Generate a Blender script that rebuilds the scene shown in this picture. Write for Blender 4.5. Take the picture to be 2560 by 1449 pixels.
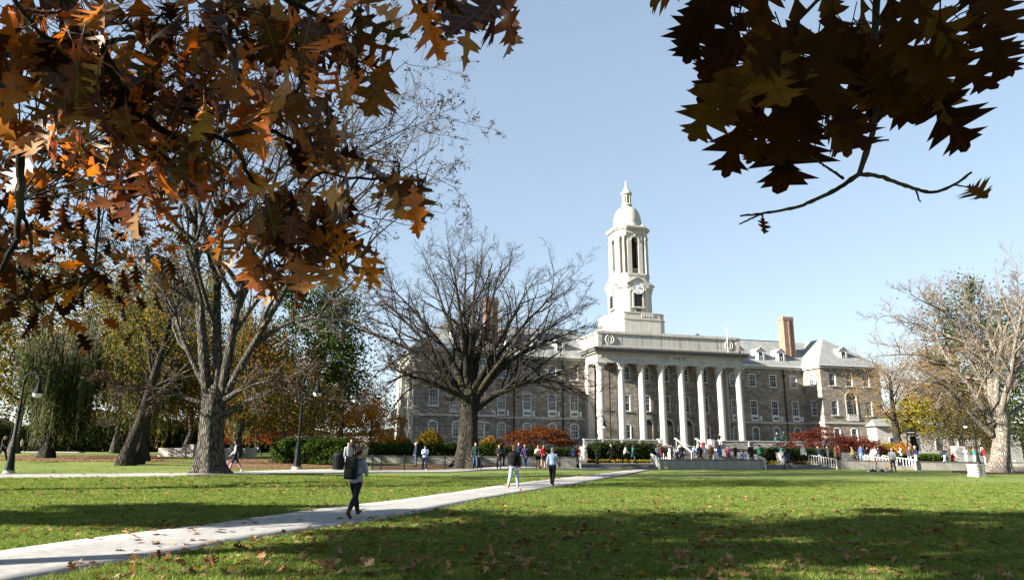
import bpy, bmesh, math, random
import numpy as np
from mathutils import Vector, Matrix
from mathutils.bvhtree import BVHTree

scene = bpy.context.scene
for o in list(bpy.data.objects):
    bpy.data.objects.remove(o)
rad = math.radians

# ------------------------------------------------------------------ camera
FPX, HORIZON, ROLL, EYE = 1690.0, 1117.0, rad(0.5), 1.75       # in pixels of the 2560 x 1449 photograph
PITCH = math.atan((HORIZON - 724.5) / FPX)
_c, _s = math.cos(PITCH), math.sin(PITCH)
CF = np.array([0, _c, _s]); _u0 = np.array([0, -_s, _c]); _r0 = np.array([1.0, 0, 0])
CR = math.cos(ROLL) * _r0 + math.sin(ROLL) * _u0
CU = -math.sin(ROLL) * _r0 + math.cos(ROLL) * _u0
CP = np.array([0, 0, EYE])
cam_d = bpy.data.cameras.new('camera')
cam_d.sensor_fit = 'HORIZONTAL'; cam_d.sensor_width = 36.0
cam_d.lens = FPX / 2560 * 36.0
cam_d.clip_start = 0.05; cam_d.clip_end = 4000
cam = bpy.data.objects.new('camera', cam_d)
scene.collection.objects.link(cam)
cam.matrix_world = Matrix(((CR[0], CU[0], -CF[0], 0), (CR[1], CU[1], -CF[1], 0), (CR[2], CU[2], -CF[2], EYE), (0, 0, 0, 1)))
scene.camera = cam

# ------------------------------------------------------------------ light
SUN_EL, SUN_AZ = rad(23.5), rad(22.5)      # light travels along +X turned by SUN_AZ towards +Y
world = bpy.data.worlds.new('World'); scene.world = world; world.use_nodes = True
wn = world.node_tree.nodes; wl = world.node_tree.links
bg = wn['Background']
sky = wn.new('ShaderNodeTexSky'); sky.sky_type = 'NISHITA'; sky.sun_disc = False
sky.sun_elevation = SUN_EL
sky.sun_rotation = math.atan2(-math.cos(SUN_AZ), -math.sin(SUN_AZ))
sky.altitude = 300; sky.air_density = 1.0; sky.dust_density = 0.2; sky.ozone_density = 3.5
gam = wn.new('ShaderNodeGamma'); gam.inputs[1].default_value = 0.5      # one even tone curve over the whole sky
wl.new(sky.outputs[0], gam.inputs[0]); hs_ = wn.new('ShaderNodeHueSaturation'); hs_.inputs['Saturation'].default_value = 0.98; wl.new(gam.outputs[0], hs_.inputs['Color']); wl.new(hs_.outputs[0], bg.inputs[0]); bg.inputs[1].default_value = 0.09
sun_d = bpy.data.lights.new('sun', 'SUN'); sun_d.energy = 5.0; sun_d.angle = rad(0.53); sun_d.color = (1.0, 0.935, 0.84)
sun = bpy.data.objects.new('sun', sun_d); scene.collection.objects.link(sun)
_ld = Vector((math.cos(SUN_AZ) * math.cos(SUN_EL), math.sin(SUN_AZ) * math.cos(SUN_EL), -math.sin(SUN_EL)))
sun.rotation_euler = _ld.to_track_quat('-Z', 'Y').to_euler()
sun.location = (-40, -20, 30)
scene.view_settings.view_transform = 'Standard'; scene.view_settings.look = 'None'
scene.view_settings.exposure = 2.36; scene.view_settings.gamma = 1.0
scene.view_settings.use_curve_mapping = False
scene.cycles.max_bounces = 6; scene.cycles.transparent_max_bounces = 8
scene.cycles.diffuse_bounces = 3; scene.cycles.glossy_bounces = 2; scene.cycles.transmission_bounces = 3
scene.cycles.sample_clamp_indirect = 6

# ------------------------------------------------------------------ pixel -> place
def ray(x, y): return CF + CR * (x - 1280) / FPX - CU * (y - 724.5) / FPX
def sstep(t):
    t = np.clip(t, 0, 1); return t * t * (3 - 2 * t)
def gz(x, y):
    """height of the lawn"""
    z = 0.28 * sstep((-np.asarray(x, float) - 2) / 18) * sstep((np.asarray(y, float) - 18) / 20)
    tx, ty = x + 14.9, y - 33.6                     # root mound of the big tree
    z = z + 0.30 * sstep((np.asarray(y, float) - 48) / 8) * sstep((7 - np.asarray(x, float)) / 8)
    return z + 0.08 * np.exp(-(tx * tx + ty * ty) / 6.0)
def G(x, y, z=None):
    """ground point seen at photo pixel x, y"""
    r = ray(x, y)
    if z is not None: return CP + r * (z - EYE) / r[2]
    zz = 0.0
    for _ in range(12):
        P = CP + r * (zz - EYE) / min(r[2], -1e-4); zz = 0.5 * zz + 0.5 * float(gz(P[0], P[1]))
    P[2] = float(gz(P[0], P[1])); return P
def AT(x, y, Y):
    """point on the pixel's ray at world depth Y"""
    r = ray(x, y); return CP + r * (Y / r[1])
def ATD(x, y, d):
    r = ray(x, y); return CP + r * (d / np.linalg.norm(r))
# the building's own axes: local x along its front, local y into the ground plan, centre of the portico front at 0, 0
B_O = np.array([-12.49, 88.05]); B_PH = rad(14.58)
B_D = np.array([math.cos(B_PH), math.sin(B_PH)]); B_N = np.array([math.sin(B_PH), -math.cos(B_PH)])
B_C = B_O + B_D * 36.3
def BW(c, n, z=0.0):
    q = B_C + B_D * c + B_N * n; return np.array([q[0], q[1], z])

# ------------------------------------------------------------------ objects
def link(o, parent=None):
    scene.collection.objects.link(o)
    if parent is not None: o.parent = parent
    return o
def tag(o, label=None, cat=None, group=None, kind=None):
    if label: o['label'] = label
    if cat: o['category'] = cat
    if group: o['group'] = group
    if kind: o['kind'] = kind
    return o
def empty(name, loc=(0, 0, 0), rz=0.0, label=None, cat=None, group=None):
    o = bpy.data.objects.new(name, None); o.location = [float(v) for v in loc]; o.rotation_euler = (0, 0, rz); o.empty_display_size = 0.3
    link(o); return tag(o, label, cat, group)
def copy_tree(o, parent=None):
    c = o.copy(); scene.collection.objects.link(c); c.parent = parent
    for ch in list(o.children): copy_tree(ch, c)
    return c

class MB:
    """collects geometry, builds ONE mesh object"""
    def __init__(self): self.v = []; self.f = []; self.m = []; self.mi = 0
    def add(self, vs, fs):
        b = len(self.v); self.v.extend([tuple(map(float, p)) for p in vs])
        self.f.extend([tuple(b + i for i in q) for q in fs]); self.m.extend([self.mi] * len(fs)); return self
    def box(self, x0, x1, y0, y1, z0, z1):
        return self.add([(x0, y0, z0), (x1, y0, z0), (x1, y1, z0), (x0, y1, z0), (x0, y0, z1), (x1, y0, z1), (x1, y1, z1), (x0, y1, z1)],
            [(0, 3, 2, 1), (4, 5, 6, 7), (0, 1, 5, 4), (1, 2, 6, 5), (2, 3, 7, 6), (3, 0, 4, 7)])
    def obox(self, a, b, w, h, up=(0, 0, 1)):
        """bar from a to b, w wide and h high"""
        a = np.array(a, float); b = np.array(b, float); d = b - a; L = np.linalg.norm(d); d /= L
        u = np.array(up, float); sd = np.cross(d, u); sd /= np.linalg.norm(sd); u = np.cross(sd, d)
        p = []
        for e in (a, b):
            for i, j in ((-1, -1), (1, -1), (1, 1), (-1, 1)): p.append(e + sd * i * w / 2 + u * j * h / 2)
        return self.add(p, [(0, 1, 2, 3), (7, 6, 5, 4), (0, 4, 5, 1), (1, 5, 6, 2), (2, 6, 7, 3), (3, 7, 4, 0)])
    def prism(self, poly, z0, z1):
        """vertical prism over a plan polygon (counter-clockwise)"""
        n = len(poly); v = [(p[0], p[1], z0) for p in poly] + [(p[0], p[1], z1) for p in poly]
        f = [tuple(range(n - 1, -1, -1)), tuple(range(n, 2 * n))] + [(i, (i + 1) % n, n + (i + 1) % n, n + i) for i in range(n)]
        return self.add(v, f)
    def extr_y(self, poly, y0, y1):
        """polygon in x, z pushed along y"""
        n = len(poly); v = [(p[0], y0, p[1]) for p in poly] + [(p[0], y1, p[1]) for p in poly]
        f = [tuple(range(n)), tuple(range(2 * n - 1, n - 1, -1))] + [((i + 1) % n, i, n + i, n + (i + 1) % n) for i in range(n)]
        return self.add(v, f)
    def strip(self, inner, outer, y0, y1):
        """band between two open x, z outlines with depth"""
        n = len(inner); v = []
        for y in (y0, y1):
            v += [(p[0], y, p[1]) for p in inner] + [(p[0], y, p[1]) for p in outer]
        f = []
        for i in range(n - 1):
            a, b, c, d = i, i + 1, n + i + 1, n + i
            f += [(a, b, c, d), (2 * n + d, 2 * n + c, 2 * n + b, 2 * n + a), (b, a, 2 * n + a, 2 * n + b), (d, c, 2 * n + c, 2 * n + d)]
        f += [(0, n, 3 * n, 2 * n), (2 * n - 1, n - 1, 3 * n - 1, 4 * n - 1)]
        return self.add(v, f)
    def lathe(self, prof, c=(0, 0), seg=20, rot=0.0, cap=True, sx=1.0, sy=1.0):
        v = []; f = []; n = len(prof)
        for r, z in prof:
            for k in range(seg):
                a = rot + 2 * math.pi * k / seg
                v.append((c[0] + sx * r * math.cos(a), c[1] + sy * r * math.sin(a), z))
        for i in range(n - 1):
            for k in range(seg):
                k2 = (k + 1) % seg; f.append((i * seg + k, i * seg + k2, (i + 1) * seg + k2, (i + 1) * seg + k))
        if cap: f += [tuple(range(seg - 1, -1, -1)), tuple((n - 1) * seg + k for k in range(seg))]
        return self.add(v, f)
    def tube(self, pts, radii, seg=8, cap=True, sy=1.0):
        pts = np.array(pts, float); n = len(pts)
        radii = np.broadcast_to(np.array(radii, float), (n,))
        t = np.gradient(pts, axis=0); t /= np.linalg.norm(t, axis=1)[:, None] + 1e-9
        ref = np.array([0.0, 0, 1]) if abs(t[0][2]) < 0.9 else np.array([0.0, 1.0, 0])
        v = []
        nrm = np.cross(t[0], ref); nrm /= np.linalg.norm(nrm)
        for i in range(n):
            nrm = nrm - t[i] * (nrm @ t[i]); nrm /= np.linalg.norm(nrm) + 1e-9
            b = np.cross(t[i], nrm)
            for k in range(seg):
                a = 2 * math.pi * k / seg; v.append(pts[i] + radii[i] * (nrm * math.cos(a) + b * math.sin(a) * sy))
        f = []
        for i in range(n - 1):
            for k in range(seg):
                k2 = (k + 1) % seg; f.append((i * seg + k, i * seg + k2, (i + 1) * seg + k2, (i + 1) * seg + k))
        if cap: f += [tuple(range(seg - 1, -1, -1)), tuple((n - 1) * seg + k for k in range(seg))]
        return self.add(v, f)
    def ball(self, c, r, seg=12, rings=8):
        r = (r, r, r) if np.isscalar(r) else r
        v = []; f = []
        for i in range(1, rings):
            ph = math.pi * i / rings
            for k in range(seg):
                a = 2 * math.pi * k / seg
                v.append((c[0] + r[0] * math.sin(ph) * math.cos(a), c[1] + r[1] * math.sin(ph) * math.sin(a), c[2] - r[2] * math.cos(ph)))
        b = len(v); v += [(c[0], c[1], c[2] - r[2]), (c[0], c[1], c[2] + r[2])]
        for i in range(rings - 2):
            for k in range(seg):
                k2 = (k + 1) % seg; f.append((i * seg + k, i * seg + k2, (i + 1) * seg + k2, (i + 1) * seg + k))
        for k in range(seg):
            k2 = (k + 1) % seg; f.append((b, k2, k)); f.append(((rings - 2) * seg + k, (rings - 2) * seg + k2, b + 1))
        return self.add(v, f)
    def mesh(self, name, mats, smooth=None):
        me = bpy.data.meshes.new(name)
        me.from_pydata(self.v, [], self.f)
        for m in (mats if isinstance(mats, (list, tuple)) else [mats]): me.materials.append(m)
        if any(self.m): me.polygons.foreach_set('material_index', self.m)
        if smooth:
            me.polygons.foreach_set('use_smooth', [True] * len(me.polygons))
            if smooth != 'all':
                try: me.set_sharp_from_angle(angle=rad(smooth))
                except Exception: pass
        me.update(); return me
    def build(self, name, mats, parent=None, smooth=None, loc=None, rz=0.0):
        o = bpy.data.objects.new(name, self.mesh(name, mats, smooth)); link(o, parent)
        if loc is not None: o.location = [float(q) for q in loc]
        o.rotation_euler = (0, 0, rz); return o
def rawmesh(name, v, f, mats, smooth=False):
    """numpy vertices and equal sized faces"""
    v = np.asarray(v, np.float32); f = np.asarray(f, np.int32); k = f.shape[1]
    me = bpy.data.meshes.new(name); me.vertices.add(len(v)); me.vertices.foreach_set('co', v.ravel())
    me.loops.add(f.size); me.loops.foreach_set('vertex_index', f.ravel())
    me.polygons.add(len(f)); me.polygons.foreach_set('loop_start', np.arange(0, f.size, k, dtype=np.int32))
    if smooth: me.polygons.foreach_set('use_smooth', np.ones(len(f), bool))
    for m in (mats if isinstance(mats, (list, tuple)) else [mats]): me.materials.append(m)
    me.update(calc_edges=True); return me
def arc(cx, cz, rx, rz_, a0, a1, n):
    return [(cx + rx * math.cos(a0 + (a1 - a0) * i / n), cz + rz_ * math.sin(a0 + (a1 - a0) * i / n)) for i in range(n + 1)]

# ------------------------------------------------------------------ materials
class NT:
    def __init__(self, name):
        self.m = bpy.data.materials.new(name); self.m.use_nodes = True
        self.n = self.m.node_tree.nodes; self.l = self.m.node_tree.links; self.b = self.n['Principled BSDF']
    def new(self, t, **kw):
        n = self.n.new('ShaderNode' + t)
        for k, v in kw.items(): setattr(n, k, v)
        return n
    def set(self, sock, v):
        if hasattr(v, 'links') or isinstance(v, bpy.types.NodeSocket): self.l.new(v, sock)
        elif isinstance(v, tuple) and len(v) == 3 and sock.type == 'RGBA': sock.default_value = (*v, 1)
        else: sock.default_value = v
    def coord(self, kind='Object', scale=(1, 1, 1), rot=(0, 0, 0)):
        c = self.new('TexCoord'); mp = self.new('Mapping'); self.l.new(c.outputs[kind], mp.inputs[0])
        mp.inputs['Scale'].default_value = scale; mp.inputs['Rotation'].default_value = rot; return mp.outputs[0]
    def noise(self, vec, scale=5, detail=4, rough=0.55, dist=0.0):
        n = self.new('TexNoise'); self.set(n.inputs['Vector'], vec) if vec is not None else None
        n.inputs['Scale'].default_value = scale; n.inputs['Detail'].default_value = detail
        n.inputs['Roughness'].default_value = rough; n.inputs['Distortion'].default_value = dist
        return n.outputs[0]
    def ramp(self, fac, stops, interp='LINEAR'):
        r = self.new('ValToRGB'); self.set(r.inputs[0], fac); e = r.color_ramp.elements; r.color_ramp.interpolation = interp
        while len(e) < len(stops): e.new(0.5)
        for s, (p, c) in zip(e, stops): s.position = p; s.color = (*c, 1) if len(c) == 3 else c
        return r.outputs[0]
    def mix(self, fac, a, b, mode='MIX'):
        m = self.new('MixRGB', blend_type=mode); self.set(m.inputs[0], fac); self.set(m.inputs[1], a); self.set(m.inputs[2], b); return m.outputs[0]
    def math(self, op, a, b=0.0, c=0.0):
        m = self.new('Math', operation=op); self.set(m.inputs[0], a); self.set(m.inputs[1], b); self.set(m.inputs[2], c); return m.outputs[0]
    def bump(self, h, strength=0.3, dist=0.02):
        b = self.new('Bump'); self.set(b.inputs['Height'], h); b.inputs['Strength'].default_value = strength; b.inputs['Distance'].default_value = dist
        self.l.new(b.outputs[0], self.b.inputs['Normal']); return b.outputs[0]
    def done(self, col=None, rough=0.8, spec=None, metal=None):
        if col is not None: self.set(self.b.inputs['Base Color'], col)
        self.set(self.b.inputs['Roughness'], rough)
        if spec is not None: self.b.inputs['Specular IOR Level'].default_value = spec
        if metal is not None: self.b.inputs['Metallic'].default_value = metal
        return self.m
ALB = 0.70                                             # one albedo scale for painted and cloth surfaces
def mat_plain(name, col, rough=0.7, spec=0.3, metal=0.0, var=0.12, scale=6.0, bump=0.0):
    t = NT(name); n = t.noise(t.coord(), scale, 4); col = tuple(v * ALB for v in col)
    c = t.ramp(n, [(0.25, tuple(v * (1 - var) for v in col)), (0.75, tuple(min(1, v * (1 + var)) for v in col))])
    if bump: t.bump(n, bump, 0.01)
    return t.done(c, rough, spec, metal)
def uz_coord(t):
    """(x + y, z) of the object: runs along any upright face"""
    c = t.new('TexCoord'); s = t.new('SeparateXYZ'); t.l.new(c.outputs['Object'], s.inputs[0])
    cb = t.new('CombineXYZ'); t.set(cb.inputs[0], t.math('ADD', s.outputs[0], s.outputs[1])); t.l.new(s.outputs[2], cb.inputs[1])
    return cb.outputs[0]
def mat_rubble(name, cols, sx, sz, bump=1.0, dist=0.11, mortar=(0.25, 0.24, 0.215), edge=0.06):
    t = NT(name); v = uz_coord(t); mp = t.new('Mapping'); t.l.new(v, mp.inputs[0]); mp.inputs['Scale'].default_value = (1 / sx, 1 / sz, 1)
    nz = t.new('TexNoise'); t.l.new(mp.outputs[0], nz.inputs['Vector']); nz.inputs['Scale'].default_value = 1.3
    vv = t.mix(0.22, mp.outputs[0], nz.outputs[1], 'ADD')
    a = t.new('TexVoronoi', feature='F1', distance='CHEBYCHEV', voronoi_dimensions='2D'); t.l.new(vv, a.inputs['Vector']); a.inputs['Scale'].default_value = 1.0; a.inputs['Randomness'].default_value = 0.75
    d = t.new('TexVoronoi', feature='DISTANCE_TO_EDGE', voronoi_dimensions='2D'); t.l.new(vv, d.inputs['Vector']); d.inputs['Scale'].default_value = 1.0; d.inputs['Randomness'].default_value = 0.75
    sp = t.new('SeparateColor'); t.l.new(a.outputs['Color'], sp.inputs[0])
    n = len(cols); col = t.ramp(sp.outputs[0], [(i / n, c) for i, c in enumerate(cols)], 'CONSTANT')
    fine = t.noise(v, 14, 5, 0.65); col = t.mix(0.75, col, t.ramp(fine, [(0.25, (0.4, 0.4, 0.4)), (0.75, (1.5, 1.45, 1.4))]), 'MULTIPLY')
    big = t.noise(v, 0.35, 3, 0.6); col = t.mix(0.45, col, t.ramp(big, [(0.3, (0.6, 0.58, 0.56)), (0.7, (1.2, 1.2, 1.2))]), 'MULTIPLY')
    e = t.ramp(d.outputs['Distance'], [(0.0, (0, 0, 0)), (edge, (1, 1, 1))]); col = t.mix(e, mortar, col)
    face = t.math('MULTIPLY', sp.outputs[1], 0.7)
    h = t.math('ADD', t.math('MULTIPLY', e, t.math('ADD', face, 0.6)), t.math('MULTIPLY', fine, 0.45))
    t.bump(h, bump, dist); return t.done(col, 0.9, 0.15)
def mat_limestone(name, col, rough=0.75, streak=0.35, block=None):
    t = NT(name); v = t.coord(); n = t.noise(v, 2.0, 6, 0.6); f = t.noise(v, 22, 4)
    c = t.ramp(n, [(0.25, tuple(q * 0.84 for q in col)), (0.7, col)])
    st = t.noise(t.coord(scale=(2.2, 2.2, 0.12)), 1.6, 5, 0.65)
    c = t.mix(streak, c, t.ramp(st, [(0.35, (0.50, 0.49, 0.47)), (0.62, (1.08, 1.08, 1.08))]), 'MULTIPLY')
    h = f
    if block:
        b = t.new('TexBrick'); t.l.new(uz_coord(t), b.inputs['Vector']); b.inputs['Scale'].default_value = 1.0
        b.inputs['Brick Width'].default_value = block[0]; b.inputs['Row Height'].default_value = block[1]; b.inputs['Mortar Size'].default_value = 0.012
        b.inputs['Color1'].default_value = (1, 1, 1, 1); b.inputs['Color2'].default_value = (0.86, 0.86, 0.85, 1); b.inputs['Mortar'].default_value = (0.62, 0.6, 0.58, 1)
        c = t.mix(1.0, c, b.outputs[0], 'MULTIPLY')
    t.bump(h, 0.25, 0.01); return t.done(c, rough, 0.2)
def mat_slate(name):
    t = NT(name); v = t.coord()
    s = t.new('SeparateXYZ'); c = t.new('TexCoord'); t.l.new(c.outputs['Object'], s.inputs[0])
    cb = t.new('CombineXYZ'); t.set(cb.inputs[0], t.math('ADD', s.outputs[0], s.outputs[1])); t.set(cb.inputs[1], t.math('MULTIPLY', s.outputs[2], 1.5))
    b = t.new('TexBrick'); t.l.new(cb.outputs[0], b.inputs['Vector']); b.inputs['Scale'].default_value = 1.0
    b.inputs['Brick Width'].default_value = 0.34; b.inputs['Row Height'].default_value = 0.24; b.inputs['Mortar Size'].default_value = 0.012
    b.inputs['Color1'].default_value = (0.205, 0.212, 0.20, 1); b.inputs['Color2'].default_value = (0.155, 0.163, 0.158, 1); b.inputs['Mortar'].default_value = (0.09, 0.10, 0.10, 1)
    n = t.noise(v, 0.8, 5, 0.7)
    col = t.mix(0.55, b.outputs[0], t.ramp(n, [(0.3, (0.6, 0.62, 0.6)), (0.7, (1.3, 1.3, 1.25))]), 'MULTIPLY')
    t.bump(b.outputs[1], -0.4, 0.02); return t.done(col, 0.7, 0.3)
def mat_brick(name):
    t = NT(name); b = t.new('TexBrick'); t.l.new(uz_coord(t), b.inputs['Vector']); b.inputs['Scale'].default_value = 1.0
    b.inputs['Brick Width'].default_value = 0.22; b.inputs['Row Height'].default_value = 0.075; b.inputs['Mortar Size'].default_value = 0.009
    b.inputs['Color1'].default_value = (0.19, 0.105, 0.07, 1); b.inputs['Color2'].default_value = (0.14, 0.078, 0.055, 1); b.inputs['Mortar'].default_value = (0.24, 0.20, 0.17, 1)
    n = t.noise(t.coord(), 1.2, 4); col = t.mix(0.5, b.outputs[0], t.ramp(n, [(0.3, (0.65, 0.65, 0.65)), (0.7, (1.25, 1.2, 1.15))]), 'MULTIPLY')
    t.bump(b.outputs[1], -0.5, 0.01); return t.done(col, 0.9, 0.15)
def mat_glass(name, col=(0.016, 0.02, 0.026)):
    t = NT(name); n = t.noise(t.coord(), 0.7, 2)
    c = t.ramp(n, [(0.3, col), (0.7, tuple(v * 2.4 for v in col))]); return t.done(c, 0.08, 0.6)
def mat_bark(name, dark, light, scale=1.0, moss=None):
    t = NT(name); v = t.coord(scale=(9 * scale, 9 * scale, 1.5 * scale))
    w = t.noise(v, 1.6, 6, 0.7, 0.6); f = t.noise(t.coord(), 30, 4)
    k = t.math('ADD', t.math('MULTIPLY', w, 0.8), t.math('MULTIPLY', f, 0.2))
    rd = t.new('TexVoronoi', feature='DISTANCE_TO_EDGE'); t.l.new(t.mix(.12, t.coord(scale=(11 * scale, 11 * scale, 2.2 * scale)), t.noise(t.coord(), 3, 3), 'ADD'), rd.inputs['Vector']); rd.inputs['Scale'].default_value = .9
    k = t.math('ADD', t.math('MULTIPLY', k, .6), t.math('MULTIPLY', t.math('MINIMUM', rd.outputs['Distance'], .35), 1.1))
    c = t.ramp(k, [(0.36, dark), (0.62, light)])
    if moss:
        m = t.noise(t.coord(), 0.9, 4); c = t.mix(t.ramp(m, [(0.5, (0, 0, 0)), (0.72, (0.6, 0.6, 0.6))]), c, moss)
    t.bump(k, 1.0, 0.11); return t.done(c, 0.92, 0.1)
def mat_leaf(name, stops, transl=0.35, rough=0.7, spec=0.06, per_object=False):
    """leaf colours picked per leaf; light shines through the blade"""
    t = NT(name)
    if per_object: r = t.new('ObjectInfo').outputs['Random']
    else: r = t.new('NewGeometry').outputs['Random Per Island']
    stops = [(p_, tuple(v * ALB for v in c_)) for p_, c_ in stops]
    col = t.ramp(r, stops); n = t.noise(t.coord(), 9.0 if per_object else 2.0, 4)
    col = t.mix(0.5, col, t.ramp(n, [(0.3, (0.6, 0.6, 0.6)), (0.7, (1.25, 1.25, 1.25))]), 'MULTIPLY')
    t.done(col, rough, spec)
    tr = t.new('BsdfTranslucent'); t.set(tr.inputs[0], t.mix(1.0, col, (1.5, 1.15, 0.6), 'MULTIPLY'))
    ms = t.new('MixShader'); ms.inputs[0].default_value = transl
    t.l.new(t.b.outputs[0], ms.inputs[1]); t.l.new(tr.outputs[0], ms.inputs[2])
    t.l.new(ms.outputs[0], t.n['Material Output'].inputs[0]); return t.m

M = {}
M['rubble'] = mat_rubble('rubble_stone', [(0.265, 0.248, 0.212), (0.205, 0.193, 0.168), (0.315, 0.29, 0.24), (0.22, 0.188, 0.145), (0.165, 0.158, 0.145), (0.275, 0.238, 0.185), (0.215, 0.203, 0.18)], 0.62, 0.30)
M['ashlar'] = mat_rubble('terrace_stone', [(0.19, 0.20, 0.20), (0.26, 0.26, 0.25), (0.14, 0.15, 0.155), (0.22, 0.215, 0.20), (0.32, 0.31, 0.29)], 0.55, 0.22, 0.9, 0.05, (0.30, 0.29, 0.27), 0.05)
M['lime'] = mat_limestone('limestone', (0.42, 0.405, 0.37), block=(1.5, 0.6))
M['lime_plain'] = mat_limestone('limestone_plain', (0.42, 0.40, 0.36), streak=0.4)
M['lime_dark'] = mat_limestone('limestone_weathered', (0.42, 0.405, 0.375), streak=0.55, block=(2.6, 2.0))
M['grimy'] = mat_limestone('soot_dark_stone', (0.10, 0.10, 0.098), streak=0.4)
M['step'] = mat_limestone('worn_step_stone', (0.13, 0.125, 0.115), streak=0.4)
M['letter'] = mat_plain('carved_letter', (0.15, 0.148, 0.14), .9)
M['column'] = mat_limestone('column_stone', (0.44, 0.415, 0.38), streak=0.32)
M['portico'] = mat_plain('portico_plaster', (0.30, 0.26, 0.20), 0.85, 0.2, var=0.15, scale=1.0)
M['slate'] = mat_slate('slate'); M['brick'] = mat_brick('chimney_brick')
M['white'] = mat_plain('white_paint', (0.74, 0.74, 0.72), 0.5, 0.4, var=0.06)
M['glass'] = mat_glass('window_glass'); M['glass2'] = mat_glass('window_glass_blind', (0.05, 0.052, 0.055))
M['louver'] = mat_plain('louver_paint', (0.035, 0.04, 0.04), 0.6)
M['dark'] = mat_plain('dark_opening', (0.03, 0.027, 0.022), 0.9)
M['clock'] = mat_plain('clock_white', (0.72, 0.74, 0.76), 0.4, 0.4, var=0.03)
M['iron'] = mat_plain('dark_iron', (0.012, 0.014, 0.015), 0.7, 0.1, var=0.2)
M['iron_green'] = mat_plain('green_black_iron', (0.008, 0.014, 0.014), 0.7, 0.1, var=0.2)
M['copper'] = mat_plain('dark_blue_metal', (0.05, 0.075, 0.12), 0.6, 0.4)
M['concrete'] = mat_limestone('wall_concrete', (0.31, 0.29, 0.255), 0.85, 0.5)
M['coping'] = mat_plain('dark_coping', (0.16, 0.15, 0.13), 0.8, 0.2, var=0.25)
M['rail'] = mat_plain('rail_white', (0.56, 0.55, 0.52), 0.45, 0.4, var=0.05)
M['verdigris'] = mat_plain('verdigris_bronze', (0.10, 0.24, 0.21), 0.6, 0.3, 0.2, var=0.4, scale=3)
M['door'] = mat_plain('door_paint', (0.30, 0.26, 0.19), 0.6)
M['lampglass'] = mat_plain('lamp_globe', (0.72, 0.73, 0.72), 0.18, 0.5, var=0.05)
# ------------------------------------------------------------------ the domed hall
hall = empty('main_hall', BW(0, 0, 0), B_PH, 'long grey stone hall with white clock tower, columned portico and slate roofs', 'building')
PX, PI_, PO = 36.3, 25.47, 4.1          # half length, inner pavilion edge, recess of the wings
Z0, ZB, ZE = 0.3, 6.0, 14.4             # foot, belt course, eave

def wall(name, mapf, u0, u1, z0, z1, holes, mat, reveal=0.26, parent=hall):
    """upright wall with real openings; mapf(u, z, depth) -> point"""
    us = sorted({u0, u1, *[h[0] for h in holes], *[h[1] for h in holes]}); zs = sorted({z0, z1, *[h[2] for h in holes], *[h[3] for h in holes]})
    mb = MB()
    inside = lambda u, z: any(h[0] < u < h[1] and h[2] < z < h[3] for h in holes)
    for i in range(len(us) - 1):
        run = None
        for j in range(len(zs) - 1):
            solid = not inside((us[i] + us[i + 1]) / 2, (zs[j] + zs[j + 1]) / 2)
            if solid and run is None: run = zs[j]
            if run is not None and (not solid or j == len(zs) - 2):
                top = zs[j] if not solid else zs[j + 1]
                mb.add([mapf(us[i], run, 0), mapf(us[i + 1], run, 0), mapf(us[i + 1], top, 0), mapf(us[i], top, 0)], [(0, 1, 2, 3)]); run = None
    for a, b, c, d in [h[:4] for h in holes]:
        for p, q in (((a, c), (b, c)), ((b, c), (b, d)), ((b, d), (a, d)), ((a, d), (a, c))):
            mb.add([mapf(p[0], p[1], 0), mapf(q[0], q[1], 0), mapf(q[0], q[1], reveal), mapf(p[0], p[1], reveal)], [(0, 3, 2, 1)])
    return mb.build(name, mat, parent)

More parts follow.
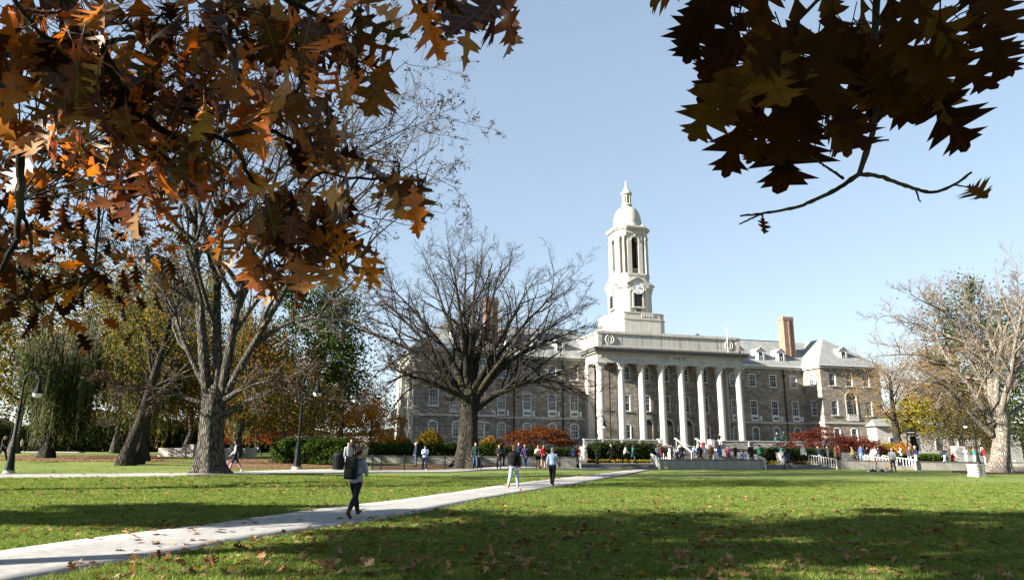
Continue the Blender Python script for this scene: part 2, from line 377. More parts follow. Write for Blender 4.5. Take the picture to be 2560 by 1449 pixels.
# ---- windows: one mesh per kind, shared by all windows of that kind
def win_meshes(key, w, h, rise=0.0, fr=0.125, cols=3):
    hw = w / 2; f = MB(); y0, y1 = 0.07, 0.20
    if rise:
        R = (hw * hw + rise * rise) / (2 * rise); a = math.asin(hw / R); cz = h - R
        outer = [(-hw, 0)] + [(R * math.sin(-a + 2 * a * i / 10), cz + R * math.cos(-a + 2 * a * i / 10)) for i in range(11)] + [(hw, 0)]
        hi = hw - fr; Ri = R - fr; ai = math.asin(hi / Ri)
        inner = [(-hi, 0.0)] + [(Ri * math.sin(-ai + 2 * ai * i / 10), cz + Ri * math.cos(-ai + 2 * ai * i / 10)) for i in range(11)] + [(hi, 0.0)]
        f.strip(inner, outer, -0.035, 0.2)
        top = h - rise
    else:
        f.box(-hw, -hw + fr, y0 - 0.05, y1, 0, h); f.box(hw - fr, hw, y0 - 0.05, y1, 0, h); f.box(-hw + fr, hw - fr, y0 - 0.05, y1, h - fr, h)
        hi = hw - fr; top = h
    f.box(-hi, hi, y0, y1, 0, 0.09); f.box(-hi, hi, y0 + 0.01, y1, h * 0.5 - 0.035, h * 0.5 + 0.035)
    for k in range(1, cols):
        x = -hi + 2 * hi * k / cols; f.box(x - 0.013, x + 0.013, 0.125, 0.165, 0.09, h * 0.5 - 0.035); f.box(x - 0.013, x + 0.013, 0.105, 0.145, h * 0.5 + 0.035, h - fr - 0.02)
    f.box(-hi, hi, 0.128, 0.16, h * 0.28, h * 0.28 + 0.025); f.box(-hi, hi, 0.108, 0.14, h * 0.75, h * 0.75 + 0.025)
    M_ = {'frame': f.mesh(key + '_frame', M['white'])}
    p = MB()
    p.box(-hi + 0.002, hi - 0.002, 0.135, 0.155, 0.092, h * 0.5 - 0.037); M_['low'] = p.mesh(key + '_pane', [M['glass']])
    p = MB(); zt = (h - fr - 0.002 - (0.06 if rise else 0)); p.box(-hi + 0.002, hi - 0.002, 0.115, 0.134, h * 0.5 + 0.037, zt)
    if rise:
        p = MB(); pts = [(-hi + 0.003, h * 0.5 + 0.037), (hi - 0.003, h * 0.5 + 0.037)] + [(x * 0.995, z - 0.003) for x, z in inner[-2:0:-1]]
        p.extr_y(pts, 0.115, 0.134)
    M_['top'] = p.mesh(key + '_pane_top', [M['glass']])
    s = MB(); s.box(-hw - 0.1, hw + 0.1, -0.12, 0.24, -0.14, -0.003); M_['sill'] = s.mesh(key + '_sill', M['lime_plain'])
    if rise:
        sp = MB()
        for sgn in (-1, 1):
            half = [p_ for p_ in outer[1:-1] if p_[0] * sgn >= -1e-6]; half = sorted(half, key=lambda q: q[0] * sgn)
            pts = [(q[0], q[1]) for q in half] + [(sgn * hw, h)]
            for i in range(len(half) - 1):
                tri = [(half[i][0], 0, half[i][1]), (half[i + 1][0], 0, half[i + 1][1]), (half[i + 1][0], 0, h), (half[i][0], 0, h)]
                sp.add(tri, [(0, 1, 2, 3)] if sgn > 0 else [(3, 2, 1, 0)])
        M_['spandrel'] = sp.mesh(key + '_spandrel', M['rubble'])
    return M_
rngw = random.Random(5)
def inst(name, mesh, parent, loc=(0, 0, 0), rz=0.0):
    o = bpy.data.objects.new(name, mesh); link(o, parent); o.location = [float(v) for v in loc]; o.rotation_euler = (0, 0, rz); return o
def window(ms, loc, rz=0.0, parent=hall, sill=True):
    o = inst('window', ms['frame'], parent, loc, rz)
    for k in ('low', 'top'):
        p = inst('pane', ms[k], o)
        if rngw.random() < (0.45 if k == 'top' else 0.15):
            p.material_slots[0].link = 'OBJECT'; p.material_slots[0].material = M['glass2']
    if sill: inst('sill', ms['sill'], o)
    if 'spandrel' in ms: inst('spandrel', ms['spandrel'], o)
    return o
W3 = win_meshes('upper_window', 1.30, 1.96); W2 = win_meshes('tall_window', 1.28, 2.28); W1 = win_meshes('arched_window', 1.30, 2.08, 0.30, 0.15)
WD = win_meshes('dormer_window', 0.95, 1.35, 0, 0.1, 2)
# panel with a grille under the tall windows
g_ = MB(); g_.box(-0.66, 0.66, -0.10, 0.06, 0, 0.90)
PANEL = g_.mesh('window_panel', M['white'])
g_ = MB()
for k in range(9): g_.box(-0.42 + k * 0.095, -0.365 + k * 0.095, -0.135, -0.102, 0.28, 0.58)
GRILLE = g_.mesh('panel_grille', M['louver'])
g_ = MB(); g_.box(0.70, 0.98, -0.42, -0.02, 0.02, 0.72); g_.box(0.68, 1.0, -0.44, -0.02, 0.70, 0.76); SIDEBOX = g_.mesh('balcony_end', M['white'])
g_ = MB(); g_.strip(arc(0, 0, 0.86, 0.86, math.pi, 0, 14), arc(0, 0, 1.04, 1.04, math.pi, 0, 14), -0.045, 0.03); BLIND = g_.mesh('blind_arch', M['rubble'])

fm = lambda Y: (lambda u, z, d: (u, Y + d, z))
front_c = [13.0, 16.3, 20.0, 23.7]
holes = []
for sgn in (-1, 1):
    for c in front_c:
        c = c * sgn
        holes += [(c - .65, c + .65, 11.22, 13.18), (c - .64, c + .64, 6.86, 9.14), (c - .65, c + .65, 3.06, 5.14)]
        window(W3, (c, PO, 11.22)); w = window(W2, (c, PO, 6.86), sill=False); window(W1, (c, PO, 3.06))
        inst('panel', PANEL, w, (0, 0, -0.90)); inst('grille', GRILLE, w, (0, 0, -0.90)); inst('balcony_end', SIDEBOX, w, (0, 0, -0.90))
        inst('blind_arch', BLIND, hall, (c, PO, 9.36))
for sgn in (-1, 1):
    wall('wall', fm(PO), *sorted((sgn * 9.9, sgn * PI_)), Z0, ZE, [h for h in holes if h[0] * sgn > 0], M['rubble'])
pav_c = [27.55, 30.6, 33.75]
ARCH_W = 1.9
for sgn in (-1, 1):
    hs = []
    for i, c in enumerate(pav_c):
        c *= sgn
        hs += [(c - .65, c + .65, 11.34, 13.30), (c - .65, c + .65, 3.0, 5.08)]
        window(W3, (c, 0, 11.34)); window(W1, (c, 0, 3.0))
        if i != 1: hs.append((c - .64, c + .64, 6.9, 9.18)); window(W2, (c, 0, 6.9))
        else: hs.append((c - .95, c + .95, 6.08, 10.42))
    wall('wall', fm(0), *sorted((sgn * PI_, sgn * PX)), Z0, ZE, hs, M['rubble'], 0.5)
    c = pav_c[1] * sgn
    # deep arched niche with its window, ring and balustrade
    nb = MB(); nb.box(c - .95, c + .95, 0.5, 0.6, 6.08, 10.42); niche = nb.build('niche', M['rubble'], hall)
    sp = MB(); A = arc(0, 9.47, .95, .95, 0, math.pi, 16)
    for i in range(16):
        p, q = A[i], A[i + 1]; sp.add([(c + p[0], 0.0, p[1]), (c + q[0], 0.0, q[1]), (c + q[0], 0.0, 10.42), (c + p[0], 0.0, 10.42)], [(3, 2, 1, 0)])
        sp.add([(c + p[0], 0.0, p[1]), (c + q[0], 0.0, q[1]), (c + q[0], .5, q[1]), (c + p[0], .5, p[1])], [(0, 1, 2, 3)])
    sp.build('spandrel', M['rubble'], niche)
    rg = MB(); rg.strip([(c - .95, 6.1)] + [(c + x, z) for x, z in arc(0, 9.47, .95, .95, math.pi, 0, 16)] + [(c + .95, 6.1)], [(c - 1.1, 6.1)] + [(c + x, z) for x, z in arc(0, 9.47, 1.1, 1.1, math.pi, 0, 16)] + [(c + 1.1, 6.1)], -0.05, 0.02)
    rg.build('arch_ring', M['lime_plain'], niche)
    o = window(W2, (c, 0.32, 6.95), parent=hall, sill=False)
    bb = MB(); bb.box(c - .93, c + .93, -0.20, -0.08, 6.98, 7.06); bb.box(c - .93, c + .93, -0.20, -0.08, 6.1, 6.18)
    for k in range(12): bb.box(c - .9 + k * .158, c - .85 + k * .158, -0.165, -0.115, 6.18, 6.98)
    bb.build('balustrade', M['white'], hall)
    # sides
    iu = (lambda X, s: (lambda u, z, d: (X + d * s, u, z)))(sgn * PI_, sgn)
    hh = [(1.5, 2.7, 11.34, 13.3), (1.5, 2.7, 6.9, 9.18), (1.5, 2.7, 3.0, 5.08)]
    mb = wall('wall', (lambda X, s: (lambda u, z, d: (X + d * s, u if s < 0 else PO - u, z)))(sgn * PI_, sgn), 0, PO, Z0, ZE, [(PO - h[1], PO - h[0], *h[2:]) if sgn > 0 else h for h in hh], M['rubble'])
    rz = rad(-90) if sgn > 0 else rad(90)
    for h, ms in zip(hh, (W3, W2, W1)): window(ms, (sgn * PI_, 2.1, h[2]), rz)
# left outer side: pale stone with a tall recessed loggia, balcony and undercroft
sidef = lambda u, z, d: (-PX + d, 26 - u, z)
wall('side_wall', sidef, 0, 26, Z0, ZE, [(8, 19, 7.0, 13.2), (8, 19, 1.6, 5.2)], M['lime_plain'], 0.9)
for a, b in ((7.0, 13.2), (1.6, 5.2)):
    q = MB(); q.box(-PX + 0.9, -PX + 1.0, 7, 18, a, b); lg = q.build('loggia_glass', M['glass'], hall)
    q = MB()
    for k in range(6): q.box(-PX + 0.55, -PX + 0.85, 7.8 + k * 1.8, 8.15 + k * 1.8, a, b)
    q.build('mullion', M['lime_plain'], lg)
q = MB(); q.box(-PX - 1.3, -PX - 0.003, 6.2, 19, 5.7, 5.95); q.box(-PX - 1.3, -PX - 1.15, 6.2, 19, 5.95, 7.0); q.box(-PX - 1.15, -PX - 0.003, 6.2, 6.35, 5.95, 7.0); q.build('balcony', M['lime_plain'], hall)
for y in (0.02, 3.0, 5.2, 19.6): q = MB(); q.box(-PX - 0.22, -PX - 0.003, y, y + 0.75, Z0, ZE - 0.5); q.build('pilaster', M['lime_plain'], hall)
q = MB(); q.add([(PX, 0, Z0), (PX, 20, Z0), (PX, 20, ZE), (PX, 0, ZE)], [(0, 1, 2, 3)]); q.add([(-PX, 26, Z0), (-PX, 26, ZE), (PX, 20, ZE), (PX, 20, Z0)], [(0, 1, 2, 3)]); q.build('rear_wall', M['rubble'], hall)
# belt course, plinth and eaves
def band(name, mat, y_out, z0, z1, ext=0.0):
    e = y_out
    for sgn in (-1, 1):
        m = MB(); m.prism([(sgn * PI_ - sgn * e, PO - 0.003), (sgn * PI_ - sgn * e, -e), (sgn * PX + sgn * e, -e), (sgn * PX + sgn * e, 20), (sgn * PX + sgn * 0.003, 20), (sgn * PX + sgn * 0.003, -0.003), (sgn * PI_ - sgn * 0.003, -0.003), (sgn * PI_ - sgn * 0.003, PO - 0.003)][::(1 if sgn > 0 else -1)], z0, z1); m.build(name, mat, hall)
        m = MB(); m.box(*sorted((sgn * 9.95, sgn * (PI_ - e - 0.002))), PO - e, PO - 0.003, z0, z1); m.build(name, mat, hall)
band('belt_course', M['lime_plain'], 0.14, 5.62, 5.9)
band('plinth', M['lime_plain'], 0.12, 2.02, 2.2)
band('eave_cornice', M['lime_dark'], 0.30, 13.98, 14.36)
band('gutter', M['white'], 0.52, 14.36, 14.56)
# roofs
ZR = 19.4
for sgn in (-1, 1):
    m = MB(); a, b = sgn * 10.4, sgn * 31
    m.add([(a, PO - 0.46, 14.56), (b, PO - 0.46, 14.56), (b, 9.5, ZR), (a, 9.5, ZR), (b, 15.6, 14.56), (a, 15.6, 14.56)], [(0, 1, 2, 3) if sgn > 0 else (3, 2, 1, 0), (3, 2, 4, 5) if sgn > 0 else (5, 4, 2, 3), (0, 3, 5), (1, 4, 2)]); r = m.build('roof', M['slate'], hall)
    q = MB(); q.tube([(a, 9.5, ZR + 0.02), (sgn * 27, 9.5, ZR + 0.02)], 0.09, 6); q.build('ridge_cap', M['copper'], r)
    x0, x1 = sgn * (PI_ - 0.5), sgn * (PX + 0.5); xm = (x0 + x1) / 2; yb = 26.5 if sgn < 0 else 20.5
    m = MB(); m.add([(x0, -0.5, 14.56), (x1, -0.5, 14.56), (xm, 5.3, ZR + 0.15), (x1, yb, 14.56), (x0, yb, 14.56), (xm, yb - 5.6, ZR + 0.15)],
        [(0, 1, 2), (1, 3, 5, 2), (3, 4, 5), (4, 0, 2, 5)] if sgn > 0 else [(1, 0, 2), (2, 5, 3, 1), (5, 4, 3), (5, 2, 0, 4)]); m.build('hip_roof', M['slate'], hall)
def dormer(c, yf, zf, mat_parent=hall):
    d = MB(); w = 0.78
    d.extr_y([(c - w, zf), (c + w, zf), (c + w, zf + 1.55), (c, zf + 2.12), (c - w, zf + 1.55)], yf, yf + 3.2)
    o = d.build('dormer', M['white'], hall)
    r = MB(); 
    for s_ in (-1, 1):
        r.add([(c, yf - 0.14, zf + 2.22), (c + s_ * (w + .14), yf - 0.14, zf + 1.52), (c + s_ * (w + .14), yf + 3.3, zf + 1.52), (c, yf + 3.3, zf + 2.22), (c, yf - 0.14, zf + 2.14), (c + s_ * (w + .14), yf - 0.14, zf + 1.44)], [(0, 1, 2, 3) if s_ < 0 else (3, 2, 1, 0), (0, 4, 5, 1)])
    r.build('dormer_roof', M['slate'], o)
    wn_ = MB(); wn_.box(c - .36, c + .36, yf - 0.03, yf - 0.003, zf + 0.14, zf + 1.38); wn_.build('pane', M['glass'], o)
    fr = MB(); fr.box(c - .40, c + .40, yf - 0.05, yf - 0.031, zf + 0.73, zf + 0.80); fr.box(c - .02, c + .02, yf - 0.05, yf - 0.031, zf + .14, zf + .73)
    for s_ in (-1, 1): fr.box(*sorted((c + s_ * .37, c + s_ * .5)), yf - 0.06, yf - 0.003, zf + 0.08, zf + 1.45)
    fr.build('window_frame', M['white'], o)
for c in (14.9, 18.6, 22.3): dormer(c, 4.75, 15.3); dormer(-c, 4.75, 15.3)
for s_ in (-1, 1): dormer(s_ * 30.9, 1.0, 15.4)
for s_ in (-1, 1):
    c = s_ * 24.9; q = MB(); q.box(c - .95, c + .95, 5.7, 7.2, 15.0, 22.4); ch = q.build('chimney', M['brick'], hall)
    q = MB(); q.box(c - 1.03, c + 1.03, 5.62, 7.28, 22.4, 22.62); q.box(c - .97, c + .97, 5.68, 7.22, 22.62, 22.95); q.build('chimney_cap', M['brick'], ch)
    q = MB(); q.box(c - .1, c + .1, 5.60, 5.697, 15.4, 22.3); q.build('corner_strip', M['brick'], ch)
for c, yy in ((11.9, PO), (21.9, PO), (-21.9, PO), (-14.7, PO)):
    q = MB(); q.tube([(c, yy - 0.12, 14.3), (c, yy - 0.12, Z0)], 0.075, 8); q.box(c - .16, c + .16, yy - .26, yy - 0.003, 12.9, 13.2); q.build('downspout', M['iron'], hall)

# ---- portico: projecting block, eight columns, entablature, attic
ys = 1.2
hs = []; bays = [-6.2, -3.1, 0, 3.1, 6.2]
for c in bays:
    hs += [(c - .65, c + .65, 11.25, 13.21), (c - .64, c + .64, 6.86, 9.14)]
    window(W3, (c, ys, 11.25)); window(W2, (c, ys, 6.86))
    if abs(c) > 4: hs.append((c - .65, c + .65, 3.06, 5.14)); window(W1, (c, ys, 3.06))
    else: hs.append((c - .85, c + .85, 2.06, 5.75))
wall('portico_wall', fm(ys), -8.8, 8.8, Z0, 13.45, hs, M['rubble'], 0.4)
for c in (-3.1, 0, 3.1):
    d = MB(); d.box(c - .84, c + .84, ys + .22, ys + .3, 2.062, 5.74); dr = d.build('door', M['door'], hall)
    d = MB(); outer = [(c - .85, 2.062)] + [(c + x, z) for x, z in arc(0, 4.9, .85, .85, math.pi, 0, 16)] + [(c + .85, 2.062)]
    out2 = [(c - 1.08, 2.062)] + [(c + x, z) for x, z in arc(0, 4.9, 1.08, 1.08, math.pi, 0, 16)] + [(c + 1.08, 2.062)]
    d.strip(outer, out2, ys - .08, ys + .03); d.build('door_surround', M['lime_plain'], dr)
    d = MB()
    for i in range(16):
        a0, a1 = math.pi * i / 16, math.pi * (i + 1) / 16
        p, q = (c + .85 * math.cos(a0), 4.9 + .85 * math.sin(a0)), (c + .85 * math.cos(a1), 4.9 + .85 * math.sin(a1))
        d.add([(p[0], ys, p[1]), (p[0], ys, 5.75), (q[0], ys, 5.75), (q[0], ys, q[1])], [(0, 1, 2, 3)])
    d.build('spandrel', M['rubble'], dr)
    d = MB(); d.extr_y([(c + x, z) for x, z in arc(0, 4.9, .83, .83, 0, math.pi, 14)], ys + .17, ys + .217); d.build('fanlight', M['glass'], dr)
    d = MB(); d.box(c - .03, c + .03, ys + .17, ys + .217, 2.1, 4.85); d.box(c - .84, c + .84, ys + .12, ys + .168, 4.82, 4.95)
    for s_ in (-1, 1): d.box(*sorted((c + s_ * .15, c + s_ * .68)), ys + .19, ys + .217, 2.35, 3.2); d.box(*sorted((c + s_ * .15, c + s_ * .68)), ys + .19, ys + .217, 3.4, 4.65)
    d.build('door_panel', M['door'], dr)
for c in (-1.55, 1.55):
    d = MB(); d.lathe([(.05, 4.0), (.17, 4.1), (.2, 4.55), (.1, 4.75), (.03, 4.9)], (c, ys - .28), 8); d.box(c - .03, c + .03, ys - .28, ys - .003, 4.3, 4.36); d.build('wall_lantern', M['white'], hall)
for s_ in (-1, 1):
    q = MB(); q.box(*sorted((s_ * 8.8, s_ * 9.9)), ys - 0.03, ys + .8, Z0, 13.45); q.build('corner_pier', M['portico'], hall)
    q = MB(); q.box(*sorted((s_ * 9.2, s_ * 9.897)), ys + .8, PO + .3, Z0, 13.45); q.build('block_side', M['lime_plain'], hall)
    q = MB(); q.box(*sorted((s_ * 10.3, s_ * 11.3)), 2.9, PO - .003, 2.06, 13.4); q.build('anta', M['column'], hall)
# floor and base
q = MB(); q.box(-12.0, 12.0, -1.6, ys + .2, 1.9, 2.06); q.build('portico_floor', M['lime_plain'], hall)
q = MB(); q.box(-11.9, 11.9, -1.5, PO - .2, Z0, 1.897); q.build('portico_base', M['ashlar'], hall)
q = MB(); q.box(9.9, 12.0, ys + .2, PO - .003, 1.9, 2.058); q.box(-12.0, -9.9, ys + .2, PO - .003, 1.9, 2.058); q.build('portico_return', M['lime_plain'], hall)
prof = [(.62, 2.36)] + [(.60 - .115 * (t ** 1.6), 2.36 + t * 9.8) for t in np.linspace(0.02, 1, 10)]
cs = MB(); cs.lathe(prof, seg=28); COL = cs.mesh('column_shaft', M['column'], 40)
cb = MB(); cb.box(-.82, .82, -.82, .82, 2.062, 2.16); cb.lathe([(.78, 2.16), (.81, 2.21), (.78, 2.27), (.68, 2.29), (.68, 2.31), (.72, 2.335), (.64, 2.36)], seg=28); COLB = cb.mesh('column_base', M['column'], 40)
cc = MB(); cc.lathe([(.485, 12.16), (.53, 12.2), (.53, 12.26), (.49, 12.28), (.49, 12.42), (.57, 12.5), (.52, 12.56), (.55, 12.75), (.62, 12.86), (.56, 12.9), (.60, 13.1), (.75, 13.22)], seg=24)
cc.box(-.74, .74, -.74, .74, 13.22, 13.36)
for k in range(12):
    a = 2 * math.pi * k / 12
    for zz, r0 in ((12.44, .53), (12.78, .58)): cc.ball((r0 * math.cos(a + (zz > 12.6) * .26), r0 * math.sin(a + (zz > 12.6) * .26), zz + .08), (.09, .09, .13), 6, 4)
for sx in (-1, 1):
    for sy in (-1, 1): cc.ball((sx * .62, sy * .62, 13.1), (.12, .12, .12), 8, 6)
CAP = cc.mesh('column_capital', M['lime'], 40)
for k in range(8):
    c = -10.8 + 21.6 * k / 7; o = inst('column', COL, hall, (c, -.5, 0)); inst('base', COLB, o); inst('capital', CAP, o)
# entablature ring
def ring(name, x, yf, z0, z1, mat, t=1.1, parent=hall):
    m = MB(); m.box(-x, x, yf, yf + t, z0, z1)
    for s_ in (-1, 1): m.box(*sorted((s_ * x, s_ * (x - t))), yf + t, PO - .003 + (.3 if z0 > 14.3 else 0), z0, z1)
    return m.build(name, mat, parent)
ent = ring('architrave', 11.32, -1.02, 13.36, 13.86, M['lime'])
ring('frieze', 11.28, -0.98, 13.86, 14.62, M['lime'])
ring('bed_mould', 11.5, -1.2, 14.62, 14.74, M['lime'], 1.3)
dm = MB()
for k in range(104):
    x = -11.6 + 23.2 * k / 103; dm.box(x - .07, x + .07, -1.42, -1.203, 14.64, 14.82)
for s_ in (-1, 1):
    for k in range(20): y = -1.1 + k * .225; dm.box(*sorted((s_ * 11.503, s_ * 11.72)), y, y + .14, 14.64, 14.82)
tag(dm.build('dentil_row', M['lime'], hall), kind='stuff')
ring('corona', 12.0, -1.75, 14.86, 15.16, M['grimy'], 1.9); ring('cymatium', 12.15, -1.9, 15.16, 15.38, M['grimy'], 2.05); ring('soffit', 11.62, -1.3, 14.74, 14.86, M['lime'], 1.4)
q = MB(); q.box(-10.2, 10.2, .1, ys + 0.3, 13.46, 13.6); q.box(-10.1, -9.9, ys + .3, PO, 13.46, 13.6); q.build('portico_ceiling', M['portico'], hall)
at = MB(); at.box(-11.2, 11.2, -.86, 14, 15.38, 17.42); attic = at.build('attic', M['lime_dark'], hall)
q = MB(); q.box(-11.3, 11.3, -.97, 14.1, 15.382, 15.75); q.build('attic_base', M['lime'], attic)
q = MB(); q.box(-11.36, 11.36, -1.02, 14.1, 17.42, 17.62); q.box(-11.26, 11.26, -.92, 14.0, 17.62, 17.82); q.build('attic_coping', M['lime_dark'], attic)
for s_ in (-1, 1):
    q = MB(); q.box(*sorted((s_ * 10.55, s_ * 11.2)), -.94, -.863, 15.76, 17.41); q.build('attic_pier', M['lime_plain'], attic)
    q = MB()
    for rx, rz_, t_ in ((.62, .62, .09), (.26, .42, .07)):
        A = [(s_ * 9.4 + rx * math.cos(a), -.92, 16.6 + rz_ * math.sin(a)) for a in np.linspace(math.pi * .62, math.pi * 2.38, 20)]; q.tube(A, t_, 6)
    q.build('wreath', M['lime'], attic, 40)
for k in range(6):
    c = -7.5 + 3.0 * k; q = MB(); q.box(c - .012, c + .012, -.872, -.861, 15.76, 17.41); q.build('panel_joint', M['dark'], attic)
for k in range(8):
    c = -10.8 + 21.6 * k / 7
    q = MB(); q.lathe([(.24, 0), (.24, .03), (.17, .035), (.15, .06), (.05, .065)], seg=16); o = q.build('roundel', M['lime_dark'], hall, 40, (c, -.983, 14.24)); o.rotation_euler = (rad(90), 0, 0)
def text_mesh(name, s, size, mat, parent, loc, rot, ext=0.02):
    cu = bpy.data.curves.new(name, 'FONT'); cu.body = s; cu.size = size; cu.extrude = ext; cu.align_x = 'CENTER'; cu.align_y = 'CENTER'; cu.resolution_u = 3; cu.space_character = 1.25
    t = bpy.data.objects.new(name, cu); scene.collection.objects.link(t); dg = bpy.context.evaluated_depsgraph_get()
    me = bpy.data.meshes.new_from_object(t.evaluated_get(dg)); bpy.data.objects.remove(t); me.materials.clear(); me.materials.append(mat)
    o = bpy.data.objects.new(name, me); link(o, parent); o.location = loc; o.rotation_euler = rot; return o
text_mesh('frieze_lettering', 'OLD  MAIN', 0.66, M['letter'], hall, (0.15, -.995, 14.24), (rad(90), 0, 0))
q = MB(); q.tube([(8.95, -1.3, 15.4), (8.95, -1.3, 19.1)], 0.06, 8); q.ball((8.95, -1.3, 19.15), .1, 8, 6); q.build('flag_pole', M['white'], hall)
q = MB(); q.extr_y([(4.6, 17.83), (7.6, 17.83), (7.0, 18.7), (5.2, 18.7)], 9.5, 12); q.build('roof_hatch', M['copper'], hall)
q = MB(); q.add([(5.2, 1.2, 17.83), (6.3, 1.2, 17.83), (6.3, 2.0, 18.6), (5.9, 2.0, 18.62), (5.2, 2.2, 17.83), (6.3, 2.2, 17.83)], [(0, 1, 2, 3), (0, 3, 4), (1, 5, 2), (3, 2, 5, 4), (0, 4, 5, 1)]); q.build('roof_light', M['copper'], hall)

# ---- clock tower
tw = MB(); TY = 12.5
def oct_(a, b): return [(-a, -b), (a, -b), (b, -a), (b, a), (a, b), (-a, b), (-b, a), (-b, -a)]
def ost(name, a, b, z0, z1, mat, parent, a2=None, b2=None):
    m = MB(); p = [(x, y) for x, y in oct_(a, b)]
    m.prism(p, z0, z1); return m.build(name, mat, parent)
tower = ost('clock_tower', 3.1, 4.5, 17.4, 21.5, M['lime'], hall); tower.location = (0, TY, 0); ost('pedestal_coping', 3.2, 4.6, 21.5, 21.72, M['lime_plain'], tower)
ost('parapet', 3.05, 4.42, 21.72, 22.55, M['lime'], tower); ost('parapet_coping', 3.15, 4.52, 22.55, 22.68, M['lime_plain'], tower)
for s_ in range(4):
    a = s_ * math.pi / 2; q = MB()
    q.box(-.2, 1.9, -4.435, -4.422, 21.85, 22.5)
    bo = q.build('balustrade_dark', M['dark'], tower, rz=a)  # flat dark panel; the shade behind the balusters is put into its colour
    q = MB()
    for k in range(8): q.lathe([(.09, 21.84), (.05, 21.95), (.11, 22.12), (.06, 22.35), (.09, 22.52)], (-.08 + k * .27, -4.47), 8)
    q.build('baluster_row', M['lime_plain'], tower, rz=a)
ost('clock_stage', 1.6, 3.1, 22.5, 27.0, M['lime'], tower)
ost('stage_base', 1.72, 3.22, 22.5, 23.0, M['lime_plain'], tower)
ost('stage_cornice', 1.85, 3.4, 27.0, 27.42, M['lime_plain'], tower); ost('stage_moulding', 1.7, 3.22, 26.7, 27.0, M['lime_plain'], tower)
ost('attic_stage', 1.5, 2.92, 27.42, 29.1, M['lime'], tower); ost('belfry_base', 1.55, 3.0, 29.1, 29.45, M['lime_plain'], tower)
slm = MB()
for k in range(9):
    z = 23.98 + k * .215; slm.add([(-.62, -.02, z + .13), (.62, -.02, z + .13), (.62, -.15, z), (-.62, -.15, z), (-.62, -.02, z + .16), (.62, -.02, z + .16), (.62, -.15, z + .03), (-.62, -.15, z + .03)], [(0, 1, 2, 3), (7, 6, 5, 4), (3, 2, 6, 7)])
SL = slm.mesh('louver_slats', M['louver'])
for s_ in range(4):
    a = s_ * math.pi / 2; Rz = Matrix.Rotation(a, 4, 'Z')
    def pl(o): o.rotation_euler = (0, 0, a); return o
    q = MB(); q.extr_y([(-2.0, 27.42), (2.0, 27.42), (0, 28.55)], -3.42, -2.8); pd = pl(q.build('pediment', M['lime_plain'], tower))
    q = MB()
    for sg in (-1, 1): q.extr_y([(sg * 2.12, 27.44), (sg * 2.12, 27.62), (0, 28.86), (0, 28.62)][::sg], -3.6, -2.8)
    pl(q.build('raking_cornice', M['lime_plain'], tower))
    for sg in (-1, 1):
        q = MB(); q.box(*sorted((sg * .72, sg * .98)), -3.3, -3.103, 23.9, 26.6); pl(q.build('jamb', M['lime_plain'], tower))
        q = MB(); q.box(*sorted((sg * 1.28, sg * 1.55)), -3.2, -3.103, 23.0, 26.7); pl(q.build('stage_pilaster', M['lime_plain'], tower))
        q = MB(); q.box(*sorted((sg * .95, sg * 1.35)), -3.45, -3.103, 26.5, 26.95); pl(q.build('clock_bracket', M['lime_plain'], tower))
    q = MB(); q.box(-1.1, 1.1, -3.42, -3.103, 23.62, 23.85); pl(q.build('louver_sill', M['lime_plain'], tower))
    q = MB(); q.box(-.72, .72, -3.13, -3.103, 23.86, 26.2); lo = pl(q.build('louver', M['dark'], tower))
    o = inst('slats', SL, tower); o.location = Rz @ Vector((0, -3.12, 0)); o.rotation_euler = (0, 0, a)
    q = MB(); q.box(-.42, .42, -3.2, -3.103, 22.7, 23.5); pl(q.build('small_window', M['glass'], tower))
    cl = MB(); cl.lathe([(.98, 0), (.98, .1), (.93, .13), (.90, .10), (.02, .10)], seg=36)
    o = cl.build('clock_face', M['clock'], tower, 40); o.matrix_local = Rz @ Matrix.Translation((0, -3.34, 26.84)) @ Matrix.Rotation(rad(90), 4, 'X')
    for tx, ang in (('12', 0), ('3', 90), ('6', 180), ('9', 270)):
        t = text_mesh('numeral', tx, .34, M['dark'], tower, (0, 0, 0), (0, 0, 0), .008); t.matrix_local = o.matrix_local @ Matrix.Translation((.70 * math.sin(rad(ang)), .70 * math.cos(rad(ang)), .115))
    h = MB(); h.obox((0, 0, .125), (.42 * math.sin(rad(68)), .42 * math.cos(rad(68)), .125), .05, .012); h.obox((0, 0, .14), (.70 * math.sin(rad(100)), .70 * math.cos(rad(100)), .14), .035, .012); h_ = h.build('clock_hands', M['dark'], tower); h_.matrix_local = o.matrix_local.copy()
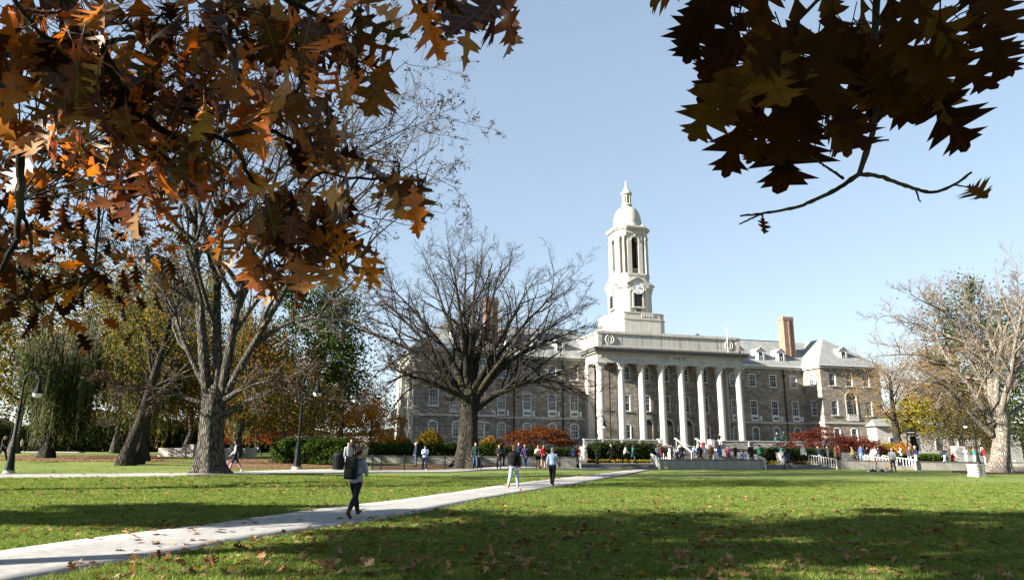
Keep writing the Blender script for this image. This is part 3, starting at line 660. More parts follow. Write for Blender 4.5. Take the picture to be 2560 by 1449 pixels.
# belfry with open arches
A_, B_ = 1.32, 2.68; ow = .60; zs, zt = 35.15, 36.3
for s_ in range(4):
    a = s_ * math.pi / 2
    q = MB(); q.prism([(-ow, -B_), (-ow, -B_ + .8), (-B_ + .8, -ow), (-B_, -ow), (-B_, -A_), (-A_, -B_)][::-1], 29.45, zs); q.build('belfry_pier', M['lime'], tower, rz=a)
    q = MB(); q.strip([(x, z) for x, z in arc(0, zs, ow, ow, math.pi, 0, 16)], [(-1.32 if i < 4 else (1.32 if i > 12 else -1.32 + 2.64 * (i - 4) / 8), zs + (0 if i in (0, 16) else (1.15 if 3 < i < 13 else 1.15 * min(i, 16 - i) / 4))) for i in range(17)], -B_, -B_ + .8); q.build('arch_head', M['lime'], tower, rz=a)
    q = MB(); q.strip(arc(0, zs, ow, ow, math.pi, 0, 16), arc(0, zs, ow + .17, ow + .17, math.pi, 0, 16), -B_ - .07, -B_ - .003); q.box(-.13, .13, -B_ - .14, -B_ - .01, zs + .72, zs + 1.02)
    for sg in (-1, 1): q.box(*sorted((sg * ow, sg * (ow + .3))), -B_ - .1, -B_ - .003, zs - .2, zs)
    q.build('archivolt', M['lime_plain'], tower, rz=a)
    q = MB(); q.prism([(-A_, -B_ + .003), (-B_ + .003, -A_), (-B_ + .9, -A_ + .9), (-A_ + .9, -B_ + .9)][::-1], zs, zt); q.build('corner_block', M['lime'], tower, rz=a)
    for k in (-.42, .42):                               # paired columns on the cut corners
        bx = -(A_ + B_) / 2 - .19 + k * .7071; by = -(A_ + B_) / 2 - .19 - k * .7071
        q = MB(); q.lathe([(.27, 29.45), (.27, 29.6), (.23, 29.66), (.22, 32), (.19, 35.3), (.24, 35.36), (.22, 35.45), (.30, 35.75), (.30, 35.85)], (bx, by), 14); q.build('belfry_column', M['column'], tower, 40, rz=a)
    q = MB(); q.box(-ow, ow, -B_ + .2, -B_ + .3, 30.25, 30.35)
    for k in range(6): q.box(-ow + .08 + k * .2, -ow + .16 + k * .2, -B_ + .22, -B_ + .28, 29.45, 30.25)
    q.build('belfry_rail', M['lime_plain'], tower, rz=a)
q = MB(); q.box(-.95, .95, -.95, .95, 29.45, 36.3); q.build('belfry_core', mat_plain('belfry_dark', (0.12, 0.08, 0.05), 0.9), tower)  # added solid core; the belfry's inner shade is put into its brown
ost('belfry_entablature', 1.42, 2.8, zt, 37.0, M['lime'], tower); ost('belfry_cornice', 1.62, 3.12, 37.0, 37.24, M['lime_plain'], tower); ost('belfry_cornice_top', 1.72, 3.28, 37.24, 37.44, M['lime_plain'], tower); ost('blocking_course', 1.35, 2.66, 37.44, 37.75, M['lime_plain'], tower)
for s_ in range(4):
    a = s_ * math.pi / 2 + math.pi / 4
    for k in (-.5, .5): q = MB(); q.box(k - .22, k + .22, -3.0, -2.6, 37.44, 37.86); q.box(k - .28, k + .28, -3.06, -2.54, 37.86, 37.94); q.build('ledge_box', M['lime_dark'], tower, rz=a)  # small ornament boxes on the cornice ledge, no lamps in them
# the entablature also breaks out over the paired columns
for s_ in range(4):
    q = MB(); q.box(-.85, .85, -3.12, -2.4, 35.86, 37.0); q.build('entablature_block', M['lime_plain'], tower, rz=s_ * math.pi / 2 + math.pi / 4)
dp = [(2.38, 37.7), (2.42, 37.95), (2.36, 38.05), (2.36, 38.5)] + [(.74 + 1.62 * math.cos(t) ** .9, 38.5 + 3.1 * math.sin(t)) for t in np.linspace(.05, math.pi / 2 - .02, 12)] + [(.74, 41.65), (.74, 42.0)]
q = MB(); q.lathe(dp, seg=40); dome = q.build('dome', M['lime'], tower, 40)
lan = MB(); lan.lathe([(.92, 41.95), (.95, 42.1), (.8, 42.22), (.64, 42.3), (.64, 43.85), (.78, 43.9), (.95, 44.05), (.95, 44.3), (.84, 44.36), (.55, 44.9), (.34, 45.3), (.2, 45.75), (.16, 46.15), (.2, 46.3), (.1, 46.5), (.01, 46.55)], seg=16); lo = lan.build('lantern', M['lime_plain'], tower, 35)
for k in range(8):
    q = MB(); q.box(-.085, .085, -.66, -.60, 42.5, 43.65); q.build('lantern_opening', M['dark'], tower, rz=k * math.pi / 4)
    q = MB(); q.lathe([(.09, 42.3), (.08, 43.8)], (.66 * math.cos((k + .5) * math.pi / 4), .66 * math.sin((k + .5) * math.pi / 4)), 8); q.build('colonnette', M['lime_plain'], tower)
# ------------------------------------------------------------------ ground, paths, plaza
rng = np.random.default_rng(11)
t = NT('lawn_grass'); v = t.coord()
n1 = t.noise(v, 0.22, 4, 0.6); n2 = t.noise(v, 2.4, 5, 0.65); n3 = t.noise(t.coord(scale=(1, .6, 1)), 38, 3, 0.7)
c = t.ramp(n1, [(0.3, (0.090, 0.128, 0.026)), (0.7, (0.150, 0.180, 0.050))])
c = t.mix(0.65, c, t.ramp(n2, [(0.3, (0.62, 0.7, 0.55)), (0.72, (1.28, 1.2, 1.1))]), 'MULTIPLY')
c = t.mix(0.55, c, t.ramp(n3, [(0.3, (0.55, 0.6, 0.5)), (0.7, (1.35, 1.3, 1.2))]), 'MULTIPLY')
t.bump(n3, 0.7, 0.05); M['lawn'] = t.done(c, 0.85, 0.15)
def mat_path():
    t = NT('path_concrete'); v = t.coord(); a = t.noise(v, 0.6, 5, 0.6); f = t.noise(v, 60, 3); s = t.noise(v, 5, 5, 0.7)
    c = t.ramp(a, [(0.3, (0.245, 0.238, 0.225)), (0.7, (0.30, 0.292, 0.278))]); c = t.mix(0.7, c, t.ramp(s, [(0.35, (0.66, 0.65, 0.63)), (0.6, (1.06, 1.06, 1.06))]), 'MULTIPLY')
    c = t.mix(0.3, c, t.ramp(f, [(0.3, (0.7, 0.7, 0.7)), (0.7, (1.2, 1.2, 1.2))]), 'MULTIPLY'); t.bump(f, 0.25, 0.005); return t.done(c, 0.85, 0.2)
M['path'] = mat_path(); M['mulch'] = mat_plain('bark_mulch', (0.085, 0.05, 0.032), 0.95, 0.1, var=0.5, scale=14, bump=0.8)
M['soil'] = mat_plain('leafy_soil', (0.16, 0.095, 0.05), 0.95, 0.1, var=0.45, scale=5, bump=0.6)
xs = np.concatenate([[-2500, -900, -350, -150, -90], np.arange(-60, 61, 1.0), [90, 150, 350, 900, 2500]]); ysg = np.concatenate([[-300, -90, -30], np.arange(-12, 84, 1.0), [110, 160, 300, 700, 3000]])
XX, YY = np.meshgrid(xs, ysg); ZZ = gz(XX, YY); nx = len(xs)
idx = (np.arange(len(ysg) - 1)[:, None] * nx + np.arange(nx - 1)[None]).ravel()
lawn = bpy.data.objects.new('lawn', rawmesh('lawn', np.stack([XX, YY, ZZ], -1).reshape(-1, 3), np.stack([idx, idx + 1, idx + nx + 1, idx + nx], 1), M['lawn'], True)); link(lawn); tag(lawn, 'wide green lawn strewn with fallen leaves', kind='structure')

def resample(pts, n):
    pts = np.array(pts, float); d = np.r_[0, np.cumsum(np.linalg.norm(np.diff(pts, axis=0), axis=1))]; u = np.linspace(0, d[-1], n)
    return np.stack([np.interp(u, d, pts[:, i]) for i in range(pts.shape[1])], 1)
def addmesh_plain(name, v, f, mat):
    o = bpy.data.objects.new(name, rawmesh(name, v, f, mat)); return link(o)
def ribbon(name, top, bot, mat, lift, n=60, edge=0.05, parent=None):
    """flat path between two edge lines given in photo pixels"""
    A = np.array([G(*p) for p in top]); B = np.array([G(*p) for p in bot]); A = resample(A, n); B = resample(B, n)
    k = 5; V = []
    for i in range(k): V.append(A + (B - A) * i / (k - 1))
    V = np.stack(V, 1).reshape(-1, 3); V[:, 2] = gz(V[:, 0], V[:, 1]) + lift
    F = []
    for i in range(n - 1):
        for j in range(k - 1): a = i * k + j; F.append((a, a + 1, a + k + 1, a + k))
    base = len(V); low = V.copy(); low[:, 2] -= 0.12
    edges = [(i * k, (i + 1) * k) for i in range(n - 1)] + [((i + 1) * k + k - 1, i * k + k - 1) for i in range(n - 1)] + [(j + 1, j) for j in range(k - 1)] + [((n - 1) * k + j, (n - 1) * k + j + 1) for j in range(k - 1)]
    F += [(a, b, base + b, base + a) for a, b in edges]
    o = bpy.data.objects.new(name, rawmesh(name, np.r_[V, low], F, mat)); link(o); tag(o, kind='structure'); return o, A, B
top = [(-260, 1420), (0, 1379), (250, 1344), (500, 1315), (800, 1272), (1000, 1250), (1168, 1226), (1271, 1210), (1460, 1189), (1600, 1172.5)]
bot = [(-300, 1560), (74, 1449), (340, 1404.6), (601, 1356), (742, 1332), (1000, 1293), (1178, 1255), (1311, 1231), (1460, 1207.5), (1640, 1171.5)]
path1, PA, PB = ribbon('path', top, bot, M['path'], 0.03)
# worn strip of bare soil along the path's lower edge
_n = len(PB); _r = np.random.default_rng(9); _d = PB[:, :2] - PA[:, :2]; _d /= np.linalg.norm(_d, axis=1, keepdims=True); _w = .10 + .10 * _r.random(_n); _V = []
for _i in range(_n):
    for _o in (-.03, _w[_i]): _p = PB[_i, :2] + _d[_i] * _o; _V.append((_p[0], _p[1], float(gz(_p[0], _p[1])) + (.012 if _o > 0 else .016)))
tag(addmesh_plain('soil_edge', np.array(_V), np.array([(2 * i, 2 * i + 1, 2 * i + 3, 2 * i + 2) for i in range(_n - 1)]), M['mulch']), 'dark strip of bare soil along the path edge', kind='structure')
path1['label'] = 'pale concrete path running diagonally across the lawn to the steps'
top = [(-400, 1190), (0, 1187), (300, 1185), (480, 1183), (590, 1180.5), (740, 1175), (860, 1174), (950, 1176), (1100, 1175), (1180, 1172), (1450, 1170.0), (1560, 1169.5)]
bot = [(-400, 1197), (0, 1194), (300, 1192), (480, 1189.5), (590, 1186), (740, 1184), (860, 1183), (950, 1181.6), (1100, 1180.5), (1180, 1177.5), (1450, 1173.2), (1560, 1172.2)]
path2, PA2, PB2 = ribbon('path', top, bot, M['path'], 0.05, 110)
path2['label'] = 'pale cross path in front of the trees'
path3, _, _ = ribbon('path', [(-200, 1125), (40, 1126), (210, 1128)], [(-200, 1131), (40, 1131), (210, 1131.5)], M['path'], 0.03, 20)
path3['label'] = 'far path beside the willow'
def patch(name, px, mat, lift, label):
    P = [G(*p) for p in px]; c0 = np.mean(P, axis=0); V = []; F = []
    rings = 6; n = len(P)
    for r in range(rings + 1):
        for p in P: q = c0 + (p - c0) * r / rings; V.append((q[0], q[1], float(gz(q[0], q[1])) + lift))
    for r in range(rings):
        for i in range(n): j = (i + 1) % n; F.append((r * n + i, r * n + j, (r + 1) * n + j, (r + 1) * n + i))
    o = bpy.data.objects.new(name, rawmesh(name, V, F, mat)); link(o); tag(o, label, kind='structure'); return o
def oval(cx, cy, rx, ry, n=26, jit=0.12, seed=0):
    r = np.random.default_rng(seed); return [(cx + rx * math.cos(a) * (1 + jit * r.normal()), cy + ry * math.sin(a) * (1 + jit * r.normal())) for a in np.linspace(0, 2 * math.pi, n, endpoint=False)]
patch('mulch_bed', oval(532, 1187, 112, 5, seed=1), M['mulch'], 0.026, 'mulch ring around the biggest tree')
patch('mulch_bed', [(930, 1173), (1100, 1172), (1300, 1168), (1440, 1167.5), (1440, 1160), (1300, 1159), (1100, 1160), (930, 1162)], M['mulch'], 0.02, 'mulch bed below the low wall and bare elm')
patch('leaf_bed', [(560, 1172), (700, 1171), (850, 1168), (930, 1170), (930, 1150), (800, 1146), (680, 1144), (560, 1148)], M['soil'], 0.02, 'fallen leaf cover under the trees by the hedge')
patch('leaf_bed', [(-60, 1150), (150, 1152), (300, 1154), (480, 1155), (480, 1139), (300, 1137), (150, 1137), (-60, 1138)], M['soil'], 0.02, 'band of fallen leaves beneath the willow')
patch('mulch_bed', [(2380, 1181), (2480, 1185), (2620, 1184), (2640, 1177), (2380, 1176)], M['mulch'], 0.02, 'bare soil around the pale elm at the right')

PZ = 0.36
FR = [(1450, 1171), (1657, 1171), (1902, 1172), (2095, 1172), (2225, 1173), (2285, 1174), (2460, 1175), (2800, 1178)]
FP = [G(*p, 0.0)[:2] for p in FR]
def inset(p, d): return np.array(p) - B_N * d
poly = [inset(FP[0], 1.1), inset(FP[1], 1.1), inset(FP[1], .02), inset(FP[2], .02), inset(FP[2], 1.1), inset(FP[3], 1.1)] + [inset(q, .02) for q in FP[3:]]
poly += [BW(48, 6)[:2], BW(48, 1.5)[:2], BW(-25.6, 1.5)[:2]]
M['paving'] = mat_plain('plaza_paving', (0.22, 0.205, 0.185), 0.85, 0.2, var=0.2, scale=1.5)
q = MB(); q.prism([tuple(p) for p in poly], -0.2, PZ); o = q.build('plaza', M['paving']); tag(o, 'raised paved forecourt in front of the hall', kind='structure')
# broad steps from the lawn
def stairs(name, a, b, n, rise, tread, label, z0=0.0):
    mid = (a + b) / 2; e = empty(name, (mid[0], mid[1], z0), 0, label, 'steps')
    for k in range(n):
        m = MB(); A = a - B_N * (k * tread); Bq = b - B_N * (k * tread); C_ = b - B_N * (n * tread + .3); D_ = a - B_N * (n * tread + .3)
        m.prism([tuple(x - mid) for x in (A, Bq, C_, D_)], (-0.15 if k == 0 else k * rise + .001), (k + 1) * rise); m.build('step', M['step'], e)
    return e
stairs('lawn_steps', FP[0] + B_D * .1, FP[1] - B_D * .3, 3, PZ / 3 + .002, .36, 'three broad steps at the end of the diagonal path')
stairs('lawn_steps', FP[2] + B_D * .3, FP[3] - B_D * .1, 3, PZ / 3 + .002, .36, 'three broad steps in front of the bronze armillary sphere')
# concrete walls made of panels under a coping
def panel_wall(name, a, b, z0, z1, pw, label, th=0.34, lift=None):
    d = b - a; L = np.linalg.norm(d); d = d / L; rz = math.atan2(d[1], d[0]); e = empty(name, (a[0], a[1], z0), rz, label, 'wall')
    n = max(1, round(L / pw)); w = L / n; m = MB(); m.box(.006, w - .006, 0, th, -.2, z1 - z0 - .09); pm = m.mesh('wall_panel', M['concrete'])
    for k in range(n): inst('panel', pm, e, (k * w, 0, 0))
    m = MB(); m.box(.01, L - .01, .03, th - .03, -.2, z1 - z0 - .1); m.build('core', M['coping'], e)
    m = MB(); m.box(-.03, L + .03, -.03, th + .03, z1 - z0 - .09, z1 - z0); m.build('coping', M['coping'], e); return e
WT = 0.84
panel_wall('planter_wall', FP[1] - B_D * .25, FP[2] + B_D * .2, 0, WT, .88, 'sunlit concrete wall of eight panels between the two flights of lawn steps')
panel_wall('planter_wall', FP[3] - B_D * .05, FP[4], 0, WT, 1.1, 'shaded blue-grey concrete wall behind the sunbathers on the grass')
panel_wall('planter_wall', FP[5], FP[6] - B_D * .5, 0, WT - .05, 1.75, 'long concrete wall left of the pale elm trunk')
panel_wall('planter_wall', FP[6] + B_D * 3.4, FP[7] + B_D * 4, 0, WT - .05, 1.75, 'concrete wall end right of the pale elm trunk')
wl_a, wl_b = AT(915, 1150, 57.0)[:2], AT(1441, 1150, 60.0)[:2]
panel_wall('planter_wall', wl_a, wl_b, .2, 1.0, 1.3, 'low concrete planter wall behind the dark bare elm')
# beds behind the low wall
nb = np.array([-(wl_b - wl_a)[1], (wl_b - wl_a)[0]]); nb /= np.linalg.norm(nb)
q = MB(); q.prism([tuple(p) for p in (wl_a + nb * .2, wl_b + nb * .2, wl_b + nb * 26, wl_a + nb * 26)], 0, .82); tag(q.build('planting_bed', M['soil']), 'raised bed of soil behind the low planter wall', kind='structure')

# stone terrace either side of the portico steps
def BWl(c, n): return BW(c, n)[:2]
for sgn, c0, c1, lab in ((-1, -14.6, -4.1, 'grey rubble terrace wall left of the portico steps'), (1, 4.1, 26, 'grey rubble terrace wall right of the portico steps')):
    e = empty('terrace_wall', BW((c0 + c1) / 2, 4, PZ), B_PH, lab, 'wall'); h = (c1 - c0) / 2; zt_ = 2.9 - PZ
    m = MB(); m.box(-h, h, 0, .5, -.1, zt_ - .12); m.build('wall', M['ashlar'], e)
    m = MB(); m.box(-h - .05, h + .05, -.06, .56, zt_ - .12, zt_); m.build('coping', M['lime_dark'], e)
    m = MB(); m.box(-h, h, -.14, -.003, zt_ - 1.05, zt_ - .92); m.build('string_course', M['lime_dark'], e)
    x = -h if sgn > 0 else h; m = MB(); m.box(*sorted((x, x - sgn * .55)), -.35, .6, -.1, zt_ + .1); m.build('end_pier', M['lime_plain'], e)
    m = MB(); m.box(*sorted((x, x - sgn * .9)), -3.2, -.353, -.1, zt_ - 1.15); m.build('stair_cheek', M['lime_plain'], e)
    for k in range(1, 4): xx = -h + 2 * h * k / 4; m = MB(); m.box(xx - .09, xx + .09, -.1, -.003, -.1, zt_ - .12); m.build('downpipe', M['lime_plain'], e)
# terrace fill
for sgn in (-1, 1):
    q = MB(); a, b = sorted((sgn * 4.15, sgn * (14.6 if sgn < 0 else 26))); P = [BWl(a, 3.5), BWl(b, 3.5), BWl(b, 0.2 if abs(b) < 25 else .3), BWl(a, 0.2)]
    q.prism([tuple(p) for p in P], PZ - .1, 1.95); tag(q.build('terrace', M['paving']), 'paved terrace level beside the portico', kind='structure')
e = empty('portico_steps', BW(0, 6, PZ), B_PH, 'flight of stone steps climbing to the portico, crowded with people', 'steps')
ns = 10; rs = (2.055 - PZ) / ns
for k in range(ns):
    m = MB(); m.box(-4.05 if k < 9 else -4.0, 4.05 if k < 9 else 4.0, -2.0 + k * .38, 4.3, (-.1 if k == 0 else k * rs + .001), (k + 1) * rs); m.build('step', M['step'], e)
for c in (-1.55, 1.55):
    r = empty('handrail', BW(c, 6, PZ), B_PH, 'thick white handrail up the portico steps, ' + ('left one' if c < 0 else 'right one'), 'railing', 'handrails on the portico steps')
    a = (0, -2.1, .95); b = (0, 1.9, .95 + 1.75)
    m = MB(); m.obox(a, b, .09, .16); m.obox((0, 1.9, 2.7), (0, 2.3, 2.7), .09, .16); m.build('rail', M['rail'], r)
    for f_ in (0.02, .5, .98):
        y = a[1] + (b[1] - a[1]) * f_; z = a[2] + (b[2] - a[2]) * f_; m = MB(); m.box(-.035, .035, y - .035, y + .035, z - 1.05, z - .05); m.build('post', M['rail'], r)

# white picket railings down the lawn steps and the ramp
def picket_rail(a, b, za, zb, label, level=0.0, pitch=.16, h=.92):
    """railing from plan point a (height za) to b (zb)"""
    L = np.linalg.norm(b - a); d = (b - a) / L; e = empty('step_railing', (a[0], a[1], 0), math.atan2(d[1], d[0]), label, 'railing', 'white railings along the lawn wall')
    m = MB(); m.obox((0, 0, za + h), (L, 0, zb + h), .06, .06); m.build('top_rail', M['rail'], e)
    m = MB(); m.obox((0, 0, za + .12), (L, 0, zb + .12), .045, .045); m.build('bottom_rail', M['rail'], e)
    n = int(L / pitch)
    for k in range(n + 1):
        x = L * k / n; z = za + (zb - za) * k / n; m = MB(); w = .032 if 0 < k < n else .05
        m.box(x - w, x + w, -w, w, (z + .1 if 0 < k < n else min(z, .02)), z + h - .02); m.build('picket', M['rail'], e)
    return e
out = lambda p, d: np.array(p) + B_N * d
picket_rail(out(FP[1], -1.3) - B_D * .45, out(FP[1], .25) - B_D * .45, PZ, 0, 'white railing beside the right end of the path steps')
picket_rail(out(FP[2], -1.3) + B_D * .35, out(FP[2], .25) + B_D * .35, PZ, 0, 'white railing at the left of the armillary steps')
picket_rail(out(FP[3], -1.5) - B_D * 1.9, out(FP[3], .1) - B_D * .2, PZ, 0, 'white picket railing slanting down right of the armillary steps', pitch=.2)
picket_rail(out(FP[4], -1.6) - B_D * 1.3, out(FP[4], .2) + B_D * .55, PZ, 0, 'white picket railing behind the standing sunlit man', pitch=.25)
picket_rail(out(FP[4], -1.3) + B_D * .5, out(FP[5], .15) + B_D * .1, PZ, 0, 'white picket railing sloping down to the long concrete wall', pitch=.25)
picket_rail(FP[6] + B_D * 2.3 - B_N * .4, FP[6] + B_D * 4.0 - B_N * .1, .12, .0, 'white picket railing just right of the pale elm', pitch=.16)
picket_rail(FP[6] + B_D * 4.3 - B_N * .3, FP[6] + B_D * 6.6 + B_N * .2, .06, -.1, 'last white picket railing at the right picture edge', pitch=.16)
sr = picket_rail(out(FP[0], -1.2) + B_D * .3, out(FP[0], .3) - B_D * .05, PZ + .1, 0, 'pale solid-sided railing left of the path steps', pitch=.1)
# ------------------------------------------------------------------ trees
def tubes(P, Rr, k):
    """P (N, M, 3), Rr (N, M) -> vertices and quads of N tubes with k sides"""
    N_, M_, _ = P.shape
    T = np.gradient(P, axis=1); T /= np.linalg.norm(T, axis=2, keepdims=True) + 1e-9
    ref = np.tile(np.array([0.31, 0.83, 0.46]), (N_, M_, 1)); par = np.abs((T * ref).sum(2)) > .95; ref[par] = (0.9, -0.3, 0.2)
    A = np.cross(T, ref); A /= np.linalg.norm(A, axis=2, keepdims=True) + 1e-9; Bq = np.cross(T, A)
    ang = 2 * np.pi * np.arange(k) / k
    V = P[:, :, None] + Rr[:, :, None, None] * (A[:, :, None] * np.cos(ang)[None, None, :, None] + Bq[:, :, None] * np.sin(ang)[None, None, :, None])
    base = (np.arange(N_)[:, None, None] * M_ + np.arange(M_ - 1)[None, :, None]) * k; kk = np.arange(k)[None, None]
    F = np.stack([base + kk, base + (kk + 1) % k, base + k + (kk + 1) % k, base + k + kk], -1)
    return V.reshape(-1, 3), F.reshape(-1, 4)
def join(lst):
    V = []; F = []; b = 0
    for v, f in lst: V.append(v); F.append(f + b); b += len(v)
    return np.concatenate(V), np.concatenate(F)
def interp(P, t):
    """point and tangent on polylines P (N, M, 3) at t (N,)"""
    M_ = P.shape[1]; x = np.clip(t, 0, 1) * (M_ - 1); i = np.minimum(x.astype(int), M_ - 2); f = (x - i)[:, None]; n = np.arange(len(P))
    a, b = P[n, i], P[n, i + 1]; d = b - a; return a + d * f, d / (np.linalg.norm(d, axis=1, keepdims=True) + 1e-9)
def sprout(rg, P, R, kids, tr, ang, length, rad_k, steps, wig, trop, len_taper=0.5, rmin=0.004, tip=0.25):
    """children of all branches P: returns (N*kids, steps, 3), radii"""
    N_ = len(P); n = N_ * kids; par = np.repeat(np.arange(N_), kids)
    t = (np.tile((np.arange(kids) + .5) / kids, N_) + rg.uniform(-.4, .4, n) / kids) * (tr[1] - tr[0]) + tr[0]
    p0, d0 = interp(P[par], t)
    rp = R[par]; x = t * (P.shape[1] - 1); i = np.minimum(x.astype(int), P.shape[1] - 2); r0 = rp[np.arange(n), i] * (1 - (x - i)) + rp[np.arange(n), i + 1] * (x - i)
    rnd = rg.normal(size=(n, 3)); rnd -= d0 * (rnd * d0).sum(1, keepdims=True); rnd /= np.linalg.norm(rnd, axis=1, keepdims=True) + 1e-9
    a = np.radians(rg.uniform(*ang, n))[:, None]; d = d0 * np.cos(a) + rnd * np.sin(a)
    plen = np.linalg.norm(np.diff(P, axis=1), axis=2).sum(1)[par]
    L = (length[0] + (length[1] - length[0]) * rg.random(n)) * (plen if length[2] else 1.0) * (1 - len_taper * (t - tr[0]) / max(1e-6, tr[1] - tr[0]))
    pts = [p0]; st = (L / (steps - 1))[:, None]
    for s_ in range(steps - 1):
        d = d + rg.normal(size=(n, 3)) * wig + np.array(trop); d /= np.linalg.norm(d, axis=1, keepdims=True); pts.append(pts[-1] + d * st)
    Pn = np.stack(pts, 1); r1 = np.maximum(np.minimum(r0 * .8, rad_k * L), rmin)
    return Pn, r1[:, None] * np.linspace(1, tip, steps)[None]
def limb3d(px, Y0, depth, r0, r1, n=14, seed=0, wob=0.12):
    """hand traced limb: photo pixels at the tree's distance, leaning towards or away from the viewer by depth"""
    rg = np.random.default_rng(seed); m = len(px); f = np.linspace(0, 1, m) ** 1.2
    P = np.array([AT(x, y, Y0 + depth * q) for (x, y), q in zip(px, f)]); P = resample(P, n)
    P[1:-1] += rg.normal(size=(n - 2, 3)) * wob * .5
    S = P.copy(); S[1:-1] = (P[:-2] + 2 * P[1:-1] + P[2:]) / 4
    return S, np.linspace(1, 0, n) ** 1.25 * (r0 * .88 - r1 * .6) + r1 * .6
def addmesh(name, VF, mat, parent, smooth=True, kind=None):
    o = bpy.data.objects.new(name, rawmesh(name, VF[0], VF[1], mat, smooth)); link(o, parent)
    if kind: o['kind'] = kind
    return o
def local(VF, o): return VF[0] - np.array(o)[None], VF[1]
def trunk_mesh(P, R, k, flare=1.9, lobes=6, seed=0, knob=0.04):
    """trunk with buttressed foot"""
    rg = np.random.default_rng(seed); n = len(P); ph = rg.uniform(0, 6.28, 4); V = []; F = []
    T = np.gradient(P, axis=0); T /= np.linalg.norm(T, axis=1)[:, None]
    for i in range(n):
        a1 = np.cross(T[i], (0, 1, 0)); a1 /= np.linalg.norm(a1); a2 = np.cross(T[i], a1); h = np.linalg.norm(P[i] - P[0])
        fl = 1 + (flare - 1) * math.exp(-h / (R[0] * .75)); lob = .20 * math.exp(-h / (R[0] * 1.2)) + knob
        for j in range(k):
            t_ = 2 * math.pi * j / k; rr = R[i] * fl * (1 + lob * math.sin(lobes * t_ + ph[0]) + lob * .7 * math.sin((lobes - 2) * t_ + ph[1]) + knob * .8 * math.sin(3 * t_ + h * 2 + ph[2]))
            V.append(P[i] + rr * (a1 * math.cos(t_) + a2 * math.sin(t_)))
    for i in range(n - 1):
        for j in range(k): F.append((i * k + j, i * k + (j + 1) % k, (i + 1) * k + (j + 1) % k, (i + 1) * k + j))
    return np.array(V), np.array(F)
def leaf_quads(rg, C_, size, up=0.5, fold=0.25, asp=.6):
    """one folded diamond leaf (4 vertices, 2 triangles) at every centre"""
    n = len(C_); d = rg.normal(size=(n, 3)); d[:, 2] -= up; d /= np.linalg.norm(d, axis=1, keepdims=True)
    s_ = rg.normal(size=(n, 3)); s_ -= d * (s_ * d).sum(1, keepdims=True); s_ /= np.linalg.norm(s_, axis=1, keepdims=True); nn = np.cross(d, s_)
    L = (size * rg.uniform(.65, 1.3, n))[:, None]; w = L * asp * .5
    V = np.stack([C_, C_ + d * L * .5 + s_ * w + nn * w * fold, C_ + d * L, C_ + d * L * .5 - s_ * w + nn * w * fold], 1).reshape(-1, 3)
    F = np.arange(n * 4).reshape(-1, 4); return V, F
BK_GREY = mat_bark('elm_bark', (0.022, 0.020, 0.016), (0.118, 0.107, 0.088), 1.0); BK_DARK = mat_bark('dark_bark', (0.012, 0.0105, 0.009), (0.052, 0.046, 0.038), 1.0, (0.055, 0.05, 0.016))
BK_PALE = mat_bark('pale_bark', (0.085, 0.072, 0.058), (0.30, 0.262, 0.215), 1.0); BK_MID = mat_bark('mid_bark', (0.032, 0.027, 0.022), (0.12, 0.103, 0.082), 1.0)
TWIG = mat_plain('twig_bark', (0.10, 0.082, 0.066), 0.9, 0.1, var=0.3); TWIG_P = mat_plain('pale_twig_bark', (0.21, 0.165, 0.125), 0.9, 0.1, var=0.3); TWIG_D = mat_plain('dark_twig_bark', (0.05, 0.042, 0.036), 0.9, 0.1, var=0.3)

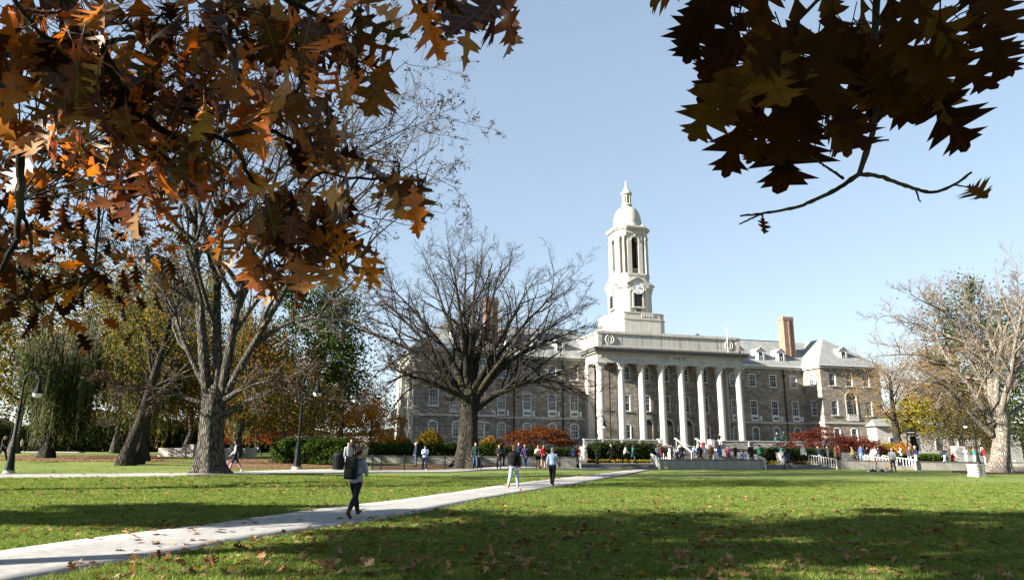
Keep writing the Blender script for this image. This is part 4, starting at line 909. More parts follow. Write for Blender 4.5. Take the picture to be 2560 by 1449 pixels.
def bare_tree(name, label, base, trunk_px, limbs, Y0, rt, bark, twig, seed, spec, extra=0, cap=None, seedpods=0, group=None, kseg=26, lk=1.0):
    """leafless tree: traced trunk and limbs, grown branches and twigs"""
    rg = np.random.default_rng(seed); e = empty(name, base, 0, label, 'tree', group); o = np.array(base, float)
    TP = resample(np.array([base - np.array([0, 0, .25])] + [AT(x, y, Y0) for x, y in trunk_px]), 26); TR = np.linspace(rt[0], rt[1], 26); TP = np.r_[TP, [TP[-1] + (TP[-1] - TP[-3]) * k_ for k_ in (1.0, 2.2, 3.2)]]; TR = np.r_[TR, rt[1] * .86, rt[1] * .55, rt[1] * .15]
    addmesh('trunk', local(trunk_mesh(TP, TR, kseg, seed=seed), o), bark, e)
    LP = []; LR = []
    for i, (px, dep, r0, r1) in enumerate(limbs):
        P, R_ = limb3d(px, Y0, dep * lk, r0 * lk, r1 * lk, seed=seed * 31 + i); LP.append(P); LR.append(R_)
    if extra:                                                # limbs leaving the trunk towards and away from the viewer
        for i in range(extra):
            j = rg.integers(0, len(limbs)); P = LP[j].copy(); a = rg.uniform(.6, 2.5) * rg.choice([-1, 1]); q = P - P[0]
            ca, sa = math.cos(a), math.sin(a); q2 = q.copy(); q2[:, 0] = q[:, 0] * ca - q[:, 1] * sa; q2[:, 1] = q[:, 0] * sa + q[:, 1] * ca; q2 *= rg.uniform(.75, .98)
            LP.append(P[0] + q2); LR.append(LR[j] * .9)
    LP = np.array(LP); LR = np.array(LR)
    for i in range(len(LP)): addmesh('limb', local(tubes(LP[i:i + 1], LR[i:i + 1], 12), o), bark, e)
    cur, cr = LP, LR; made = []
    for li, (kids, tr, ang, ln, rk, st, wig, trop, k) in enumerate(spec):
        nP, nR = sprout(rg, cur, cr, kids, tr, ang, ln, rk, st, wig, trop, rmin=(.02, .014, .0095, .0065)[li], tip=(.3, .35, .5, .6)[li])
        made.append((nP, nR, k)); cur, cr = nP, nR
    addmesh('branch', local(tubes(made[0][0], made[0][1], made[0][2]), o), bark, e, kind='stuff')
    addmesh('crown', local(join([tubes(P, R_, k) for P, R_, k in made[1:]]), o), twig, e, True, 'stuff')
    if seedpods:
        P = made[-1][0]; pick = rg.integers(0, len(P), seedpods); c_, _ = interp(P[pick], rg.uniform(.3, 1, seedpods))
        c_ = np.repeat(c_, 5, 0) + rg.normal(size=(seedpods * 5, 3)) * .07
        addmesh('seed_cluster', local(leaf_quads(rg, c_, .15, .6), o), mat_leaf(name + '_dry_leaf', [(0, (0.03, 0.02, 0.015)), (1, (0.10, 0.06, 0.035))], .15), e, False, 'stuff')
    return e, made
B5 = lambda k1, k2, k3, k4, L1, L2, L3, L4, up=.05: [
    (k1, (.16, 1.0), (22, 58), L1, .020, 9, .14, (0, 0, up), 6), (k2, (.12, 1.0), (22, 58), L2, .015, 6, .17, (0, 0, up), 4),
    (k3, (.08, 1.0), (22, 62), L3, .011, 3, .2, (0, 0, up * .8), 3), (k4, (.05, 1.0), (22, 65), L4, .009, 2, .25, (0, 0, up * .5), 3)]
CROWN = ((.26, .5, True), (.32, .6, True), (.36, .66, True), (.4, .75, True))

# the big tree on the left
bt = G(525, 1184); Yt = bt[1]
limbs = [([(522, 1010), (510, 900), (500, 780), (490, 660), (487, 560), (495, 400), (510, 250), (515, 90)], -2, .52, .09),
    ([(540, 1010), (545, 900), (540, 800), (545, 700), (555, 560), (560, 440), (575, 300), (600, 120)], 3, .48, .07),
    ([(552, 1005), (568, 900), (585, 800), (605, 700), (640, 600), (665, 520), (700, 400), (720, 300), (745, 170)], -1, .46, .06),
    ([(590, 780), (630, 690), (665, 620), (700, 560), (760, 470), (850, 330), (900, 260), (960, 200), (1020, 150)], 2, .30, .05),
    ([(555, 1000), (620, 880), (690, 760), (760, 640), (830, 560), (880, 440), (960, 400), (1060, 430), (1140, 470)], -3, .36, .04),
    ([(700, 740), (780, 640), (860, 560), (950, 500), (1040, 470), (1120, 450)], 3, .2, .03),
    ([(545, 1005), (580, 990), (605, 968), (650, 955), (700, 945), (760, 925)], -4, .30, .05),
    ([(560, 1035), (620, 1005), (680, 968), (740, 972), (800, 980), (880, 995)], 2, .30, .04),
    ([(505, 1005), (440, 985), (400, 972), (340, 965), (270, 955)], -2, .22, .05),
    ([(508, 960), (470, 880), (440, 800), (420, 740), (370, 690), (300, 640), (220, 605)], 2, .25, .05),
    ([(495, 790), (460, 715), (420, 680), (365, 648)], -2, .24, .14),
    ([(640, 860), (714, 804), (810, 790), (850, 792), (914, 824), (1017, 883)], -2, .24, .04),
    ([(660, 530), (730, 440), (820, 400), (900, 380), (1000, 330), (1090, 290), (1150, 300)], 4, .17, .03),
    ([(490, 660), (430, 540), (360, 420), (290, 300), (230, 200)], 4, .22, .04),
    ([(555, 560), (480, 430), (420, 300), (380, 160), (350, 20)], 5, .22, .04),
    ([(560, 440), (620, 330), (680, 200), (730, 60)], 6, .2, .04)]
big_tree, _m = bare_tree('broad_tree', 'biggest tree with wide flared grey trunk, left of the grass path', bt, [(527, 1100), (531, 1040), (536, 1000)], limbs, Yt, (.63, .58), BK_GREY, TWIG, 7,
    B5(12, 6, 6, 2, *CROWN, .035), 3, seedpods=3200, lk=.68)

# dark elm in the middle
be = np.array([*AT(1166, 1160, 53.5)[:2], .28]); be[2] = float(gz(be[0], be[1])); Ye = be[1]
limbs = [([(1160, 1015), (1130, 985), (1105, 950), (1075, 925), (1040, 925), (1000, 935), (960, 965), (930, 995)], -1, .34, .03),
    ([(1162, 1000), (1120, 940), (1080, 905), (1040, 880), (985, 850), (930, 835), (880, 800), (845, 785)], 1, .36, .03),
    ([(1162, 985), (1140, 920), (1110, 870), (1070, 820), (1030, 770), (985, 725), (945, 690)], -2, .36, .03),
    ([(1165, 975), (1150, 880), (1120, 800), (1085, 700), (1065, 645)], 3, .34, .03), ([(1166, 970), (1160, 860), (1150, 760), (1130, 660), (1118, 610)], -3, .34, .03),
    ([(1172, 970), (1180, 860), (1185, 760), (1190, 670), (1195, 615)], 1, .34, .03), ([(1176, 975), (1205, 860), (1225, 780), (1245, 690), (1262, 635)], 4, .34, .03),
    ([(1180, 985), (1225, 890), (1270, 810), (1310, 740), (1345, 680)], -2, .34, .03), ([(1184, 1000), (1240, 930), (1290, 890), (1340, 860), (1420, 835), (1480, 805)], 2, .34, .03),
    ([(1188, 1015), (1240, 980), (1290, 965), (1350, 940), (1420, 925), (1490, 900)], -2, .34, .03), ([(1188, 1025), (1240, 985), (1320, 945), (1390, 950), (1450, 985), (1500, 1020)], 3, .28, .02),
    ([(1182, 990), (1250, 880), (1320, 800), (1380, 740), (1425, 680)], 4, .28, .025), ([(1160, 995), (1090, 880), (1010, 800), (950, 740), (900, 690)], 4, .28, .025),
    ([(1170, 980), (1170, 860), (1160, 760), (1165, 660), (1160, 605)], 6, .28, .025), ([(1164, 1010), (1110, 960), (1060, 950), (1000, 990), (950, 1060)], 4, .22, .02), ([(1186, 1000), (1250, 900), (1330, 850), (1400, 800), (1460, 745)], -5, .25, .02)]
elm, _m2 = bare_tree('dark_elm', 'leafless dark elm with fan of limbs before the left wing', be, [(1169, 1110), (1172, 1060), (1172, 1000)], limbs, Ye, (.80, .64), BK_DARK, TWIG_D, 12,
    B5(14, 7, 6, 2, *CROWN, .04), 3)

# pale elm at the right edge
br = G(2497, 1180); Yr = br[1]
limbs = [([(2478, 1085), (2424, 1035), (2391, 985), (2350, 952), (2290, 960)], -3, .34, .04), ([(2480, 1060), (2432, 972), (2383, 915), (2325, 886), (2225, 886), (2150, 900)], -1, .4, .03),
    ([(2486, 1050), (2474, 972), (2461, 890), (2432, 840), (2391, 810), (2355, 760), (2335, 720)], 2, .4, .03), ([(2495, 1045), (2490, 972), (2499, 890), (2507, 828), (2490, 790), (2478, 740), (2472, 705)], -2, .42, .03),
    ([(2500, 1050), (2515, 993), (2536, 931), (2557, 828), (2572, 760), (2585, 710)], 2, .42, .03), ([(2503, 1055), (2560, 1010), (2640, 950), (2720, 900)], -1, .34, .03),
    ([(2455, 870), (2380, 842), (2320, 832), (2260, 800), (2190, 780)], 1, .22, .02), ([(2432, 840), (2360, 780), (2305, 750), (2260, 730)], -3, .2, .02), ([(2500, 900), (2440, 790), (2415, 750), (2405, 710)], 4, .24, .02),
    ([(2535, 930), (2590, 850), (2650, 790), (2700, 760)], 3, .25, .02), ([(2507, 840), (2540, 760), (2545, 720), (2542, 695)], -3, .22, .02), ([(2383, 915), (2300, 900), (2250, 930), (2200, 950)], 2, .16, .02)]
pale, _m3 = bare_tree('pale_elm', 'leafless pale elm with massive trunk beside the right picture edge', br, [(2503, 1120), (2505, 1070), (2500, 1030)], limbs, Yr, (.68, .55), BK_PALE, TWIG_P, 21,
    B5(12, 7, 6, 2, *CROWN, .03), 3, lk=.82)

# ---- leafy trees of the background
def crown_points(rg, n, c, r, clumps, spread=.34, hollow=.5):
    """leaf positions in uneven clumps inside an ellipsoid"""
    u = rg.normal(size=(clumps, 3)); u /= np.linalg.norm(u, axis=1, keepdims=True); u *= (hollow + (1 - hollow) * rg.random(clumps) ** .5)[:, None]
    w = rg.uniform(.3, 1.2, clumps); k = rg.choice(clumps, n, p=w / w.sum()); p = u[k] + rg.normal(size=(n, 3)) * spread * w[k][:, None] * np.array([1, 1, .6])
    return np.array(c) + p * np.array(r)
def leafy_tree(name, label, base, h, r, tr, stops, nleaf, leaf, seed, bark=None, lean=(0, 0), cz=.62, rzf=.42, group=None, clumps=60, transl=.35, nb=14):
    nleaf = int(nleaf * 1.0); rg = np.random.default_rng(seed); base = np.array(base, float); e = empty(name, base, 0, label, 'tree', group); bark = bark or BK_MID
    n = 10; f = np.linspace(0, 1, n); P = np.stack([lean[0] * f, lean[1] * f, f * h * .8 - .2], 1); P[1:-1, :2] += rg.normal(size=(n - 2, 2)) * .12; R_ = tr * (1 - .8 * f)
    addmesh('trunk', trunk_mesh(P, R_, 12, 1.5, 5, seed), bark, e)
    bP, bR = sprout(rg, P[None], R_[None], nb, (.3, 1), (35, 70), (.32 * h * .9, .5 * h * .9, False), .02, 7, .12, (0, 0, .08), .35)
    sP, sR = sprout(rg, bP, bR, 6, (.25, 1), (30, 60), (.3, .5, True), .012, 5, .15, (0, 0, .05))
    addmesh('limb', join([tubes(bP, bR, 6), tubes(sP, sR, 3)]), bark, e, kind='stuff')
    C_ = crown_points(rg, int(nleaf * .75), (lean[0] * .8, lean[1] * .8, h * cz), (r, r, h * rzf), int(clumps * 1.7), .19)
    k = rg.integers(0, len(sP), nleaf - len(C_)); c2, _ = interp(sP[k], rg.random(len(k))); C_ = np.r_[C_, c2 + rg.normal(size=c2.shape) * .25]
    C_ = C_[C_[:, 2] > h * .14]; leaf = leaf * .92
    addmesh('crown', leaf_quads(rg, C_, leaf), mat_leaf(name + '_leaf', stops, transl), e, False, 'stuff'); return e
YEL = [(0, (0.05, 0.06, 0.01)), (.35, (0.11, 0.105, 0.014)), (.7, (0.24, 0.16, 0.018)), (1, (0.34, 0.20, 0.02))]
ORG = [(0, (0.03, 0.03, 0.008)), (.45, (0.09, 0.055, 0.010)), (.8, (0.22, 0.10, 0.014)), (1, (0.30, 0.14, 0.02))]
OLV = [(0, (0.025, 0.04, 0.009)), (.5, (0.06, 0.08, 0.014)), (.85, (0.12, 0.12, 0.02)), (1, (0.20, 0.14, 0.02))]
GRN = [(0, (0.014, 0.032, 0.007)), (.6, (0.036, 0.066, 0.012)), (1, (0.085, 0.115, 0.018))]
RED = [(0, (0.10, 0.012, 0.008)), (.5, (0.20, 0.03, 0.014)), (1, (0.33, 0.075, 0.025))]
RUS = [(0, (0.09, 0.024, 0.01)), (.5, (0.19, 0.055, 0.015)), (1, (0.33, 0.11, 0.025))]
TAN = [(0, (0.12, 0.085, 0.04)), (.5, (0.25, 0.155, 0.06)), (1, (0.36, 0.23, 0.09))]
bgt = 'autumn trees behind the left lawn'
def far(x, Y): p = AT(x, 1100, Y); return (p[0], p[1], float(gz(p[0], p[1])))
leafy_tree('yellow_tree', 'golden yellow tree at the left picture edge behind the curved lamp', far(40, 78), 23, 9, .4, YEL, 15000, .34, 31, group=bgt)
leafy_tree('olive_tree', 'olive green tree between the left edge and the willow', far(-120, 62), 20, 8, .4, OLV, 13000, .32, 32, group=bgt)
leafy_tree('amber_tree', 'amber tree rising behind the leaning dark trunk', far(290, 88), 25, 9, .4, YEL, 14000, .36, 33, group=bgt)
leafy_tree('orange_tree', 'orange brown tree behind the biggest trunk', far(470, 92), 17, 9, .4, ORG, 13000, .36, 34, group=bgt)
leafy_tree('evergreen_tree', 'tall dark green tree right of the biggest trunk', far(775, 84), 22, 6.5, .42, GRN, 19000, .40, 35, group=bgt, cz=.55, rzf=.5)
leafy_tree('low_tree', 'small dark green tree with short trunk beside the second lamp', far(705, 60), 8.5, 4.5, .26, [(0, (0.03, 0.045, 0.01)), (.6, (0.08, 0.085, 0.015)), (1, (0.26, 0.14, 0.02))], 9000, .24, 36, group=bgt, cz=.62, rzf=.34)
leafy_tree('russet_tree', 'russet tree with thin trunk behind the walking woman in shorts', far(598, 66), 13, 5.5, .24, ORG, 7000, .28, 37, group=bgt, lean=(.5, 0))
leafy_tree('rose_tree', 'pinkish red shrubby tree far behind the thin trunk', far(640, 105), 9, 7, .3, RUS, 8000, .34, 38, group=bgt, cz=.5)
leafy_tree('bronze_tree', 'bronze brown tree rising above the hedge behind the second lamp', far(850, 100), 13, 6, .3, [(0, (0.05, 0.03, 0.02)), (1, (0.15, 0.09, 0.05))], 8000, .34, 39, group=bgt)
leafy_tree('orange_maple', 'glowing orange maple beside the left corner of the hall', far(928, 72), 6.2, 3.6, .16, [(0, (0.20, 0.07, 0.01)), (.5, (0.42, 0.17, 0.02)), (1, (0.48, 0.30, 0.04))], 9000, .2, 40, group=bgt, cz=.5, rzf=.42)
leafy_tree('young_tree', 'slim many-stemmed tree rising from the hedge', far(800, 66), 5, 2.4, .10, YEL, 1500, .2, 41, cz=.66, rzf=.3)
for i, (x, Y, h, r) in enumerate([(-340, 95, 24, 10), (170, 130, 24, 11), (380, 135, 22, 11), (560, 140, 20, 11), (690, 130, 18, 9), (-140, 120, 26, 11)]):
    leafy_tree('distant_tree', ['far off tree beyond the left frame edge', 'far off brown tree behind the willow crown', 'far off olive tree above the low stone wall', 'far off tree behind the biggest trunk', 'far off low tree behind the evergreen', 'far off tree at the left margin'][i], far(x, Y), h, r, .4, [OLV, ORG, OLV, YEL, ORG, OLV][i], 7000, .55, 50 + i, group='far trees behind the left lawn', clumps=40)
rgt = 'trees behind the right wing'
leafy_tree('tan_tree', 'tan leaved tree at the right end of the hall', far(2375, 90), 15.5, 6.8, .4, TAN, 12000, .24, 61, group=rgt, cz=.66)
leafy_tree('conifer', 'dark conifer behind the pale elm', far(2470, 92), 24, 7, .45, GRN, 17000, .38, 62, group=rgt, cz=.52, rzf=.5)
leafy_tree('brown_conifer', 'brownish hanging conifer behind the right end of the wall', far(2400, 78), 9.5, 4.6, .3, [(0, (0.05, 0.05, 0.015)), (1, (0.15, 0.11, 0.04))], 11000, .2, 63, group=rgt, cz=.52, rzf=.46)
leafy_tree('lime_tree', 'small yellow green tree over the signpost', far(2285, 80), 8.5, 2.8, .5, [(0, (0.20, 0.19, 0.02)), (1, (0.42, 0.36, 0.04))], 5000, .22, 64, group=rgt, bark=BK_DARK, cz=.68, rzf=.26, nb=8)
leafy_tree('forked_tree', 'dark forked tree trunk at the corner of the right pavilion', far(2243, 79), 13, 5.0, .55, TAN, 3800, .2, 65, group=rgt, bark=BK_DARK, cz=.7, rzf=.3, nb=16)
leafy_tree('orange_oak', 'orange tree glowing between the pale elm limbs', far(2380, 110), 15, 6, .35, ORG, 8000, .3, 66, group=rgt)
leafy_tree('dark_evergreen', 'dark evergreen at the right picture edge', far(2640, 82), 17, 7, .4, GRN, 12000, .34, 67, group=rgt, cz=.5, rzf=.5)  # evergreen with the same dark green leaf colours as the conifer
# leaning dark trunks beside the willow
for i, (px, px2, r, lab, hh) in enumerate([((312, 1163), (395, 880), .42, 'leaning dark trunk with moss, nearest the willow', 17), ((338, 1160), (372, 1000), .34, 'dark straight trunk just behind the leaning one', 15), ((362, 1152), (372, 1020), .3, 'thin dark trunk right of the leaning pair', 15)]):
    b = G(*px); tp = AT(*px2, b[1]); k = hh * .8 / (tp[2] - b[2])
    leafy_tree('park_tree', lab, b, hh, 4.5, r, [OLV, YEL, OLV][i], 2600, .22, 70 + i, bark=BK_DARK, lean=((tp[0] - b[0]) * k, .5), cz=.75, rzf=.3, group='dark trunks by the willow')
# weeping willow
def willow(base, h, r, seed, label='weeping willow with hanging yellow green strands at the left', stops=[(0, (0.10, 0.14, 0.02)), (.6, (0.24, 0.28, 0.045)), (1, (0.45, 0.42, 0.09))], ns=1400):
    rg = np.random.default_rng(seed); e = empty('willow', base, 0, label, 'tree', 'weeping willows')
    n = 8; f = np.linspace(0, 1, n); P = np.stack([.6 * f, 0 * f, f * h * .6 - .2], 1); R_ = .5 * (1 - .6 * f); addmesh('trunk', trunk_mesh(P, R_, 12, 1.5, 5, seed), BK_DARK, e)
    bP, bR = sprout(rg, P[None], R_[None], 26, (.35, 1), (20, 65), (.55 * r, 1.0 * r, False), .02, 9, .08, (0, 0, .10), .1); addmesh('limb', tubes(bP, bR, 6), BK_MID, e, kind='stuff')
    nb_ = 170; kb = rg.integers(0, len(bP), nb_); pb_, _ = interp(bP[kb], rg.uniform(.3, 1, nb_)); lb_ = rg.uniform(.3, .85, nb_); k = rg.integers(0, nb_, ns); p0 = pb_[k] + rg.normal(size=(ns, 3)) * np.array([.33, .33, .25]); L = np.minimum(lb_[k] * rg.uniform(.8, 1.1, ns) * p0[:, 2], p0[:, 2] - .9)
    st = 8; q = np.linspace(0, 1, st); out = np.stack([rg.normal(size=ns), rg.normal(size=ns), 0 * L], 1) * .22
    S = p0[:, None] + out[:, None] * np.sqrt(q)[None, :, None] + np.stack([0 * q, 0 * q, -q], 1)[None] * L[:, None, None]
    addmesh('strand', tubes(S, np.full((ns, st), .012), 3), TWIG, e, kind='stuff')
    nl = 22; tt = rg.random((ns, nl)); c_, _ = interp(np.repeat(S, nl, 0), tt.ravel()); c_ = c_ + rg.normal(size=c_.shape) * .05
    addmesh('crown', leaf_quads(rg, c_, .34, 3.0, .2, .26), mat_leaf('willow_leaf', stops, .35), e, False, 'stuff'); return e
willow(far(330, 64), 24, 9, 80)
willow(far(590, 78), 22, 8, 82, 'yellow green weeping willow behind the biggest trunk', [(0, (0.07, 0.10, 0.016)), (.6, (0.18, 0.21, 0.035)), (1, (0.34, 0.32, 0.07))], 1000)
willow(far(120, 56), 12.5, 7.5, 81, 'low dark green weeping willow sweeping the grass behind the nearest lamp', [(0, (0.02, 0.04, 0.009)), (.6, (0.05, 0.085, 0.018)), (1, (0.12, 0.15, 0.03))], 1200)
# wooded rise far off on the left
def treeline(name, label, a, b, h, seed, stops):
    rg = np.random.default_rng(seed); n = 16000; u = rg.random(n); base = np.array(a)[None] * (1 - u[:, None]) + np.array(b)[None] * u[:, None]
    hh = h * (.75 + .25 * np.sin(u * 23 + seed) * np.sin(u * 61)) ; z = rg.random(n) ** .8 * hh; P = np.stack([base[:, 0] + rg.normal(size=n) * 4, base[:, 1] + rg.normal(size=n) * 5, z], 1)
    o = addmesh(name, leaf_quads(rg, P, .62, .2, .2, .8), mat_leaf(name + '_leaf', stops, .2), None, False, 'stuff'); o['label'] = label; return o
def hill(label, xs_, Yc, h, w, seed):
    rg = np.random.default_rng(seed); nx_, ny_ = 90, 12; X = np.linspace(*xs_, nx_); V = []
    prof = h * (.7 + .3 * np.sin(X * .045 + seed) * np.sin(X * .11)) * np.sin(np.linspace(.12, math.pi - .12, nx_)) ** .35
    for j in range(ny_):
        u = j / (ny_ - 1); V.append(np.stack([X, np.full(nx_, Yc + (u - .3) * w) + rg.normal(size=nx_) * .8, np.sin(min(1, u * 1.6) * math.pi / 2) * prof + rg.normal(size=nx_) * .55 * (u > 0) - (u == 0)], 1))
    V = np.concatenate(V); idx = (np.arange(ny_ - 1)[:, None] * nx_ + np.arange(nx_ - 1)[None]).ravel()
    t = NT('wooded_slope'); v = t.coord(); k_ = t.noise(v, .5, 8, .8); c_ = t.ramp(k_, [(.3, (0.008, 0.010, 0.005)), (.5, (0.022, 0.022, 0.010)), (.62, (0.05, 0.035, 0.014)), (.75, (0.03, 0.035, 0.010))]); t.bump(k_, 1.0, 1.2)
    o = addmesh('hill', (V, np.stack([idx, idx + 1, idx + nx_ + 1, idx + nx_], 1)), t.done(c_, .95, .05), None, True); tag(o, label, kind='structure')
hill('wooded rise behind the left lawn', (-330, 12), 165, 11, 40, 1)
hill('wooded rise behind the right trees', (75, 330), 160, 10, 40, 2)
treeline('distant_wood', 'far off wood closing the view at the left', (-260, 150), (0, 152), 15, 3, [(0, (0.015, 0.02, 0.008)), (.6, (0.05, 0.045, 0.02)), (1, (0.10, 0.075, 0.03))])
treeline('distant_wood', 'far off wood closing the view at the right', (80, 145), (260, 140), 13, 4, [(0, (0.05, 0.045, 0.025)), (1, (0.17, 0.12, 0.05))])
# ------------------------------------------------------------------ hedges and shrubs
def hedge(name, label, pts, z0, h, w, stops, leaf, dens, seed, round_=False, cat='hedge', group=None):
    """clipped hedge: leaf mass over a line of plan points, with a solid dark core"""
    rg = np.random.default_rng(seed); P = resample(np.array(pts, float), 30); c0 = np.array([P[:, 0].mean(), P[:, 1].mean(), z0]); e = empty(name, c0, 0, label, cat, group)
    L = np.linalg.norm(np.diff(P, axis=0), axis=1).sum(); n = int(dens * L * (h * 2 + w)); k = rg.random(n) * 29; i = np.minimum(k.astype(int), 28); f = (k - i)[:, None]; b = P[i] * (1 - f) + P[i + 1] * f
    d = P[i + 1] - P[i]; d /= np.linalg.norm(d, axis=1, keepdims=True); sd = np.stack([-d[:, 1], d[:, 0]], 1)
    a = rg.uniform(-.1, math.pi + .1, n); hv = h * (1 + .10 * np.sin(k * 1.7 + seed) + .06 * np.sin(k * 5.1)); rr = 1 - .22 * rg.random(n) ** 2 + .06 * rg.normal(size=n)
    ca, sa = np.cos(a), np.sin(a); pw = .45 if not round_ else .9
    x = np.sign(ca) * np.abs(ca) ** pw * w / 2 * rr; z = np.clip(np.sign(sa) * np.abs(sa) ** pw, 0, 2) * hv * rr
    if round_: tap = np.sin(np.clip(k / 29, .03, .97) * math.pi) ** .5; x *= tap; z *= tap
    C_ = np.stack([b[:, 0] + sd[:, 0] * x, b[:, 1] + sd[:, 1] * x, z0 + z], 1) - c0
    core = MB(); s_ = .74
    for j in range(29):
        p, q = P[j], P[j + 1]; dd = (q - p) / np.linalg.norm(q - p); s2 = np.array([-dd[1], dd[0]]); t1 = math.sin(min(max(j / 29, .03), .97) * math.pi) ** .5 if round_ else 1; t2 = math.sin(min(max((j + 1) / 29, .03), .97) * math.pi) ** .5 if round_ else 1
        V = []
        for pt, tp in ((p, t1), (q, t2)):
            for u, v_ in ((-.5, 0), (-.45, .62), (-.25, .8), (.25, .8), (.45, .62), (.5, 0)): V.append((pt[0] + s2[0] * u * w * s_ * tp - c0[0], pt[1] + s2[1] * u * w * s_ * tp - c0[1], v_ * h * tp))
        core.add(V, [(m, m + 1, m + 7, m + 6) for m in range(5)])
    core.build('dark_core', M_CORE, e); addmesh('foliage', leaf_quads(rg, C_, leaf * 1.1, .1, .3, .66), mat_leaf(name + '_leaf', stops, .3), e, False, 'stuff'); return e
M_CORE = mat_plain('hedge_shade', (0.018, 0.02, 0.009), 0.95, 0.05, var=0.4, scale=8)  # hull inside the hedges; shade between the leaves is put into its colour
HG = [(0, (0.02, 0.042, 0.008)), (.6, (0.05, 0.092, 0.013)), (1, (0.10, 0.15, 0.022))]; HD = [(0, (0.012, 0.026, 0.007)), (1, (0.045, 0.065, 0.014))]
HY = [(0, (0.14, 0.11, 0.012)), (.5, (0.34, 0.22, 0.015)), (1, (0.22, 0.22, 0.03))]
gp = lambda x, Y: AT(x, 1130, Y)[:2]
hgd = 'clipped hedges around the forecourt'
hedge('hedge', 'long clipped hedge on the low planter wall behind the dark elm', [gp(925, 63.2), gp(1150, 63.8), gp(1245, 64.2)], .8, 1.15, 1.6, HG, .13, 474, 1, group=hgd)
hedge('hedge', 'dark hedge under the rust red maple', [gp(1250, 64.4), gp(1440, 65.2)], .8, .8, 1.4, HD, .13, 474, 2, group=hgd)
hedge('hedge', 'tall dark hedge left of the lawn steps before the terrace wall', [gp(1478, 68.5), gp(1575, 70), gp(1640, 71)], PZ, 1.75, 2.0, HD, .14, 474, 3, group=hgd)
hedge('hedge', 'dark clipped hedge behind the armillary sphere', [gp(1895, 70), gp(2085, 72.5)], PZ, 1.35, 1.8, HD, .14, 474, 4, group=hgd)
hedge('hedge', 'bright green hedge on the long concrete wall at the right', [gp(2225, 70), gp(2350, 72)], PZ, .95, 2.0, HG, .13, 474, 5, group=hgd)
hedge('hedge', 'bushy green hedge behind the rubbish bin', [gp(700, 54), gp(780, 53), gp(870, 52.5)], .55, 1.5, 2.4, HG, .15, 421, 6, group=hgd)
hedge('shrub', 'round green shrub beside the portico steps', [gp(1600, 73), gp(1645, 73.6)], PZ, 1.15, 1.6, HG, .13, 421, 7, True, 'shrub')
hedge('shrub', 'golden shrub at the foot of the left pavilion', [gp(1032, 69), gp(1115, 70)], .8, 2.3, 3.0, HY, .17, 368, 8, True, 'shrub')
hedge('shrub', 'small orange shrub under the left pavilion corner', [gp(965, 68), gp(1040, 69)], .8, 1.7, 2.4, ORG, .16, 316, 9, True, 'shrub')
hedge('shrub', 'mottled yellow shrub right of the dark elm', [gp(1190, 69), gp(1262, 70)], .8, 1.75, 2.2, [(0, (0.08, 0.06, 0.012)), (1, (0.28, 0.15, 0.03))], .17, 316, 10, True, 'shrub')
hedge('shrub', 'yellow green shrub at the foot of the right pavilion', [gp(2195, 77), gp(2250, 78)], PZ, 2.0, 2.4, HY, .17, 316, 11, True, 'shrub')
hedge('shrub', 'orange shrub under the forked tree', [gp(2228, 74), gp(2290, 75)], PZ, 1.9, 2.4, [(0, (0.26, 0.09, 0.01)), (1, (0.45, 0.20, 0.03))], .16, 368, 12, True, 'shrub')
hedge('flower_bed', 'low yellow planting below the tall dark hedge', [gp(1470, 66.5), gp(1640, 69)], PZ, .22, 1.0, HY, .12, 765, 13, False, 'flowers')
hedge('flower_bed', 'low yellow planting at the foot of the armillary sphere', [gp(1912, 67.3), gp(2050, 68.8)], PZ, .22, 1.0, HY, .12, 765, 14, False, 'flowers')
hedge('hedge', 'dark shrub belt far behind the low willow', [gp(-80, 100), gp(150, 101), gp(340, 102)], .5, 3.2, 4.0, HD, .3, 190, 21, group=hgd)
hedge('hedge', 'dark shrub belt far behind the low pale stone wall', [gp(345, 110), gp(500, 110), gp(700, 112)], .5, 4.2, 4.0, HD, .3, 190, 22, group=hgd)
# spreading red maples: layered horizontal sprays
def red_maple(label, base, r, h, stops, n, seed):
    rg = np.random.default_rng(seed); e = empty('red_maple', base, 0, label, 'tree', 'low spreading red maples')
    b = []; 
    for k in range(9):
        a = rg.uniform(0, 6.28); L = r * rg.uniform(.6, 1.0); P = np.array([[0, 0, 0], [math.cos(a) * L * .25, math.sin(a) * L * .25, h * .4], [math.cos(a) * L * .6, math.sin(a) * L * .6, h * .68], [math.cos(a) * L, math.sin(a) * L, h * rg.uniform(.6, .85)]]); b.append(resample(P, 9))
    b = np.array(b); R_ = np.linspace(.09, .02, 9)[None].repeat(9, 0); sP, sR = sprout(rg, b, R_, 8, (.3, 1), (30, 70), (.25, .45, True), .012, 5, .12, (0, 0, .02))
    addmesh('trunk', tubes(b, R_, 6), BK_DARK, e); addmesh('limb', tubes(sP, sR, 3), BK_DARK, e, kind='stuff')
    a = rg.uniform(0, 6.28, 90); q = np.sqrt(rg.random(90)); cl = np.stack([np.cos(a) * q * r, np.sin(a) * q * r, h * (.38 + .60 * (1 - q ** 2.2) * rg.uniform(.55, 1.0, 90)) + h * .04 * rg.normal(size=90)], 1)
    k = rg.integers(0, 90, n); C_ = cl[k] + rg.normal(size=(n, 3)) * np.array([.36, .36, .07]); C_[:, 2] = np.maximum(C_[:, 2], .25)
    addmesh('crown', leaf_quads(rg, C_, .16, .25, .2, .6), mat_leaf('red_maple_leaf', stops, .4), e, False, 'stuff')
red_maple('wide rust red maple under the left wing windows', (*gp(1342, 70), .8), 3.9, 3.1, [(0, (0.04, 0.015, 0.008)), (.5, (0.10, 0.032, 0.012)), (1, (0.20, 0.07, 0.02))], 11000, 91)
